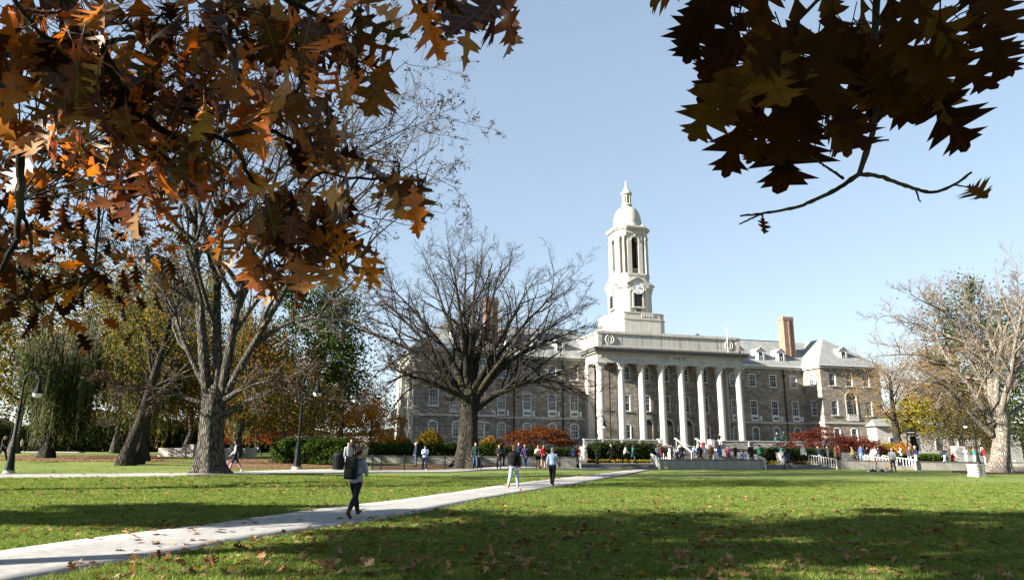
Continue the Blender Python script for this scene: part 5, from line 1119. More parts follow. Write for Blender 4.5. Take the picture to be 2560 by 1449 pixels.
red_maple('crimson maple behind the armillary sphere steps', (*gp(2045, 76), PZ), 4.2, 3.9, [(0, (0.05, 0.012, 0.010)), (.5, (0.11, 0.026, 0.018)), (1, (0.20, 0.06, 0.03))], 8500, 92)
red_maple('smaller crimson maple in front of the right pavilion', (*gp(2145, 75), PZ), 3.0, 3.0, [(0, (0.05, 0.012, 0.010)), (.5, (0.11, 0.026, 0.018)), (1, (0.20, 0.06, 0.03))], 6000, 93)

# ------------------------------------------------------------------ street furniture
def lamp(base, h, rz, label, grp='curved park lamps'):
    """cast iron lamp: flared fluted base, tapered pole, crook with scroll, bell shade and globe"""
    k = h / 5.0; e = empty('street_lamp', base, rz, label, 'lamp', grp)
    m = MB(); m.lathe([(.28 * k, -.1), (.28 * k, .03 * k), (.24 * k, .07 * k), (.24 * k, .14 * k)], seg=16); m.build('footing', M['concrete'], e, 30)
    m = MB(); m.lathe([(.22 * k, .14 * k), (.20 * k, .22 * k), (.19 * k, .25 * k), (.115 * k, 1.05 * k), (.14 * k, 1.09 * k), (.10 * k, 1.15 * k), (.13 * k, 1.22 * k), (.075 * k, 1.32 * k)], seg=8); m.build('base', M['iron_green'], e, 25)
    m = MB(); m.tube([(0, 0, 1.3 * k), (0, 0, 2.9 * k), (0, 0, 4.35 * k)], [.068 * k, .058 * k, .046 * k], 12); m.lathe([(.09 * k, 2.86 * k), (.11 * k, 2.9 * k), (.09 * k, 2.96 * k)], seg=12); m.build('pole', M['iron_green'], e, 50)
    A = [(.38 * k - .38 * k * math.cos(t_), 0, 4.35 * k + .48 * k * math.sin(t_)) for t_ in np.linspace(0, math.pi * 1.02, 14)]; S_ = [(.30 * k - r_ * math.cos(t_), 0, 4.32 * k + r_ * math.sin(t_)) for t_, r_ in zip(np.linspace(.2, math.pi * 2.6, 22), np.linspace(.24 * k, .05 * k, 22))]
    m = MB(); m.tube(A, .05 * k, 8); m.tube(S_, .018 * k, 6); m.build('crook', M['iron_green'], e, 50)
    x = .76 * k; m = MB(); m.lathe([(.04 * k, 4.38 * k), (.09 * k, 4.32 * k), (.10 * k, 4.1 * k), (.13 * k, 4.0 * k), (.24 * k, 3.86 * k), (.25 * k, 3.82 * k), (.23 * k, 3.81 * k)], (x, 0), 16); sh = m.build('shade', M['iron_green'], e, 35)
    m = MB(); m.lathe([(.225 * k, 3.815 * k), (.21 * k, 3.72 * k), (.15 * k, 3.63 * k), (.02 * k, 3.59 * k)], (x, 0), 16); m.build('globe', M['lampglass'], sh, 60); return e
b1 = G(22, 1182); tp1 = AT(75, 930, b1[1]); lamp(b1, (tp1[2] - b1[2]) * 1.03, 0, 'nearest black crook lamp at the left picture edge')
b2 = G(742, 1172); tp2 = AT(757, 960, b2[1]); lamp(b2, 6.6, 0, 'black crook lamp between the biggest tree and the bin')
b3 = np.array([*gp(1493, 63.0), 0.05]); lamp(b3, 4.75, 0, 'black crook lamp in front of the left columns')
b4 = np.array([*gp(2443, 66.5), PZ]); lamp(b4, 4.9, math.pi, 'black lamp behind the white pillar')
b5 = np.array([*gp(852, 57), .5]); lamp(b5, 6.5, 0, 'thin dark lamp post behind the man in the grey hoodie')
b6 = np.array([*G(20, 1131)[:2], .5]); lamp(b6, 4.8, 0, 'distant lamp behind the nearest lamp')
e = empty('sign_post', (*gp(2272, 72.5), PZ), 0, 'black signpost carrying a dark board by the forked tree', 'sign')
m = MB(); m.lathe([(.16, 0), (.14, .3), (.07, .5), (.06, 3.6), (.02, 3.9)], seg=10); m.build('pole', M['iron'], e, 40)
m = MB(); m.box(-.05, .85, -.04, .04, 3.0, 3.5); m.build('board', M['iron'], e); m = MB(); m.box(.0, .8, -.046, -.041, 3.22, 3.27); m.build('lettering_stripe', M['rail'], e)
m = MB(); m.tube([(.05, 0, 3.55), (.6, 0, 3.75), (.95, 0, 3.55), (1.0, 0, 3.2)], .035, 6); m.lathe([(.05, 3.25), (.2, 2.9), (.2, 2.8)], (1.0, 0), 10); m.build('lamp_arm', M['iron'], e, 40)
# bronze armillary sphere on its pedestal
e = empty('armillary_sphere', (*gp(1953, 67.2), PZ), 0, 'green bronze armillary sphere on a round stone pedestal above the steps', 'sundial')
m = MB(); m.box(-.75, .75, -.75, .75, 0, .14); m.lathe([(.42, .14), (.38, .2), (.45, .45), (.52, .8), (.50, 1.0), (.55, 1.04), (.55, 1.1)], seg=12); m.build('pedestal', M['lime_dark'], e, 35)
m = MB(); m.lathe([(.3, 1.1), (.2, 1.2), (.12, 1.32), (.2, 1.45), (.1, 1.55)], seg=12); m.build('mount', M['verdigris'], e, 40)
cz = 2.12
for nm, rx, ry, w_ in (('meridian_ring', 0, 0, .034), ('horizon_ring', rad(90), 0, .034), ('equator_ring', rad(50), rad(15), .03)):
    m = MB(); R_ = .72 if nm != 'horizon_ring' else .70; A = [(R_ * math.cos(t_), 0, R_ * math.sin(t_)) for t_ in np.linspace(0, 2 * math.pi, 37)]; m.tube(A, w_, 6); o = m.build(nm, M['verdigris'], e, 60, (0, 0, cz)); o.rotation_euler = (rx, ry, rad(25))
m = MB(); m.tube([(-.35, 0, cz - .75), (.38, 0, cz + .85)], .03, 6); m.ball((.4, 0, cz + .9), .1, 8, 6); m.build('gnomon', M['verdigris'], e, 60)
m = MB(); m.ball((-.32, -.1, cz + .78), .1, 10, 8); m.build('polished_finial', M['rail'], e, 'all')
# rubbish bin
pb = G(845, 1175); e = empty('rubbish_bin', pb, 0, 'black round slatted rubbish bin beside the man in grey', 'bin')
m = MB(); m.lathe([(.30, .02), (.34, .08), (.37, .9), (.39, .95), (.39, 1.0), (.36, 1.03), (.33, 1.0)], seg=20); m.build('body', M['iron'], e, 35)
m = MB()
for k in range(20): a = 2 * math.pi * k / 20; m.obox((.35 * math.cos(a), .35 * math.sin(a), .1), (.385 * math.cos(a), .385 * math.sin(a), .92), .05, .02, (math.cos(a), math.sin(a), 0))
tag(m.build('slat', M['iron'], e), kind='stuff')
m = MB(); m.lathe([(.36, 1.03), (.33, 1.1), (.22, 1.16)], seg=20); m.build('lid', M['iron'], e, 35)
# chain posts along the mulch bed
posts = [(902, 1176), (930, 1175.5), (952, 1177), (1010, 1174), (1112, 1173.5), (1158, 1173), (1202, 1172.5), (1272, 1171.5), (1350, 1170.5), (1400, 1170)]
pe = empty('chain_fence', G(1112, 1173.5), 0, 'black posts linked by a sagging chain along the mulch bed', 'fence'); o0 = np.array(pe.location)
PP = [G(*p) for p in posts]
m = MB(); m.lathe([(.045, -.1), (.045, .95), (.06, .98), (.05, 1.04), (.02, 1.07)], seg=8); PM = m.mesh('fence_post', M['iron'], 40)
for p in PP: inst('post', PM, pe, p - o0)
for a, b in zip(PP[3:-1], PP[4:]):
    m = MB(); m.tube([(a + (b - a) * f - o0 + np.array([0, 0, .85 - .9 * f * (1 - f)])) for f in np.linspace(0, 1, 10)], .018, 5); m.build('chain', M['iron'], pe, 60)
# white striped pillar on the lawn
p = G(2443, 1190.5); e = empty('white_pillar', p, rad(20), 'short white painted brick pillar standing alone on the grass at the right', 'pillar')
m = MB(); m.box(-.42, .42, -.42, .42, -.05, .14); m.build('plinth', M['rail'], e)
bm_ = MB(); bm_.box(-.16, .16, -.085, .085, 0, .062)
BR = bm_.mesh('pillar_brick', M['rail'])
for row in range(9):
    z = .145 + row * .068; off = .0 if row % 2 else .165
    for side in range(4):
        a = side * math.pi / 2
        for k in (-1, 0): 
            x = k * .33 + .165 + (.0825 if row % 2 else -.0825); inst('brick', BR, e, (x * math.cos(a) + .25 * math.sin(a), x * math.sin(a) - .25 * math.cos(a), z), a)
m = MB(); m.box(-.23, .23, -.23, .23, .14, .76); m.build('core', M['rail'], e)
m = MB(); m.box(-.40, .40, -.40, .40, .76, .84); m.build('cap', M['rail'], e)
# low pale stone wall in the far left park
a, b = G(440, 1140)[:2], G(492, 1141)[:2]
e = empty('stone_seat_wall', (*G(445, 1141)[:2], .5), 0, 'low pale stone wall with pedestal block far behind the biggest trunk', 'wall')
Yw = G(445, 1141)[1]; kx = Yw / FPX
for nm, x0, x1, h, d in (('wall', 398, 458, .9, .5), ('pedestal', 458, 487, 1.25, .7), ('wall', 487, 640, .95, .5)):
    m = MB(); ox = e.location.x; m.box(AT(x0, 1130, Yw)[0] - ox, AT(x1, 1130, Yw)[0] - ox, -d / 2, d / 2, -.6, h); m.build(nm, M['lime_plain'], e)
# pale slope of road and steps behind the hedge, far left of the hall
e = empty('annex_wall', (*gp(800, 110), .5), 0, 'long pale grey retaining wall behind the hedge left of the hall', 'wall')
m = MB(); m.box(-5, 9, 0, .6, -.4, 2.4); m.build('wall', M['concrete'], e); m = MB(); m.box(-5.1, 9.1, -.1, .7, 2.4, 2.7); m.build('coping', M['lime_plain'], e)
# pale stone house behind the right trees
e = empty('stone_house', (*gp(2330, 105), .3), rad(10), 'pale sunlit stone building half hidden behind the trees at the right', 'building')
m = MB(); m.box(-9, 16, 0, 10, -.5, 5.0); m.build('wall', M['lime'], e)
m = MB(); m.add([(-9.5, -.5, 5.0), (16.5, -.5, 5.0), (13, 5, 7.4), (-6, 5, 7.4), (16.5, 10.5, 5.0), (-9.5, 10.5, 5.0)], [(0, 1, 2, 3), (3, 2, 4, 5), (0, 3, 5), (1, 4, 2)]); m.build('roof', M['slate'], e)
for k in range(6):
    for z in (1.4,): m = MB(); x = -6.5 + k * 3.9; m.box(x - .55, x + .55, -.05, -.003, z, z + 2); w = m.build('window', M['white'], e); m = MB(); m.box(x - .45, x + .45, -.07, -.052, z + .1, z + 1.9); m.build('pane', M['glass'], w)
# stone gate pier seen at the right
e = empty('gate_pier', (*gp(2397, 71), PZ), 0, 'banded brown stone pier behind the wall at the right', 'pillar')
for k in range(7): m = MB(); m.box(-.55 + .02 * (k % 2), .55 - .02 * (k % 2), -.45, .45, k * .27, k * .27 + .255); m.build('stone', M['ashlar'], e)
# ------------------------------------------------------------------ people
def _dirv(a, ab=0.0, side=1):
    """limb direction: a degrees forward of hanging down, ab degrees out to the side"""
    a, b = rad(a), rad(ab); return np.array([side * math.sin(b), math.sin(a) * math.cos(b), -math.cos(a) * math.cos(b)])
POSES = dict(
    walk=dict(hip=(24, -16), knee=(8, 22), sh=(-22, 22), el=(12, 22), ab=(8, 8), lean=4), walk2=dict(hip=(-18, 22), knee=(26, 6), sh=(20, -18), el=(22, 12), ab=(9, 9), lean=3),
    stride=dict(hip=(24, -24), knee=(4, 14), sh=(25, 18), el=(70, 60), ab=(8, 8), lean=5), stand=dict(hip=(2, -3), knee=(2, 4), sh=(2, 5), el=(12, 15), ab=(9, 9), lean=1),
    phone=dict(hip=(3, -3), knee=(2, 5), sh=(18, 20), el=(105, 100), ab=(4, 4), lean=3), fold=dict(hip=(4, -4), knee=(3, 6), sh=(8, 6), el=(80, 60), ab=(14, 10), lean=0),
    sit=dict(hip=(84, 80), knee=(86, 80), sh=(22, 25), el=(45, 50), ab=(8, 8), lean=12, sit=1), ground=dict(hip=(72, 88), knee=(95, 40), sh=(-35, 20), el=(8, 35), ab=(14, 8), lean=-8, sit=1))
def body_mesh(key, pose, top='shirt', bottom='long', bare_arm=False, vox=.02):
    p = POSES[pose]; mb = MB(); H = 1.0; sh_, lean = .0, math.tan(rad(p['lean']))
    SK, TP, BT, SH = 0, 1, 2, 3
    def L(pt): return np.array([pt[0], pt[1] + (pt[2] - .52) * lean, pt[2]])
    def rings(lst, reg):
        mb.mi = reg; seg = 18; v = []; f = []
        for z, rx, ry, yo in lst:
            for k in range(seg): a = 2 * math.pi * k / seg; v.append(L((rx * math.cos(a), ry * math.sin(a) + yo, z)))
        n = len(lst)
        for i in range(n - 1):
            for k in range(seg): k2 = (k + 1) % seg; f.append((i * seg + k, i * seg + k2, (i + 1) * seg + k2, (i + 1) * seg + k))
        f += [tuple(range(seg - 1, -1, -1)), tuple((n - 1) * seg + k for k in range(seg))]; mb.add(v, f)
    def limb(a, b, r0, rm, r1, reg, seg=12):
        mb.mi = reg; d = b - a; mb.tube([a - d * .06, a + d * .15, a + d * .5, a + d * .85, b + d * .04], [r0 * .8, r0, rm, (rm + r1) / 2, r1 * .95], seg); mb.ball(a, r0 * .97, 10, 8); mb.ball(b, r1, 10, 8)
    rings([(.455, .060, .050, 0), (.48, .088, .066, -.004), (.52, .100, .074, -.008), (.56, .094, .068, -.004), (.59, .086, .060, 0)], BT)
    hem = {'shirt': .535, 'hood': .50, 'coat': .36}[top]; kk = {'shirt': 1.0, 'hood': 1.10, 'coat': 1.12}[top]
    tl = [(hem, .099 * kk, .074 * kk, -.004)] + ([(.46, .1 * kk, .072 * kk, 0), (.53, .096 * kk, .07 * kk, 0)] if top == 'coat' else []) + [(.56 if top != 'coat' else .58, .096 * kk, .070 * kk, -.002), (.63, .084 * kk, .060 * kk, 0), (.70, .092 * kk, .064 * kk, .002), (.77, .104 * kk, .065 * kk, -.002), (.808, .106 * kk, .056, -.006), (.835, .075, .046, -.006), (.85, .045, .042, -.004)]
    rings(tl, TP)
    if top == 'hood': mb.mi = TP; mb.ball(L((0, -.045, .845)), (.06, .035, .032), 12, 8)
    rings([(.83, .036, .036, -.004), (.865, .032, .034, 0), (.90, .034, .036, .006)], SK)
    hc = L((0, .012, .932)); mb.mi = SK; mb.ball(hc, (.046, .057, .068), 16, 12); mb.ball(hc + np.array([0, .03, -.04]), (.030, .030, .030), 10, 8)
    mb.tube([hc + np.array([0, .052, .012]), hc + np.array([0, .066, -.012]), hc + np.array([0, .054, -.018])], [.006, .010, .007], 8)
    for s_ in (-1, 1): mb.ball(hc + np.array([s_ * .047, -.006, -.006]), (.007, .014, .019), 8, 6)
    mb.mi = 4
    for s_ in (-1, 1): mb.ball(hc + np.array([s_ * .019, .052, .006]), (.008, .006, .005), 8, 6)
    mb.ball(hc + np.array([0, .053, -.036]), (.015, .006, .004), 8, 6)
    low = 9
    for i, s_ in enumerate((-1, 1)):
        h0 = L((s_ * .052, 0, .515)); d1 = _dirv(p['hip'][i], 3, s_); kn = h0 + d1 * .245; d2 = _dirv(p['hip'][i] - p['knee'][i], 1, s_); an = kn + d2 * .245
        loose = 1.10 if bottom in ('long', 'boot') else 1.0
        limb(h0, kn, .055 * loose, .049 * loose, .038 * loose, BT if bottom != 'skirt' else SK)
        if bottom in ('short', 'skirt'):
            limb(h0 + d1 * .10, kn, .046, .042, .034, SK); limb(h0, h0 + d1 * .10, .060, .062, .063, BT)
        limb(kn, an, .037 * loose, .037 * loose, .027 * (1.25 if bottom == 'long' else 1), BT if bottom in ('long', 'boot') else SK)
        fd = _dirv(p['hip'][i] - p['knee'][i] + 82 + min(0, p['hip'][i]) * .3, 6, s_); fd = fd if not p.get('sit') or pose == 'ground' else np.array([s_ * .1, .97, -.1])
        mb.mi = SH; hl = an + d2 * .022; mb.tube([hl - fd * .028, hl, hl + fd * .04, hl + fd * .085, hl + fd * .108], [.020, .029, .028, .025, .014], 12); mb.ball(hl + d2 * .002, .028, 10, 8)
        if bottom == 'boot': limb(kn + d2 * .06, an + d2 * .01, .040, .037, .031, SH)
        low = min(low, (hl + d2 * .02)[2] - .016)
        a0 = L((s_ * .108, -.004, .798)); a1 = _dirv(p['sh'][i], p['ab'][i], s_); eb = a0 + a1 * .165; inw = -8 if p['el'][i] > 50 else 4
        a2 = _dirv(p['sh'][i] + p['el'][i], p['ab'][i] * .4 - (35 if p['el'][i] > 50 else 0), s_); wr = eb + a2 * .145
        ar = {'shirt': 1.0, 'hood': 1.22, 'coat': 1.3}[top]
        limb(a0, eb, .036 * ar, .031 * ar, .028 * ar, TP); limb(eb, wr, .028 * ar, .026 * ar, .021 * (ar if ar > 1 else .95), SK if bare_arm else TP)
        mb.mi = SK; nrm = np.cross(a2, (s_, 0, 0)); nrm /= np.linalg.norm(nrm) + 1e-9; sd = np.cross(nrm, a2)
        mb.tube([wr - a2 * .005, wr + a2 * .02, wr + a2 * .048, wr + a2 * .056], [.015, .020, .022, .014], 10, sy=.62)
        for k, (off, ln) in enumerate(((-.016, .036), (-.0055, .044), (.0055, .041), (.016, .032))):
            q = wr + a2 * .05 + nrm * off * .9 * 1; c1 = q + a2 * ln * .5 + sd * -.006 * s_; c2 = q + a2 * ln + sd * -.018 * s_; mb.tube([q, c1, c2], [.0062, .0058, .0045], 6)
        q = wr + a2 * .015 + nrm * .018; mb.tube([q, q + a2 * .018 + nrm * .014, q + a2 * .038 + nrm * .016], [.0075, .0068, .005], 6)
    if bottom == 'skirt': rings([(.36, .105, .09, .0), (.45, .10, .08, 0), (.52, .096, .072, 0), (.56, .09, .066, 0)], BT)
    me0 = bpy.data.meshes.new('tmp'); me0.from_pydata(mb.v, [], mb.f); me0.update(); bm = bmesh.new(); bm.from_mesh(me0); bmesh.ops.recalc_face_normals(bm, faces=bm.faces); bm.to_mesh(me0); bm.free()
    tree = BVHTree.FromPolygons([Vector(v) for v in mb.v], mb.f); o = bpy.data.objects.new('tmp', me0); scene.collection.objects.link(o)
    r = o.modifiers.new('r', 'REMESH'); r.mode = 'VOXEL'; r.voxel_size = vox / 1.75; r.use_smooth_shade = True
    sm = o.modifiers.new('s', 'SMOOTH'); sm.factor = .5; sm.iterations = 2
    dg = bpy.context.evaluated_depsgraph_get(); me = bpy.data.meshes.new_from_object(o.evaluated_get(dg)); bpy.data.objects.remove(o); bpy.data.meshes.remove(me0); me.name = key
    me.materials.clear()
    for m in (PM_SKIN, PM_SKIN, PM_SKIN, PM_SKIN, PM_FACE): me.materials.append(m)
    idx = []
    for pl in me.polygons:
        h = tree.find_nearest(pl.center); idx.append(mb.m[h[2]] if h[2] is not None else 1)
    me.polygons.foreach_set('material_index', idx); me.polygons.foreach_set('use_smooth', [True] * len(me.polygons)); me.update()
    zmin = min(v.co.z for v in me.vertices)
    return me, zmin, L((0, .012, .932)), L
_cloth = {}
def cloth(col, rough=.85):
    k = tuple(round(c, 3) for c in col)
    if k not in _cloth: _cloth[k] = mat_plain('cloth_%d' % len(_cloth), tuple(v * .78 for v in col), rough, .15, var=.18, scale=9, bump=.25)
    return _cloth[k]
PM_SKIN = mat_plain('skin', (.42, .25, .17), .55, .3, var=.08); PM_FACE = mat_plain('face_detail', (.12, .05, .04), .5); PM_SKIN_D = mat_plain('skin_dark', (.16, .085, .055), .55, .3, var=.08)
CO = dict(black=(.012, .012, .013), navy=(.015, .022, .06), white=(.60, .60, .59), lav=(.40, .40, .52), grey=(.36, .37, .38), dgrey=(.09, .09, .095), blue=(.13, .22, .48), lblue=(.36, .47, .68), jean=(.07, .11, .20), ljean=(.38, .50, .60), red=(.36, .03, .025), maroon=(.16, .02, .02), brown=(.09, .05, .025), tan=(.42, .28, .14), khaki=(.40, .33, .20), green=(.012, .12, .05), teal=(.05, .20, .18), purple=(.035, .02, .07), pink=(.34, .08, .18), yellow=(.36, .34, .10), cream=(.62, .58, .48), dgreen=(.015, .04, .03), indigo=(.012, .016, .03))
HAIRC = dict(black=(.012, .010, .009), brown=(.055, .028, .014), dark=(.025, .016, .012), blonde=(.40, .24, .09), grey=(.20, .20, .20), white=(.7, .7, .69), red=(.22, .06, .02), light=(.22, .12, .05))
_bodies = {}; _hairs = {}
def hair_mesh(kind):
    if kind in _hairs: return _hairs[kind]
    m = MB(); m.ball((0, -.014, .018), (.051, .056, .060), 16, 12)
    if kind == 'long': m.tube([(0, -.045, .02), (0, -.064, -.04), (0, -.07, -.10), (0, -.066, -.155)], [.045, .050, .046, .018], 12, sy=.55); m.ball((-.045, -.02, -.02), (.014, .03, .05), 8, 6); m.ball((.045, -.02, -.02), (.014, .03, .05), 8, 6)
    if kind == 'tail': m.ball((0, -.066, .02), .018, 8, 6); m.tube([(0, -.07, .02), (0, -.10, -.01), (0, -.105, -.07), (0, -.095, -.125), (0, -.09, -.15)], [.014, .024, .026, .018, .004], 10)
    if kind == 'cap': m.tube([(0, .03, .03), (0, .085, .022)], [.040, .034], 12, sy=.25)
    _hairs[kind] = m.mesh('hair_' + kind, PM_FACE, 'all'); return _hairs[kind]
def setmat(o, i, m): o.material_slots[i].link = 'OBJECT'; o.material_slots[i].material = m
def person(label, loc, face, h=1.72, pose='stand', top='shirt', bottom='long', tc='black', bc='jean', hair='short', hc='dark', sc='black', bare=False, vox=.026, skin=None, group=None, seat=None):
    key = (pose, top, bottom, bare, vox)
    if key not in _bodies: _bodies[key] = body_mesh('body_%d' % len(_bodies), pose, top, bottom, bare, vox)
    me, zmin, hc_, L = _bodies[key]; e = empty('person', loc, rad(face - 90), label, 'person', group); e.scale = (h, h, h)
    zo = -zmin if seat is None else -(.515 - .065)
    b = inst('body', me, e, (0, 0, zo)); sk = skin or PM_SKIN
    for i, m in enumerate((sk, cloth(CO[tc]), cloth(CO[bc]), cloth(CO[sc], .6), PM_FACE)): setmat(b, i, m)
    hm = bpy.data.objects.new('hair', hair_mesh(hair)); link(hm, e); hm.location = (hc_[0], hc_[1], hc_[2] + zo); setmat(hm, 0, cloth(HAIRC[hc], .6)); hm.rotation_euler = (0, 0, 0)
    e['_zo'] = zo; return e
def backpack(per, label, col, pk, w=.30, hh=.47, d=.19):
    h = per.scale[0]; f = per.rotation_euler[2]; zo = per['_zo'] * h; e = empty('backpack', per.location, f, label, 'backpack'); 
    def rb(x0, x1, y0, y1, z0, z1, r=.05):
        m = MB(); n = 8
        for (a, b) in ((0, 1),):
            prof = []
            for t_ in np.linspace(0, 1, 9):
                z = z0 + (z1 - z0) * t_; k = min(1, math.sqrt(max(0, 1 - (abs(t_ - .42) / .60) ** 4))); prof.append((z, k))
            seg = 20; V = []
            for z, k in prof:
                for q in range(seg):
                    a_ = 2 * math.pi * q / seg; ca, sa = math.cos(a_), math.sin(a_); V.append(((x0 + x1) / 2 + math.copysign(abs(ca) ** .5, ca) * (x1 - x0) / 2 * (.8 + .2 * k), (y0 + y1) / 2 + math.copysign(abs(sa) ** .5, sa) * (y1 - y0) / 2 * max(.45, k), z))
            F = []
            for i in range(8):
                for q in range(seg): q2 = (q + 1) % seg; F.append((i * seg + q, i * seg + q2, (i + 1) * seg + q2, (i + 1) * seg + q))
            F += [tuple(range(seg - 1, -1, -1)), tuple(8 * seg + q for q in range(seg))]; m.add(V, F)
        return m
    zb = .555 * h + zo; yb = -.105 * h
    rb(-w / 2, w / 2, yb - d, yb, zb, zb + hh).build('pack', cloth(CO[col], .7), e, 60); rb(-w * .36, w * .36, yb - d - .055, yb - d + .02, zb + .04, zb + hh * .52).build('pocket', cloth(CO[pk], .7), e, 60)
    for s_ in (-1, 1): m = MB(); m.tube([(s_ * .10, yb, zb + hh * .9), (s_ * .115, -.02 * h, .845 * h + zo), (s_ * .12, .075 * h, .76 * h + zo), (s_ * .135, .07 * h, .66 * h + zo), (s_ * .14, yb + .02, zb + .08)], .026, 8, sy=.5); m.build('strap', cloth(CO[col], .7), e, 60)
    m = MB(); m.tube([(-.04, yb - .02, zb + hh), (0, yb - .02, zb + hh + .04), (.04, yb - .02, zb + hh)], .012, 6); m.build('handle', cloth(CO[col], .7), e, 60); return e
V1 = .0135
w = person('woman with long brown ponytail walking away along the path, nearest the camera', G(885, 1296) + np.array([0, 0, .032]), 68, 1.63, 'stride', 'hood', 'boot', 'lav', 'indigo', 'tail', 'brown', 'brown', vox=V1)
backpack(w, 'large black backpack on the woman with the ponytail', 'black', 'black', .34, .54, .16)
m1 = person('man in black jacket and pale jeans walking away on the path', G(1284, 1220) + np.array([0, 0, .032]), 78, 1.80, 'walk2', 'hood', 'long', 'black', 'ljean', 'short', 'light', 'tan', vox=V1)
backpack(m1, 'black backpack on the man in pale jeans', 'black', 'black', .30, .50, .16)
person('grey haired man in light blue shirt and black trousers walking away', G(1381, 1215) + np.array([0, 0, .032]), 72, 1.68, 'walk', 'shirt', 'long', 'lblue', 'black', 'short', 'grey', 'black', vox=V1)
sw = person('woman in navy shorts and open black jacket walking beside the biggest tree', G(586, 1182) + np.array([0, 0, .05]), 195, 1.66, 'walk', 'shirt', 'short', 'white', 'navy', 'short', 'dark', 'white', vox=.016)
jk = MB()
for s_ in (-1, 1): jk.tube([(s_ * .19, -.04, 1.37), (s_ * .25, -.10 - s_ * .05, 1.1), (s_ * .23, -.05 - s_ * .12, .86)], [.075, .068, .058], 10); jk.tube([(s_ * .16, -.05, 1.40), (s_ * .165, -.07, 1.1), (s_ * .17, -.06, .80)], [.06, .085, .08], 10, sy=.7)
jk.tube([(0, -.09, 1.42), (0, -.11, 1.1), (0, -.10, .80)], [.12, .14, .14], 14, sy=.5); jo = jk.build('jacket', cloth(CO['black']), sw, 'all'); jo.scale = [1 / sw.scale[0]] * 3
e = empty('shopping_bag', G(566, 1181), 0, 'small pink and white bag carried low by the woman in shorts', 'bag'); m = MB(); m.box(-.16, .16, -.07, .07, .2, .62); m.build('body', cloth(CO['grey']), e); m = MB(); m.box(.03, .155, -.075, -.071, .22, .6); m.build('panel', cloth(CO['pink']), e); m = MB(); m.tube([(-.1, 0, .62), (0, 0, .9), (.1, 0, .62)], .012, 6); m.build('handle', cloth(CO['black']), e, 60)
gpd = lambda x, Y, z: np.array([*AT(x, 1130, Y)[:2], z])
T = -90
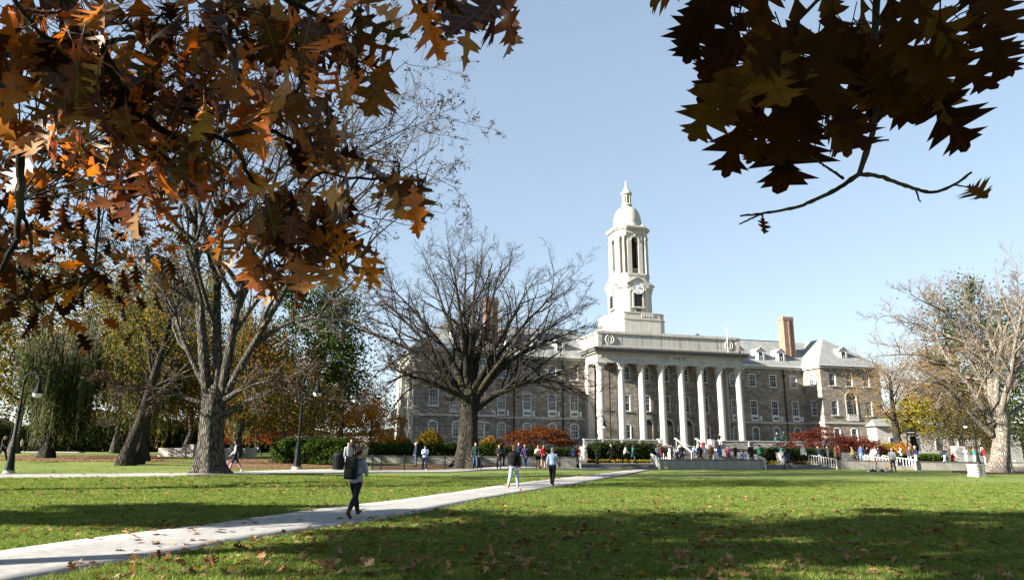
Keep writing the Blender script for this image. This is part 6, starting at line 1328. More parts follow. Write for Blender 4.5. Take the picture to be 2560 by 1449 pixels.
rows = [
 ('man in pale grey hoodie and sweatpants standing by the rubbish bin', G(868, 1177), T + 20, 1.78, 'stand', 'hood', 'long', 'grey', 'grey', 'short', 'black', 'white'),
 ('person in black half hidden behind the grey hoodie man', gpd(878, 50, .3), T, 1.85, 'stand', 'coat', 'long', 'black', 'black', 'short', 'black', 'black'),
 ('student in white hoodie and navy track trousers looking at a phone', G(1061, 1176), T + 10, 1.72, 'phone', 'hood', 'long', 'lblue', 'navy', 'short', 'brown', 'white'),
 ('person in dark coat waiting left of the phone reader', gpd(1040, 52, .25), 200, 1.72, 'stand', 'coat', 'long', 'navy', 'jean', 'cap', 'white', 'black'),
 ('man in dark green jacket and blue jeans by the dark elm trunk', gpd(1189, 50.5, .2), T, 1.80, 'stand', 'hood', 'long', 'dgreen', 'jean', 'short', 'dark', 'black'),
 ('woman in black holding a blue bag beyond the walking man', gpd(1248, 51, .2), T, 1.66, 'fold', 'coat', 'long', 'black', 'navy', 'long', 'black', 'black'),
 ('person in teal top just behind the man in the black jacket', gpd(1260, 55, .25), 10, 1.70, 'stand', 'shirt', 'long', 'teal', 'black', 'short', 'dark', 'black'),
 ('person in navy coat right of the man in the black jacket', gpd(1297, 53, .25), T, 1.80, 'stand', 'coat', 'long', 'navy', 'black', 'short', 'black', 'black'),
 ('woman in dark purple coat and jeans with white shoes', gpd(1313, 52, .2), T - 20, 1.74, 'walk', 'coat', 'long', 'purple', 'jean', 'long', 'black', 'white'),
 ('woman in cream blouse and black skirt under the rust red maple', gpd(1345, 52.5, .2), T, 1.66, 'fold', 'shirt', 'skirt', 'cream', 'black', 'long', 'brown', 'brown'),
 ('woman in red and white top under the rust red maple', gpd(1358, 52.2, .2), T + 30, 1.68, 'fold', 'shirt', 'skirt', 'red', 'black', 'long', 'dark', 'black'),
 ('person in blue perched beside the pale railing', gpd(1433, 60.6, .96), 100, 1.70, 'sit', 'shirt', 'long', 'blue', 'black', 'short', 'dark', 'black'),
 ('person in bright red top perched beside the pale railing', gpd(1444, 60.8, .96), 80, 1.68, 'sit', 'shirt', 'long', 'red', 'black', 'short', 'black', 'black'),
 ('dark dressed person striding past the tall dark hedge', gpd(1530, 64, PZ), 180, 1.76, 'walk', 'coat', 'long', 'black', 'black', 'short', 'black', 'black'),
 ('long haired woman with white scarf before the tall hedge', gpd(1563, 65, PZ), 0, 1.70, 'walk', 'shirt', 'long', 'white', 'black', 'long', 'black', 'black'),
 ('woman in pale turquoise top and jeans before the tall hedge', gpd(1582, 65, PZ), 0, 1.72, 'walk2', 'shirt', 'long', 'teal', 'jean', 'long', 'brown', 'brown'),
 ('person in black leaning at the left end of the panel wall', gpd(1634, 65, PZ), 30, 1.70, 'fold', 'coat', 'long', 'black', 'black', 'short', 'black', 'black'),
 ('person in grey top and blue jeans at the left end of the panel wall', gpd(1645, 64.4, PZ), T, 1.72, 'fold', 'shirt', 'long', 'grey', 'jean', 'short', 'dark', 'white'),
 ('person in maroon jacket behind the left end of the panel wall', gpd(1653, 66, PZ), 45, 1.76, 'stand', 'coat', 'long', 'maroon', 'black', 'short', 'black', 'black'),
 ('person in dark brown bending over the panel wall', gpd(1664, 66, PZ), T, 1.66, 'phone', 'coat', 'long', 'brown', 'black', 'short', 'black', 'black'),
 ('man in navy jacket standing behind the panel wall', gpd(1679, 67, PZ), 0, 1.76, 'stand', 'hood', 'long', 'navy', 'black', 'short', 'dark', 'black'),
 ('stout person in black in the middle of the crowd', gpd(1704, 66, PZ), T, 1.72, 'fold', 'coat', 'long', 'black', 'black', 'short', 'black', 'black'),
 ('person in navy sitting low next to the stout person in black', gpd(1692, 70, PZ + .4), T, 1.7, 'sit', 'hood', 'long', 'navy', 'black', 'short', 'black', 'black'),
 ('person in white shirt sitting on the portico steps', gpd(1698, 86.2, 1.35), T, 1.74, 'sit', 'shirt', 'long', 'white', 'jean', 'short', 'brown', 'white'),
 ('person in pale blue sitting on the portico steps between handrails', gpd(1735, 87, 1.2), T, 1.74, 'sit', 'shirt', 'long', 'lblue', 'jean', 'short', 'brown', 'white'),
 ('white clad figure sitting beside the red shirt on the steps', gpd(1746, 87, 1.5), T, 1.74, 'sit', 'hood', 'long', 'white', 'black', 'short', 'dark', 'white'),
 ('person in long black coat standing before the steps', gpd(1749, 68, PZ), 90, 1.70, 'stand', 'coat', 'long', 'black', 'black', 'long', 'black', 'black'),
 ('person in red shirt and jeans climbing the portico steps', gpd(1759, 86, 1.0), 90, 1.80, 'walk', 'shirt', 'long', 'red', 'jean', 'short', 'red', 'black'),
 ('man in brown coat behind the panel wall', gpd(1777, 68, PZ), 60, 1.74, 'stand', 'coat', 'long', 'brown', 'black', 'short', 'black', 'black'),
 ('woman with blue backpack and auburn hair behind the panel wall', gpd(1798, 67, PZ), 80, 1.64, 'stand', 'hood', 'long', 'blue', 'jean', 'long', 'brown', 'black'),
 ('person in black perched on the terrace wall right of the steps', gpd(1800, 87.2, 2.72), T, 1.72, 'sit', 'shirt', 'long', 'black', 'white', 'short', 'black', 'white'),
 ('woman with bright pink scarf behind the panel wall', gpd(1819, 67, PZ), T, 1.66, 'fold', 'coat', 'long', 'pink', 'black', 'long', 'black', 'black'),
 ('man in black blazer and khaki trousers behind the panel wall', gpd(1838, 66, PZ), T + 20, 1.74, 'phone', 'coat', 'long', 'black', 'khaki', 'short', 'black', 'brown'),
 ('person in white sitting behind the panel wall next to the blazer', gpd(1849, 65.2, .72), 90, 1.7, 'sit', 'shirt', 'long', 'white', 'navy', 'short', 'dark', 'black'),
 ('person in pale blue shirt sitting slumped behind the panel wall', gpd(1860, 65.4, .72), 90, 1.7, 'sit', 'shirt', 'long', 'lblue', 'navy', 'short', 'dark', 'black'),
 ('tall person in black coat and jeans by the right steps railing', gpd(1877, 69, PZ), 100, 1.86, 'stand', 'coat', 'long', 'black', 'jean', 'short', 'black', 'black'),
 ('person in bright green shirt at the left of the armillary steps', gpd(1900, 66.6, PZ), 90, 1.76, 'stand', 'shirt', 'long', 'green', 'black', 'short', 'dark', 'black'),
 ('man in navy coat and grey trousers walking left below the armillary sphere', G(1968, 1172), 180, 1.78, 'walk', 'coat', 'long', 'navy', 'dgrey', 'short', 'dark', 'black'),
 ('person in black walking behind the navy coated man', gpd(1977, 66.4, PZ), 180, 1.76, 'walk2', 'coat', 'long', 'black', 'black', 'short', 'black', 'black'),
 ('person in white sweatshirt and black trousers right of the armillary sphere', gpd(2008, 66.2, PZ), T, 1.74, 'stand', 'hood', 'long', 'white', 'black', 'short', 'light', 'black'),
 ('woman in navy top and grey jeans striding left above the steps', gpd(2047, 66.4, PZ), 185, 1.72, 'walk', 'shirt', 'long', 'navy', 'grey', 'long', 'light', 'white'),
 ('person in black right behind the striding woman', gpd(2062, 67.5, PZ), 180, 1.74, 'walk2', 'coat', 'long', 'black', 'black', 'short', 'black', 'black'),
 ('dark clothed person behind the slanting picket railing', gpd(2070, 69, PZ), 180, 1.72, 'stand', 'coat', 'long', 'dgrey', 'black', 'short', 'black', 'black'),
 ('person in dark brown jacket behind the blue-grey wall', gpd(2088, 70, PZ), 0, 1.74, 'stand', 'coat', 'long', 'brown', 'black', 'short', 'black', 'black'),
 ('man in maroon shirt behind the blue-grey wall', gpd(2098, 68, PZ), 180, 1.76, 'stand', 'shirt', 'long', 'maroon', 'black', 'short', 'dark', 'black'),
 ('person in yellow green top under the smaller crimson maple', gpd(2131, 70, PZ), 180, 1.68, 'stand', 'shirt', 'long', 'yellow', 'dgrey', 'short', 'brown', 'black'),
 ('man in plain blue shirt and trousers standing behind the blue-grey wall', gpd(2153, 68, PZ), 90, 1.82, 'stand', 'shirt', 'long', 'blue', 'lblue', 'short', 'brown', 'black'),
 ('person in black top and white trousers right of the man in blue', gpd(2168, 69, PZ), T, 1.66, 'fold', 'shirt', 'long', 'black', 'white', 'long', 'dark', 'white'),
 ('person in white shirt near the top of the ramp railing', gpd(2187, 68, PZ), 0, 1.70, 'phone', 'shirt', 'long', 'white', 'maroon', 'short', 'light', 'black'),
 ('person with navy pack and white shirt at the ramp top', gpd(2195, 70, PZ), 0, 1.72, 'stand', 'shirt', 'long', 'navy', 'grey', 'short', 'black', 'black'),
 ('stout man in white shirt and cap with dark trousers standing on the grass', G(2235, 1179), 60, 1.86, 'stand', 'hood', 'long', 'white', 'dgrey', 'cap', 'white', 'brown'),
 ('person in white hooded top behind the ramp railings', gpd(2253, 69, PZ), 150, 1.74, 'phone', 'hood', 'long', 'white', 'black', 'short', 'black', 'black'),
 ('man in charcoal jacket and jeans near the signpost', gpd(2273, 69, PZ), T, 1.72, 'stand', 'hood', 'long', 'dgrey', 'ljean', 'short', 'light', 'black'),
 ('man with white cap and navy backpack near the signpost', gpd(2288, 68, PZ), 10, 1.78, 'stand', 'shirt', 'long', 'navy', 'grey', 'cap', 'white', 'black'),
 ('person with navy backpack and pale jeans above the long wall', gpd(2360, 68.6, PZ), 0, 1.76, 'walk', 'shirt', 'long', 'navy', 'ljean', 'short', 'light', 'black'),
 ('person in red jacket sitting above the long wall', gpd(2378, 69, .7), 0, 1.72, 'sit', 'hood', 'long', 'red', 'black', 'cap', 'white', 'black'),
 ('person in pale blue shirt above the long wall', gpd(2414, 68.8, PZ), 200, 1.72, 'phone', 'shirt', 'long', 'lblue', 'cream', 'short', 'light', 'black'),
 ('person in teal shirt beside the lamp behind the white pillar', gpd(2434, 68.8, PZ), 0, 1.72, 'stand', 'shirt', 'long', 'teal', 'white', 'short', 'light', 'black'),
 ('person in dark maroon sweater and pale trousers near the pale elm', gpd(2459, 69, PZ), 180, 1.78, 'stand', 'hood', 'long', 'maroon', 'cream', 'short', 'dark', 'black'),
 ('blonde woman in a dark coat cut by the left picture edge', gpd(6, 50, .5), 0, 1.70, 'walk', 'coat', 'long', 'black', 'black', 'long', 'light', 'black'),
 ('distant person in cream top behind the nearest lamp', gpd(52, 88, .5), 170, 1.75, 'walk', 'shirt', 'long', 'cream', 'dgrey', 'short', 'dark', 'black'),
 ('distant person in black top and pale jeans among thin trunks', gpd(646, 82, .5), 180, 1.80, 'walk', 'coat', 'long', 'black', 'ljean', 'short', 'black', 'black'),
 ('distant person in white shirt in the shade under the willow', gpd(92, 98, .5), 0, 1.75, 'stand', 'shirt', 'long', 'white', 'black', 'short', 'dark', 'black'),
 ('person in blue shirt beyond the bushy hedge', gpd(762, 66, .7), 0, 1.72, 'stand', 'shirt', 'long', 'blue', 'black', 'short', 'dark', 'black')]
for lb, loc, fc, h, ps, tp, bt_, tc, bc, hr, hcol, sc in rows:
    loc = np.array(loc, float)
    if ps == 'sit': person(lb, loc, fc, h, ps, tp, bt_, tc, bc, hr, hcol, sc, seat=1)
    else: person(lb, loc, fc, h, ps, tp, bt_, tc, bc, hr, hcol, sc)
sb = person('blonde woman in white sitting on the grass at the right', G(2188, 1178.5), 150, 1.70, 'ground', 'shirt', 'short', 'white', 'navy', 'long', 'blonde', 'white', True, .02, seat=1)
sb2 = person('woman in tan top sitting on the grass behind the stout man', G(2226, 1178), 200, 1.70, 'ground', 'shirt', 'short', 'tan', 'grey', 'long', 'light', 'white', True, .02, seat=1)
for (x, y, c1, lab) in ((2206, 1178.5, 'jean', 'dark rucksack lying on the grass beside the blonde woman'), (2217, 1179, 'white', 'white bag lying on the grass between the sunbathers')):
    e = empty('ground_bag', G(x, y), .4, lab, 'bag'); m = MB(); m.ball((0, 0, .1), (.26, .17, .12), 14, 10); m.build('body', cloth(CO[c1]), e, 'all'); m = MB(); m.tube([(-.14, 0, .2), (-.04, .02, .3), (.1, 0, .2)], .015, 6); m.build('strap', cloth(CO['black']), e, 60)
# ------------------------------------------------------------------ oaks over the camera
rg = np.random.default_rng(77)
OUT_B = [(0.0, .012), (.06, .04), (.12, .15), (.18, .06), (.22, .10), (.28, .31), (.31, .22), (.345, .36), (.40, .25), (.45, .085), (.49, .12), (.55, .38), (.58, .27), (.63, .41), (.67, .24), (.71, .08), (.76, .12), (.80, .27), (.83, .16), (.87, .20), (.90, .07), (.95, .06), (1.0, 0.0)]
OUT = [(0, .012), (.05, .03), (.10, .04), (.125, .17), (.15, .12), (.175, .05), (.25, .05), (.275, .20), (.295, .33), (.315, .27), (.335, .37), (.355, .22), (.375, .07), (.47, .06), (.495, .24), (.515, .38), (.54, .30), (.56, .42), (.58, .24), (.60, .07), (.69, .06), (.715, .2), (.735, .30), (.755, .22), (.775, .27), (.795, .08), (.86, .05), (.885, .12), (.91, .06), (1, 0)]
SO = [(0, .02), (.14, .13), (.22, .06), (.33, .34), (.45, .10), (.60, .38), (.70, .10), (.82, .22), (1, 0)]
sv = np.array([(x + abs(s_) * w_ * .3, s_ * w_, .5 * w_ * abs(s_) - .15 * x * x) for s_ in (1, 0, -1) for x, w_ in SO]); sf = np.array([f_ for i in range(8) for f_ in ((9 + i, 9 + i + 1, i + 1, i), (18 + i, 18 + i + 1, 9 + i + 1, 9 + i))])
def merge_small(lst):
    V = []; F = []
    for q_, (p, d, nr, s_) in enumerate(lst): V.append(sv * s_ @ frame(d, nr).T + np.array(p)); F.append(sf + q_ * 27)
    return np.concatenate(V), np.concatenate(F)
def oak_leaf(name, mat, bend, cup, twist, seed, wide=1.0, OUT=OUT):
    r_ = np.random.default_rng(seed); V = []; F = []; n = len(OUT); ph = r_.uniform(0, 6.28, 3)
    for side in (1, 0, -1):
        for i, (x, w_) in enumerate(OUT):
            y = side * w_ * wide * (1 + .12 * math.sin(5 * x + ph[0] + side)); xx = x + (abs(y) * .30 if side else 0)
            z = bend * xx * xx + cup * abs(y) + twist * y * xx + .035 * math.sin(9 * xx + ph[1]) * abs(y) * 3
            V.append((xx, y, z))
    for i in range(n - 1):
        F.append((n + i, n + i + 1, i + 1, i)); F.append((2 * n + i, 2 * n + i + 1, n + i + 1, n + i))
    b = len(V)                                                   # petiole
    for x in (-.28, 0.0): V += [(x, .008, .05 * x), (x, -.008, .05 * x), (x, 0, .012 + .05 * x)]
    F += [(b, b + 1, b + 4, b + 3), (b + 1, b + 2, b + 5, b + 4), (b + 2, b, b + 3, b + 5)]
    return np.array(V), np.array(F)
def leaf_mat(name, stops, transl, vein=(.45, .36, .3), glow=(1.7, 1.05, .5), rough=.42, spec=.4):
    """oak leaf: object coordinates give midrib and side veins"""
    t = NT(name); oi = t.new('ObjectInfo'); col = t.ramp(oi.outputs['Random'], stops)
    c = t.new('TexCoord'); s = t.new('SeparateXYZ'); t.l.new(c.outputs['Object'], s.inputs[0]); ay = t.math('ABSOLUTE', s.outputs[1])
    w_ = t.math('SINE', t.math('MULTIPLY', t.math('SUBTRACT', s.outputs[0], t.math('MULTIPLY', ay, .75)), 46.0)); vn = t.math('GREATER_THAN', w_, .965); mid = t.math('LESS_THAN', ay, .011); vv = t.math('MAXIMUM', vn, mid)
    n = t.noise(c.outputs['Object'], 5, 5, .65); sp = t.noise(c.outputs['Object'], 26, 2, .5)
    col = t.mix(.7, col, t.ramp(n, [(.3, (.45, .42, .4)), (.7, (1.45, 1.35, 1.2))]), 'MULTIPLY'); col = t.mix(t.ramp(sp, [(.66, (0, 0, 0)), (.72, (.75, .75, .75))]), col, (.02, .012, .008)); base = t.mix(t.math('MULTIPLY', vv, .16), col, vein)
    t.done(base, rough, spec); tr = t.new('BsdfTranslucent'); t.set(tr.inputs[0], t.mix(1.0, t.mix(t.math('MULTIPLY', vv, .6), col, (.06, .02, .01)), glow, 'MULTIPLY'))
    ms = t.new('MixShader'); ms.inputs[0].default_value = transl; t.l.new(t.b.outputs[0], ms.inputs[1]); t.l.new(tr.outputs[0], ms.inputs[2]); t.l.new(ms.outputs[0], t.n['Material Output'].inputs[0]); return t.m
OAK = [(0, (.018, .007, .003)), (.30, (.05, .018, .006)), (.52, (.13, .045, .010)), (.64, (.30, .18, .085)), (.74, (.20, .10, .03)), (.84, (.28, .075, .006)), (1, (.50, .19, .012))]
ML_OAK = leaf_mat('oak_leaf_autumn', OAK, .42); ML_DARK = leaf_mat('oak_leaf_shade', [(0, (.013, .0065, .0025)), (.5, (.030, .015, .0045)), (.8, (.050, .030, .007)), (1, (.085, .055, .012))], .5, (.01, .006, .003), (1.7, 1.0, .4), .75, .05)  # oak_leaf_shade: darker copy of the leaf, its shade put into the colours
ML_DRY = leaf_mat('oak_leaf_fallen', [(0, (.09, .04, .016)), (.35, (.18, .09, .04)), (.7, (.29, .18, .10)), (.9, (.38, .26, .16)), (1, (.40, .21, .035))], .15, (.5, .4, .3), (1.3, 1.0, .6), .7, .2)
LV = [oak_leaf('l', None, b, c, t_, i, w_, OUT if i in (1, 4, 6) else OUT_B) for i, (b, c, t_, w_) in enumerate([(-.3, .35, .2, 1.0), (.3, .6, -.4, .95), (-.6, .7, .5, .8), (.45, .2, .3, 1.05), (-.2, 1.1, -.6, .62), (.1, .45, .8, 1.0), (-.9, .5, -.3, .85)])]
LB = [oak_leaf('l', None, b, c, t_, 20 + i, w_, OUT_B) for i, (b, c, t_, w_) in enumerate([(-.15, .2, .1, 1.0), (.12, .35, -.2, .9), (-.25, .3, .3, 1.05), (.2, .15, .2, .95), (-.1, .55, -.3, .8), (.05, .25, .4, 1.0), (-.3, .3, -.2, .9)])]
LM = {}
for k_, mt, L__ in (('oak', ML_OAK, LV), ('dark', ML_DARK, LB), ('dry', ML_DRY, LV)): LM[k_] = [rawmesh('oak_leaf', v, f, mt, True) for v, f in L__]
def frame(d, nrm):
    d = np.array(d, float); d /= np.linalg.norm(d); y = np.cross(nrm, d); y /= np.linalg.norm(y) + 1e-9; z = np.cross(d, y); return np.stack([d, y, z], 1)
def put_leaf(parent, kind, p, d, nrm, size, name='leaf', i=None, off=None):
    o = bpy.data.objects.new(name, LM[kind][rg.integers(0, len(LV)) if i is None else i]); link(o, parent); R_ = frame(d, nrm); q = np.array(p) - (off if off is not None else 0)
    o.matrix_local = Matrix([[*(R_[r] * size), q[r]] for r in range(3)] + [[0, 0, 0, 1]]); return o
def merge_leaves(lst, which):
    V = []; F = []; b = 0
    for p, d, nrm, size in lst:
        v, f = LV[rg.integers(0, len(LV))]; V.append(v * size @ frame(d, nrm).T + np.array(p)); F.append(f + b); b += len(v)
    return np.concatenate(V), np.concatenate(F)
def smooth(P, n):
    for _ in range(n): Q = P.copy(); Q[1:-1] = (P[:-2] + 2 * P[1:-1] + P[2:]) / 4; P = Q
    return P
right_v, up_v = CR, CU
def hang(px_ang, toward):
    """direction seen at an angle in the picture (0 = straight down, + = to the right), tilted towards or away from the viewer"""
    a = rad(px_ang); d = -up_v * math.cos(a) + right_v * math.sin(a) + CF * toward; return d / np.linalg.norm(d)
def mat_static_leaf(name, stops, transl, glow=(1.7, 1.05, .5)):
    return mat_leaf(name, stops, transl)
# --- oak at the left: trunk behind the photographer's left shoulder, boughs reaching into the picture
oa = np.array([-6.2, -2.6, 0.0]); oak = empty('oak_tree', oa, 0, 'oak with orange and brown leaves on boughs filling the upper left', 'tree', 'oaks beside the photographer')
TP = resample(np.array([oa - [0, 0, .2], oa + [.1, 0, 3], oa + [.3, .2, 7], oa + [.2, .5, 11], oa + [0, .6, 15]]), 16); addmesh('trunk', local(trunk_mesh(TP, np.linspace(.42, .12, 16), 16, 1.6, 5, 4), oa), BK_DARK, oak)
BR_ = [([(110, -160), (150, -40), (180, 30), (250, 110), (300, 210), (350, 290), (400, 325), (455, 350)], 2.7, .021, .011), ([(455, 350), (510, 333), (560, 340), (600, 380), (625, 450), (690, 520), (770, 545)], 2.65, .010, .004), ([(-60, 40), (0, 180), (30, 310), (55, 410), (48, 500), (50, 575), (25, 640), (0, 680)], 3.2, .022, .008),
    ([(20, -60), (50, 30), (90, 70), (140, 115), (180, 150)], 2.5, .008, .003), ([(560, 340), (640, 318), (730, 345), (790, 420), (850, 442), (930, 452), (1000, 440), (1060, 470)], 2.5, .008, .003), ([(560, -140), (640, -40), (740, 10), (820, 50), (890, 90)], 2.4, .014, .004), ([(760, 0), (950, -40), (1080, -20), (1200, 0), (1290, 20)], 2.1, .008, .003),
    ([(130, -80), (150, 60), (200, 180), (290, 300), (360, 430)], 3.0, .010, .004), ([(300, 210), (330, 330), (350, 420), (340, 470)], 2.7, .008, .003), ([(250, 110), (330, 90), (420, 130), (520, 180)], 2.6, .008, .003), ([(740, 10), (740, 130), (760, 240), (750, 330)], 2.5, .007, .003), ([(30, 310), (110, 330), (180, 370), (240, 470), (250, 560), (230, 690)], 5.5, .016, .006), ([(48, 500), (80, 600), (70, 720), (95, 780)], 5.0, .012, .005), ([(690, 520), (740, 600), (700, 680)], 2.6, .005, .003), ([(770, 545), (840, 600), (860, 680)], 2.6, .005, .003), ([(40, 420), (150, 430), (270, 470), (400, 480)], 6.5, .014, .005)]
BPs = []
for px, d, r0, r1 in BR_:
    P = smooth(resample(np.array([ATD(x, y, d) for x, y in px]), 28), 4); P[1:-1] += rg.normal(size=(26, 3)) * .003; BPs.append(P); addmesh('bough', local(tubes(P[None], (np.linspace(r0, r1, 28) * (1 + .12 * rg.random(28)))[None], 8), oa), BK_DARK, oak)
for k, j in enumerate((0, 2, 3, 5, 6, 7)):                                     # boughs continue to the trunk above the frame
    s0 = BPs[j][0]; mid = s0 * .45 + (oa + [.2, .1, 5.2 + .5 * k]) * .55 + np.array([0, 0, .9]); P = resample(np.array([oa + [.15, .1, 4.3 + .6 * k], mid, s0 + (s0 - BPs[j][1]) * .2, s0]), 12)
    addmesh('limb', local(tubes(P[None], np.linspace(.10, .022, 12)[None], 8), oa), BK_DARK, oak)
ALLB = np.concatenate(BPs)
CL = [(100, 60, 130, 80, 17, 2.7), (250, 70, 120, 80, 15, 2.7), (400, 60, 140, 90, 17, 2.6), (560, 50, 120, 80, 17, 2.5), (700, 80, 130, 90, 20, 2.45), (830, 90, 110, 80, 19, 2.4), (910, 15, 90, 40, 9, 2.3), (890, 190, 60, 80, 10, 2.45), (60, 180, 90, 80, 13, 2.9), (180, 180, 100, 70, 12, 2.8), (230, 260, 80, 80, 12, 2.75), (330, 240, 110, 80, 15, 2.7), (450, 190, 120, 90, 15, 2.65), (460, 300, 90, 80, 14, 2.7), (545, 230, 50, 80, 6, 2.7),
    (150, 330, 120, 70, 10, 3.0), (300, 380, 110, 80, 12, 2.75), (420, 400, 120, 70, 15, 2.7), (520, 420, 60, 60, 6, 2.65), (350, 470, 70, 50, 6, 2.8), (740, 250, 90, 90, 14, 2.5), (745, 330, 70, 70, 9, 2.5), (800, 400, 60, 60, 7, 2.5), (840, 370, 40, 60, 4, 2.5), (600, 585, 60, 45, 8, 2.65), (700, 545, 90, 50, 16, 2.6), (790, 560, 90, 60, 19, 2.6), (855, 620, 55, 80, 14, 2.6), (690, 685, 50, 50, 8, 2.6), (775, 630, 50, 50, 6, 2.6), (750, 500, 110, 40, 10, 2.6),
    (950, 470, 40, 25, 3, 2.5), (1035, 465, 45, 25, 4, 2.5), (985, 425, 35, 20, 2, 2.5), (1030, 0, 60, 20, 4, 2.2), (1100, 0, 50, 20, 4, 2.15), (1170, 0, 60, 25, 5, 2.1), (1260, 5, 50, 25, 5, 2.1), (640, 180, 80, 100, 8, 2.7), (60, 380, 80, 60, 8, 3.2)]
near = []; tw = []
for cx, cy, rx, ry, n, d in CL:
    dd = d + rg.normal() * .12; ctr = ATD(cx, cy - 20, dd); j = np.argmin(np.linalg.norm(ALLB - ctr, axis=1)); a = ALLB[j]; m_ = (a + ctr) / 2 + rg.normal(size=3) * .02 + np.array([0, 0, .03]); tw.append((np.array([a, m_, ctr]), .004))
    for _ in range(n):
        x = cx + rg.normal() * rx * .55; y = cy + rg.normal() * ry * .55 - 25; p = ATD(x, y, dd + rg.normal() * .13); s_ = rg.uniform(.11, .19)
        dr = hang(np.clip(rg.normal() * 42, -110, 110), rg.normal() * .45); nr = -CF * rg.uniform(.2, 1.1) + right_v * rg.normal() * .9 + up_v * rg.normal() * .55 + np.array([-.35, 0, .2])
        near.append((p, dr, nr, s_)); tw.append((np.array([ctr, (ctr + p) / 2 + rg.normal(size=3) * .012, p]), .0016))
for cx, cy, rx, ry, n, d in [(80, 430, 110, 110, 80, 6.5), (60, 600, 110, 120, 80, 6.0), (90, 730, 100, 80, 50, 6.0), (230, 560, 90, 70, 36, 7), (245, 690, 60, 60, 22, 6.0), (360, 470, 90, 50, 26, 7), (560, 450, 60, 60, 14, 7), (200, 480, 130, 60, 44, 7), (560, 120, 200, 100, 50, 5), (250, 300, 200, 100, 60, 5.5), (100, 120, 120, 100, 50, 5), (430, 350, 150, 100, 40, 5)]:
    cc = [ATD(cx + rg.normal() * rx * .5, cy + rg.normal() * ry * .5, d + rg.normal() * .4) for _ in range(6)]
    for c_ in cc: j = np.argmin(np.linalg.norm(ALLB - c_, axis=1)); a = ALLB[j]; tw.append((np.array([a, (a + c_) / 2 + rg.normal(size=3) * .1, c_]), .006))
    for _ in range(n):
        c_ = cc[rg.integers(0, 6)]; p = c_ + rg.normal(size=3) * d * .035; near.append((p, hang(rg.normal() * 45, rg.normal() * .5), -CF + rg.normal(size=3) * .8, rg.uniform(.11, .17))); tw.append((np.array([c_, (c_ + p) / 2 + rg.normal(size=3) * .02, p]), .0025))
big = sorted(range(len(near)), key=lambda i: -near[i][3] / np.linalg.norm(near[i][0] - CP)); pick = set(big[:300])
for i in big[:300]: p, d, nr, s_ = near[i]; put_leaf(oak, 'oak', p, d, nr, s_, off=oa)
addmesh('leaves', local(merge_small([near[i] for i in big[300:]]), oa), mat_static_leaf('oak_leaf_far', OAK, .4), oak, True, 'stuff')
TWP = np.array([resample(t_[0], 4) for t_ in tw]); TWR = np.array([[t_[1]] * 4 for t_ in tw]); addmesh('twig', local(tubes(TWP, TWR, 4), oa), BK_DARK, oak, True, 'stuff')
# --- second oak: leaves hanging close in front of the lens at the upper right
ob = np.array([4.6, -2.0, 0.0]); oak2 = empty('oak_tree', ob, 0, 'oak with dark shaded leaves hanging close at the upper right', 'tree', 'oaks beside the photographer')
TP = resample(np.array([ob - [0, 0, .2], ob + [0, 0, 4], ob + [-.2, .1, 8], ob + [-.3, .1, 12]]), 14); addmesh('trunk', local(trunk_mesh(TP, np.linspace(.36, .1, 14), 14, 1.6, 5, 6), ob), BK_DARK, oak2)
TW2 = [([(2240, -420), (2205, -160), (2190, 0), (2186, 150), (2195, 300), (2148, 435)], 1.3, .0068, .0042), ([(2148, 435), (2115, 460), (2060, 490), (1990, 520), (1920, 532), (1850, 540)], 1.3, .0040, .0016), ([(2148, 435), (2205, 440), (2270, 468), (2340, 486), (2390, 460), (2430, 430)], 1.3, .0036, .0018), ([(2110, 447), (2070, 420), (2025, 390)], 1.3, .0024, .0014), ([(2190, 352), (2222, 350)], 1.3, .002, .0012), ([(2290, 475), (2300, 505)], 1.3, .0014, .001), ([(1905, 534), (1880, 545), (1848, 560)], 1.3, .002, .0012), ([(1905, 534), (1912, 560)], 1.3, .0012, .001), ([(2385, 462), (2430, 470)], 1.3, .0012, .001),
    ([(2200, -120), (2080, -30), (1980, 60), (1940, 160)], 1.25, .0035, .002), ([(2200, -120), (2300, -20), (2350, 80), (2370, 150)], 1.3, .0035, .002), ([(2080, -30), (1900, -60), (1800, -30)], 1.25, .003, .002), ([(2300, -20), (2420, -50), (2480, 10)], 1.35, .003, .002)]
B2s = []
for px, d, r0, r1 in TW2:
    P = resample(np.array([ATD(x, y, d) for x, y in px]), 30); P = smooth(P, 6); P[1:-1] += rg.normal(size=(28, 3)) * .0005; rr = np.linspace(r0, r1, 30) * (1 + .25 * (np.arange(30) % 5 == 2)); B2s.append(P); addmesh('twig', local(tubes(P[None], rr[None], 8), ob), BK_DARK, oak2)
s0 = B2s[0][0]; P = resample(np.array([ob + [-.1, 0, 4.2], (ob + s0) / 2 + [0, 0, 2.2], s0]), 12); addmesh('limb', local(tubes(P[None], np.linspace(.06, .007, 12)[None], 8), ob), BK_DARK, oak2)
AB2 = np.concatenate(B2s)
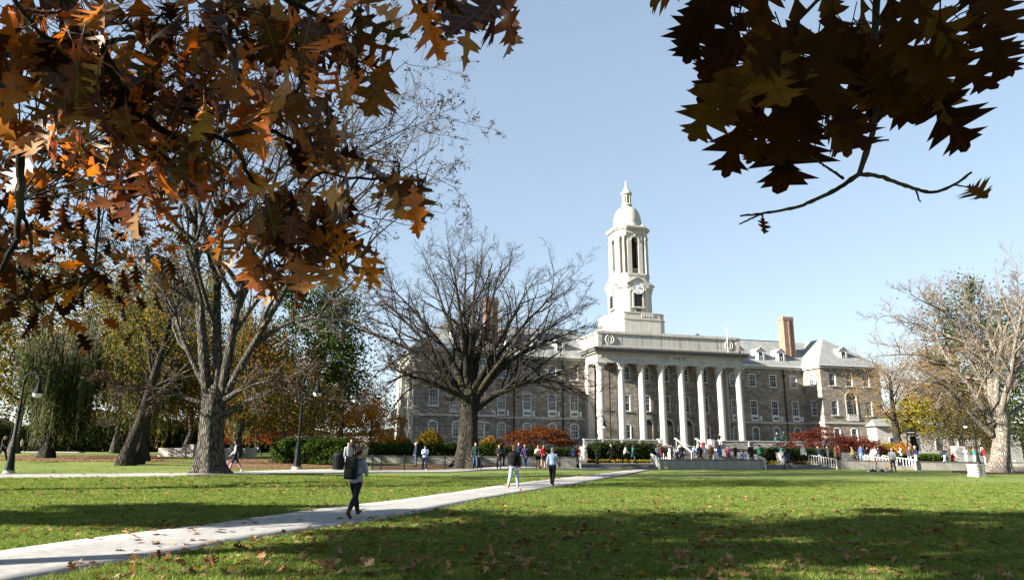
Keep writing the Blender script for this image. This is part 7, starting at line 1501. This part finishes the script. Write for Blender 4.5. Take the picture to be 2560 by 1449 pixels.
D2 = [(1850, -20, 1690, 130), (1790, -60, 1715, 165), (1850, 30, 1790, 260), (1905, 0, 1880, 290), (1990, -20, 1950, 310), (2080, 20, 2040, 290), (2150, -20, 2180, 260), (1825, 165, 1728, 365), (1900, 200, 1798, 445), (1960, 210, 1978, 492), (2005, 150, 1925, 410), (2080, 170, 2125, 405), (2100, 130, 2300, 320), (2165, 90, 2290, 270), (2200, 50, 2330, 200), (2250, -30, 2365, 120), (2300, 10, 2425, 130), (2330, 120, 2480, 255), (2400, 50, 2545, 190), (2440, -20, 2556, 100), (2290, 185, 2445, 388), (2330, 160, 2395, 310), (2350, 50, 2345, 240), (1760, -80, 1600, 5), (2000, 50, 1850, 200), (2050, -50, 2100, 160), (2470, 10, 2500, 210), (1930, 280, 1880, 425), (2060, 280, 2110, 395), (1960, -80, 1850, 80), (2130, 60, 2080, 260), (1880, 90, 1960, 300), (2020, 230, 2010, 400), (2210, 120, 2230, 300), (2400, -60, 2480, 80), (2280, -80, 2270, 90), (2150, 180, 2190, 320), (1840, 60, 1760, 190), (1905, 545, 1912, 582), (2425, 468, 2458, 488), (1900, 120, 1800, 330), (1960, 90, 2040, 320), (2040, 120, 2000, 350), (2110, 60, 2220, 220), (1850, 120, 1770, 300), (2230, -40, 2200, 150), (1990, 250, 1950, 460), (2090, 240, 2160, 390), (1780, -70, 1760, 110)]
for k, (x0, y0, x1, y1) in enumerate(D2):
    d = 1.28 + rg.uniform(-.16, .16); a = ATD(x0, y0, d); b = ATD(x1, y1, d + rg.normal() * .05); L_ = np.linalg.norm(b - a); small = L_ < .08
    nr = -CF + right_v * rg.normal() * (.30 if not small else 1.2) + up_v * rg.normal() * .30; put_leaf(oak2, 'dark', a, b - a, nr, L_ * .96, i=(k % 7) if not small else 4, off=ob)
    j = np.argmin(np.linalg.norm(AB2 - a, axis=1)); P = resample(np.array([AB2[j], (AB2[j] + a) / 2 + rg.normal(size=3) * .004, a]), 5); addmesh('petiole', local(tubes(P[None], np.full((1, 5), .0011), 5), ob), BK_DARK, oak2)
# --- crowns above and beside the frame; they shade the near lawn
def in_view(P, mx=40):
    q = P - CP; dp = q @ CF; u = 1280 + FPX * (q @ CR) / np.maximum(dp, .01); v = 724.5 - FPX * (q @ CU) / np.maximum(dp, .01)
    return (dp > 0) & (u > -mx) & (u < 2560 + mx) & (v > -mx) & (v < 1500)
def crown(e, o, c, r, n, clumps, leaf, seed, name):
    r_ = np.random.default_rng(seed); C_ = crown_points(r_, n, c, r, clumps, .135, .12); C_ = C_[~in_view(C_)]
    u = C_[r_.integers(0, len(C_), 40)]; st = np.array(o) + np.array([0, 0, c[2] * .62]); Pm = np.stack([np.tile(st, (40, 1)), (st + u) / 2 + r_.normal(size=(40, 3)) * .5 + [0, 0, .8], u], 1); Pm = np.array([resample(p_, 8) for p_ in Pm]); Pm = Pm[~in_view(Pm.reshape(-1, 3)).reshape(len(Pm), 8).any(1)]
    addmesh('limb', local(tubes(Pm, np.tile(np.linspace(.14, .03, 8), (len(Pm), 1)), 6), o), BK_DARK, e, True, 'stuff')
    addmesh('crown', local(leaf_quads(r_, C_, leaf, .3, .3, .75), o), mat_leaf(name, OAK, .25), e, False, 'stuff')
crown(oak, oa, (-7.5, 2.2, 12.8), (8.8, 6.4, 3.6), 15000, 60, .33, 201, 'crown_leaf_a')
crown(oak, oa, (-6.7, -2.3, 6.0), (1.6, 1.4, 1.15), 3600, 26, .2, 211, 'crown_leaf_c'); crown(oak, oa, (-9.2, -.9, 6.9), (2.6, 2.2, 1.7), 380, 14, .2, 212, 'crown_leaf_d')  # unseen leaf clumps added to keep sun off the leaves hanging in view
crown(oak2, ob, (3.5, -3.5, 9.5), (5, 4.5, 3), 5000, 30, .26, 202, 'crown_leaf_b')
def side_oak(o, c, r, n, clumps, seed, label):
    o = np.array(o, float); e = empty('oak_tree', o, 0, label, 'tree', 'oaks beside the photographer'); TP = resample(np.array([o - [0, 0, .2], o + [.2, 0, 4], o + [.4, .3, 8], np.array(c) + [0, 0, 1]]), 14)
    addmesh('trunk', local(trunk_mesh(TP, np.linspace(.45, .1, 14), 14, 1.6, 5, seed), o), BK_DARK, e); crown(e, o, c, r, n, clumps, .34, seed, 'crown_leaf_%d' % seed)
side_oak((-20, 5.5, 0), (-19, 3.6, 12.0), (8.5, 6.6, 3.6), 15000, 60, 203, 'brown leaved oak standing left of the photographer')
side_oak((-30, 9.5, 0), (-27, 10.2, 8.0), (6.5, 3.3, 2.7), 8500, 36, 204, 'brown leaved oak farther left of the photographer')
leafy_tree('park_tree', 'sparse brown leaved tree beyond the left picture edge', (-27.5, 21.5, .1), 23.5, 4.4, .42, OLV, 4200, .34, 301, cz=.78, rzf=.2)

# ------------------------------------------------------------------ fallen leaves
def on_path(x, y):
    i = np.argmin((PA[:, 0] + PB[:, 0] - 2 * x) ** 2 + (PA[:, 1] + PB[:, 1] - 2 * y) ** 2); a, b = PA[i][:2], PB[i][:2]; d = b - a; L = np.linalg.norm(d); t_ = ((np.array([x, y]) - a) @ d) / L / L; return 0.0 < t_ < 1.0
AX = PA[:, :2]; BX = PB[:, :2]
def path_mask(X, Y):
    m_ = ((AX[None, :, 0] + BX[None, :, 0]) / 2 - X[:, None]) ** 2 + ((AX[None, :, 1] + BX[None, :, 1]) / 2 - Y[:, None]) ** 2
    # interpolate both edges at the same Y
    xa = np.interp(Y, AX[:, 1], AX[:, 0]); xb = np.interp(Y, BX[:, 1], BX[:, 0]); return (X > xa) & (X < xb), xa, xb
cand = []
def scatter(n, xr, yr, grp):
    for _ in range(n):
        if cand and rg.random() < .45 and cand[-1][1] == grp: q = cand[-rg.integers(1, min(len(cand), 12) + 1)][0]; p = np.array([q[0] + rg.normal() * .35, q[1] + rg.normal() * .35, 0])
        else: x, y = rg.uniform(*xr), rg.uniform(*yr); p = G(x, y)
        cand.append((p, grp))
# pixel ranges choose where the photograph shows leaves; the lawn gives their distance
scatter(1500, (250, 2560), (1320, 1449), 0); scatter(1100, (900, 2560), (1250, 1340), 0); scatter(300, (1400, 2560), (1195, 1260), 0); scatter(420, (0, 900), (1215, 1375), 1); scatter(300, (0, 1100), (1196, 1240), 1); scatter(230, (0, 1500), (1270, 1449), 2)
for i in range(4, 58):
    for _ in range(9):
        e_ = PB[i] if rg.random() < .7 else PA[i]; s_ = 1 if e_ is PB[i] else -1; cand.append((np.array([e_[0] + s_ * abs(rg.normal()) * .18, e_[1], 0]) + np.array([0, rg.uniform(-.4, .4), 0]), 0 if s_ > 0 else 1))
leafs = []
for p, g in cand:
    inp, xa, xb = path_mask(np.array([p[0]]), np.array([p[1]])); inp = bool(inp[0])
    if g == 2 and not inp: continue
    if g != 2 and inp:
        if rg.random() < .85: continue
        g = 2
    z = float(gz(p[0], p[1])) + (.036 if inp else .03 + .02 * rg.random()); d = np.array([rg.normal(), rg.normal(), rg.normal() * (.10 if inp else .3)]); nr = np.array([rg.normal() * .22, rg.normal() * .22, 1]); leafs.append((np.array([p[0], p[1], z]), d, nr, rg.uniform(.12, .20), g))
order = sorted(range(len(leafs)), key=lambda i: -leafs[i][3] / leafs[i][0][1])
LABL = ['dry oak leaf in the middle of the near grass', 'dry oak leaf in the grass left of the path', 'dry oak leaf lying flat on the concrete path', 'dry oak leaf caught along the lower path edge', 'dry oak leaf in the grass of the lower right corner']; GRL = ['fallen leaves on the middle grass', 'fallen leaves left of the path', 'fallen leaves on the path', 'fallen leaves along the path edge', 'fallen leaves at the lower right']
for i in order[:300]:
    p, d, nr, s_, g = leafs[i]; o = put_leaf(None, 'dry', p, d, nr, s_, 'fallen_leaf')
    if g == 0:
        xb_ = float(np.interp(p[1], BX[:, 1], BX[:, 0])); g = 3 if p[0] - xb_ < .7 else (0 if p[0] < 3.2 else 4)
    tag(o, LABL[g], 'leaf', GRL[g])
M_FALL = mat_static_leaf('fallen_leaf_small', [(0, (.10, .045, .018)), (.4, (.20, .10, .045)), (.8, (.32, .20, .11)), (1, (.42, .24, .05))], .15)
mo = addmesh('fallen_leaves', merge_small([leafs[i][:4] for i in order[300:]]), M_FALL, None, True, 'stuff'); mo['label'] = 'many dry leaves lying all over the near grass'
rest = []
for _ in range(1500):
    x, y = rg.uniform(-200, 2760), rg.uniform(1150, 1215); 
    if 930 < x < 1500 and y < 1180: continue
    p = G(x, y); rest.append((np.array([p[0], p[1], p[2] + .04]), np.array([rg.normal(), rg.normal(), .1]), np.array([rg.normal() * .3, rg.normal() * .3, 1]), rg.uniform(.12, .2)))
for _ in range(2600):
    x, y = (rg.uniform(-60, 480), rg.uniform(1137, 1155)) if rg.random() < .5 else (rg.uniform(560, 930), rg.uniform(1146, 1171)); p = G(x, y); rest.append((np.array([p[0], p[1], p[2] + .04]), np.array([rg.normal(), rg.normal(), .2]), np.array([rg.normal() * .4, rg.normal() * .4, 1]), rg.uniform(.13, .22)))
_rp = np.array([r_[0] for r_ in rest]); _v, _f = leaf_quads(rg, _rp, .16, -.1, .3, .8); _c = np.repeat(_rp, 4, 0); _v[:, 2] = _c[:, 2] + (_v[:, 2] - _c[:, 2]) * .25
lo = addmesh('fallen_leaves', (_v, _f), mat_static_leaf('fallen_leaf_far', [(0, (.12, .05, .02)), (.4, (.24, .12, .05)), (.8, (.36, .22, .11)), (1, (.42, .26, .05))], .15), None, True, 'stuff'); lo['label'] = 'scattered small fallen leaves across the lawn'

# ------------------------------------------------------------------ grass blades on the near lawn
def tuft(seed, n=15):
    r_ = np.random.default_rng(seed); V = []; F = []
    for _ in range(n):
        a = r_.uniform(0, 6.28); b = np.array([math.cos(a), math.sin(a)]) * r_.uniform(0, .075); h = r_.uniform(.028, .062); ln = r_.uniform(.2, .9) * h; d = r_.uniform(0, 6.28); w_ = r_.uniform(.0028, .0048); dx = np.array([math.cos(d), math.sin(d)]); sx = np.array([-dx[1], dx[0]]) * w_; k = len(V)
        V += [(*(b - sx), 0), (*(b + sx), 0), (*(b + sx * .7 + dx * ln * .35), h * .6), (*(b - sx * .7 + dx * ln * .35), h * .6), (*(b + dx * ln), h)]; F += [(k, k + 1, k + 2, k + 3), (k + 3, k + 2, k + 4, k + 4)]
    m_ = MB(); m_.add(V, [f if f[2] != f[3] else f[:3] for f in F]); return m_.mesh('grass_tuft', M_BLADE)
t = NT('grass_blade'); oi = t.new('ObjectInfo'); c = t.ramp(oi.outputs['Random'], [(0, (.062, .105, .013)), (.5, (.108, .158, .024)), (.85, (.155, .19, .04)), (1, (.22, .205, .08))]); c = t.mix(.75, c, t.ramp(t.noise(oi.outputs['Location'], .9, 4, .65), [(.3, (.62, .68, .6)), (.5, (1, 1, 1)), (.7, (1.4, 1.22, 1.25))]), 'MULTIPLY'); t.done(c, .6, .25)
tr = t.new('BsdfTranslucent'); t.set(tr.inputs[0], t.mix(1.0, c, (1.3, 1.35, .6), 'MULTIPLY')); ms = t.new('MixShader'); ms.inputs[0].default_value = .4; t.l.new(t.b.outputs[0], ms.inputs[1]); t.l.new(tr.outputs[0], ms.inputs[2]); t.l.new(ms.outputs[0], t.n['Material Output'].inputs[0]); M_BLADE = t.m
NP = 120000; d_ = rg.uniform(8.8, 40, NP); xx = rg.uniform(-.80, .80, NP) * (d_ + .6); inp, xa, xb = path_mask(xx, d_); _e = rg.normal(size=NP) * .05; keep = ~((xx > xa + .02 + _e) & (xx < xb - .02 + _e)) & (d_ < np.interp(xx, PB2[:, 0], PB2[:, 1]) - .06 + _e); xx, d_ = xx[keep], d_[keep]
GP = np.stack([xx, d_, gz(xx, d_)], 1)
tufts = []
for k in range(3): o = bpy.data.objects.new('grass_tuft', tuft(300 + k)); tufts.append(o)
tcol = bpy.data.collections.new('grass_tufts')
for o in tufts: tcol.objects.link(o)
me = bpy.data.meshes.new('grass'); me.vertices.add(len(GP)); me.vertices.foreach_set('co', GP.astype(np.float32).ravel()); me.update()
gr = bpy.data.objects.new('grass', me); link(gr); tag(gr, 'short green grass of the lawn', kind='stuff')
ng = bpy.data.node_groups.new('grass_nodes', 'GeometryNodeTree'); ng.interface.new_socket('Geometry', in_out='INPUT', socket_type='NodeSocketGeometry'); ng.interface.new_socket('Geometry', in_out='OUTPUT', socket_type='NodeSocketGeometry')
N_ = ng.nodes; gi = N_.new('NodeGroupInput'); go = N_.new('NodeGroupOutput'); ip = N_.new('GeometryNodeInstanceOnPoints'); ci = N_.new('GeometryNodeCollectionInfo'); ci.inputs['Collection'].default_value = tcol; ci.inputs['Separate Children'].default_value = True; ci.inputs['Reset Children'].default_value = True
ip.inputs['Pick Instance'].default_value = True; rv = N_.new('FunctionNodeRandomValue'); rv.data_type = 'FLOAT_VECTOR'; rv.inputs[0].default_value = (-.12, -.12, 0); rv.inputs[1].default_value = (.12, .12, 6.28); rs_ = N_.new('FunctionNodeRandomValue'); rs_.data_type = 'FLOAT'; rs_.inputs[2].default_value = .7; rs_.inputs[3].default_value = 1.45
ri = N_.new('FunctionNodeRandomValue'); ri.data_type = 'INT'; ri.inputs[4].default_value = 0; ri.inputs[5].default_value = 2
L_ = ng.links; L_.new(gi.outputs[0], ip.inputs['Points']); L_.new(ci.outputs[0], ip.inputs['Instance']); L_.new(rv.outputs[0], ip.inputs['Rotation']); L_.new(rs_.outputs[1], ip.inputs['Scale']); L_.new(ri.outputs[2], ip.inputs['Instance Index']); L_.new(ip.outputs[0], go.inputs[0])
gm = gr.modifiers.new('grass', 'NODES'); gm.node_group = ng
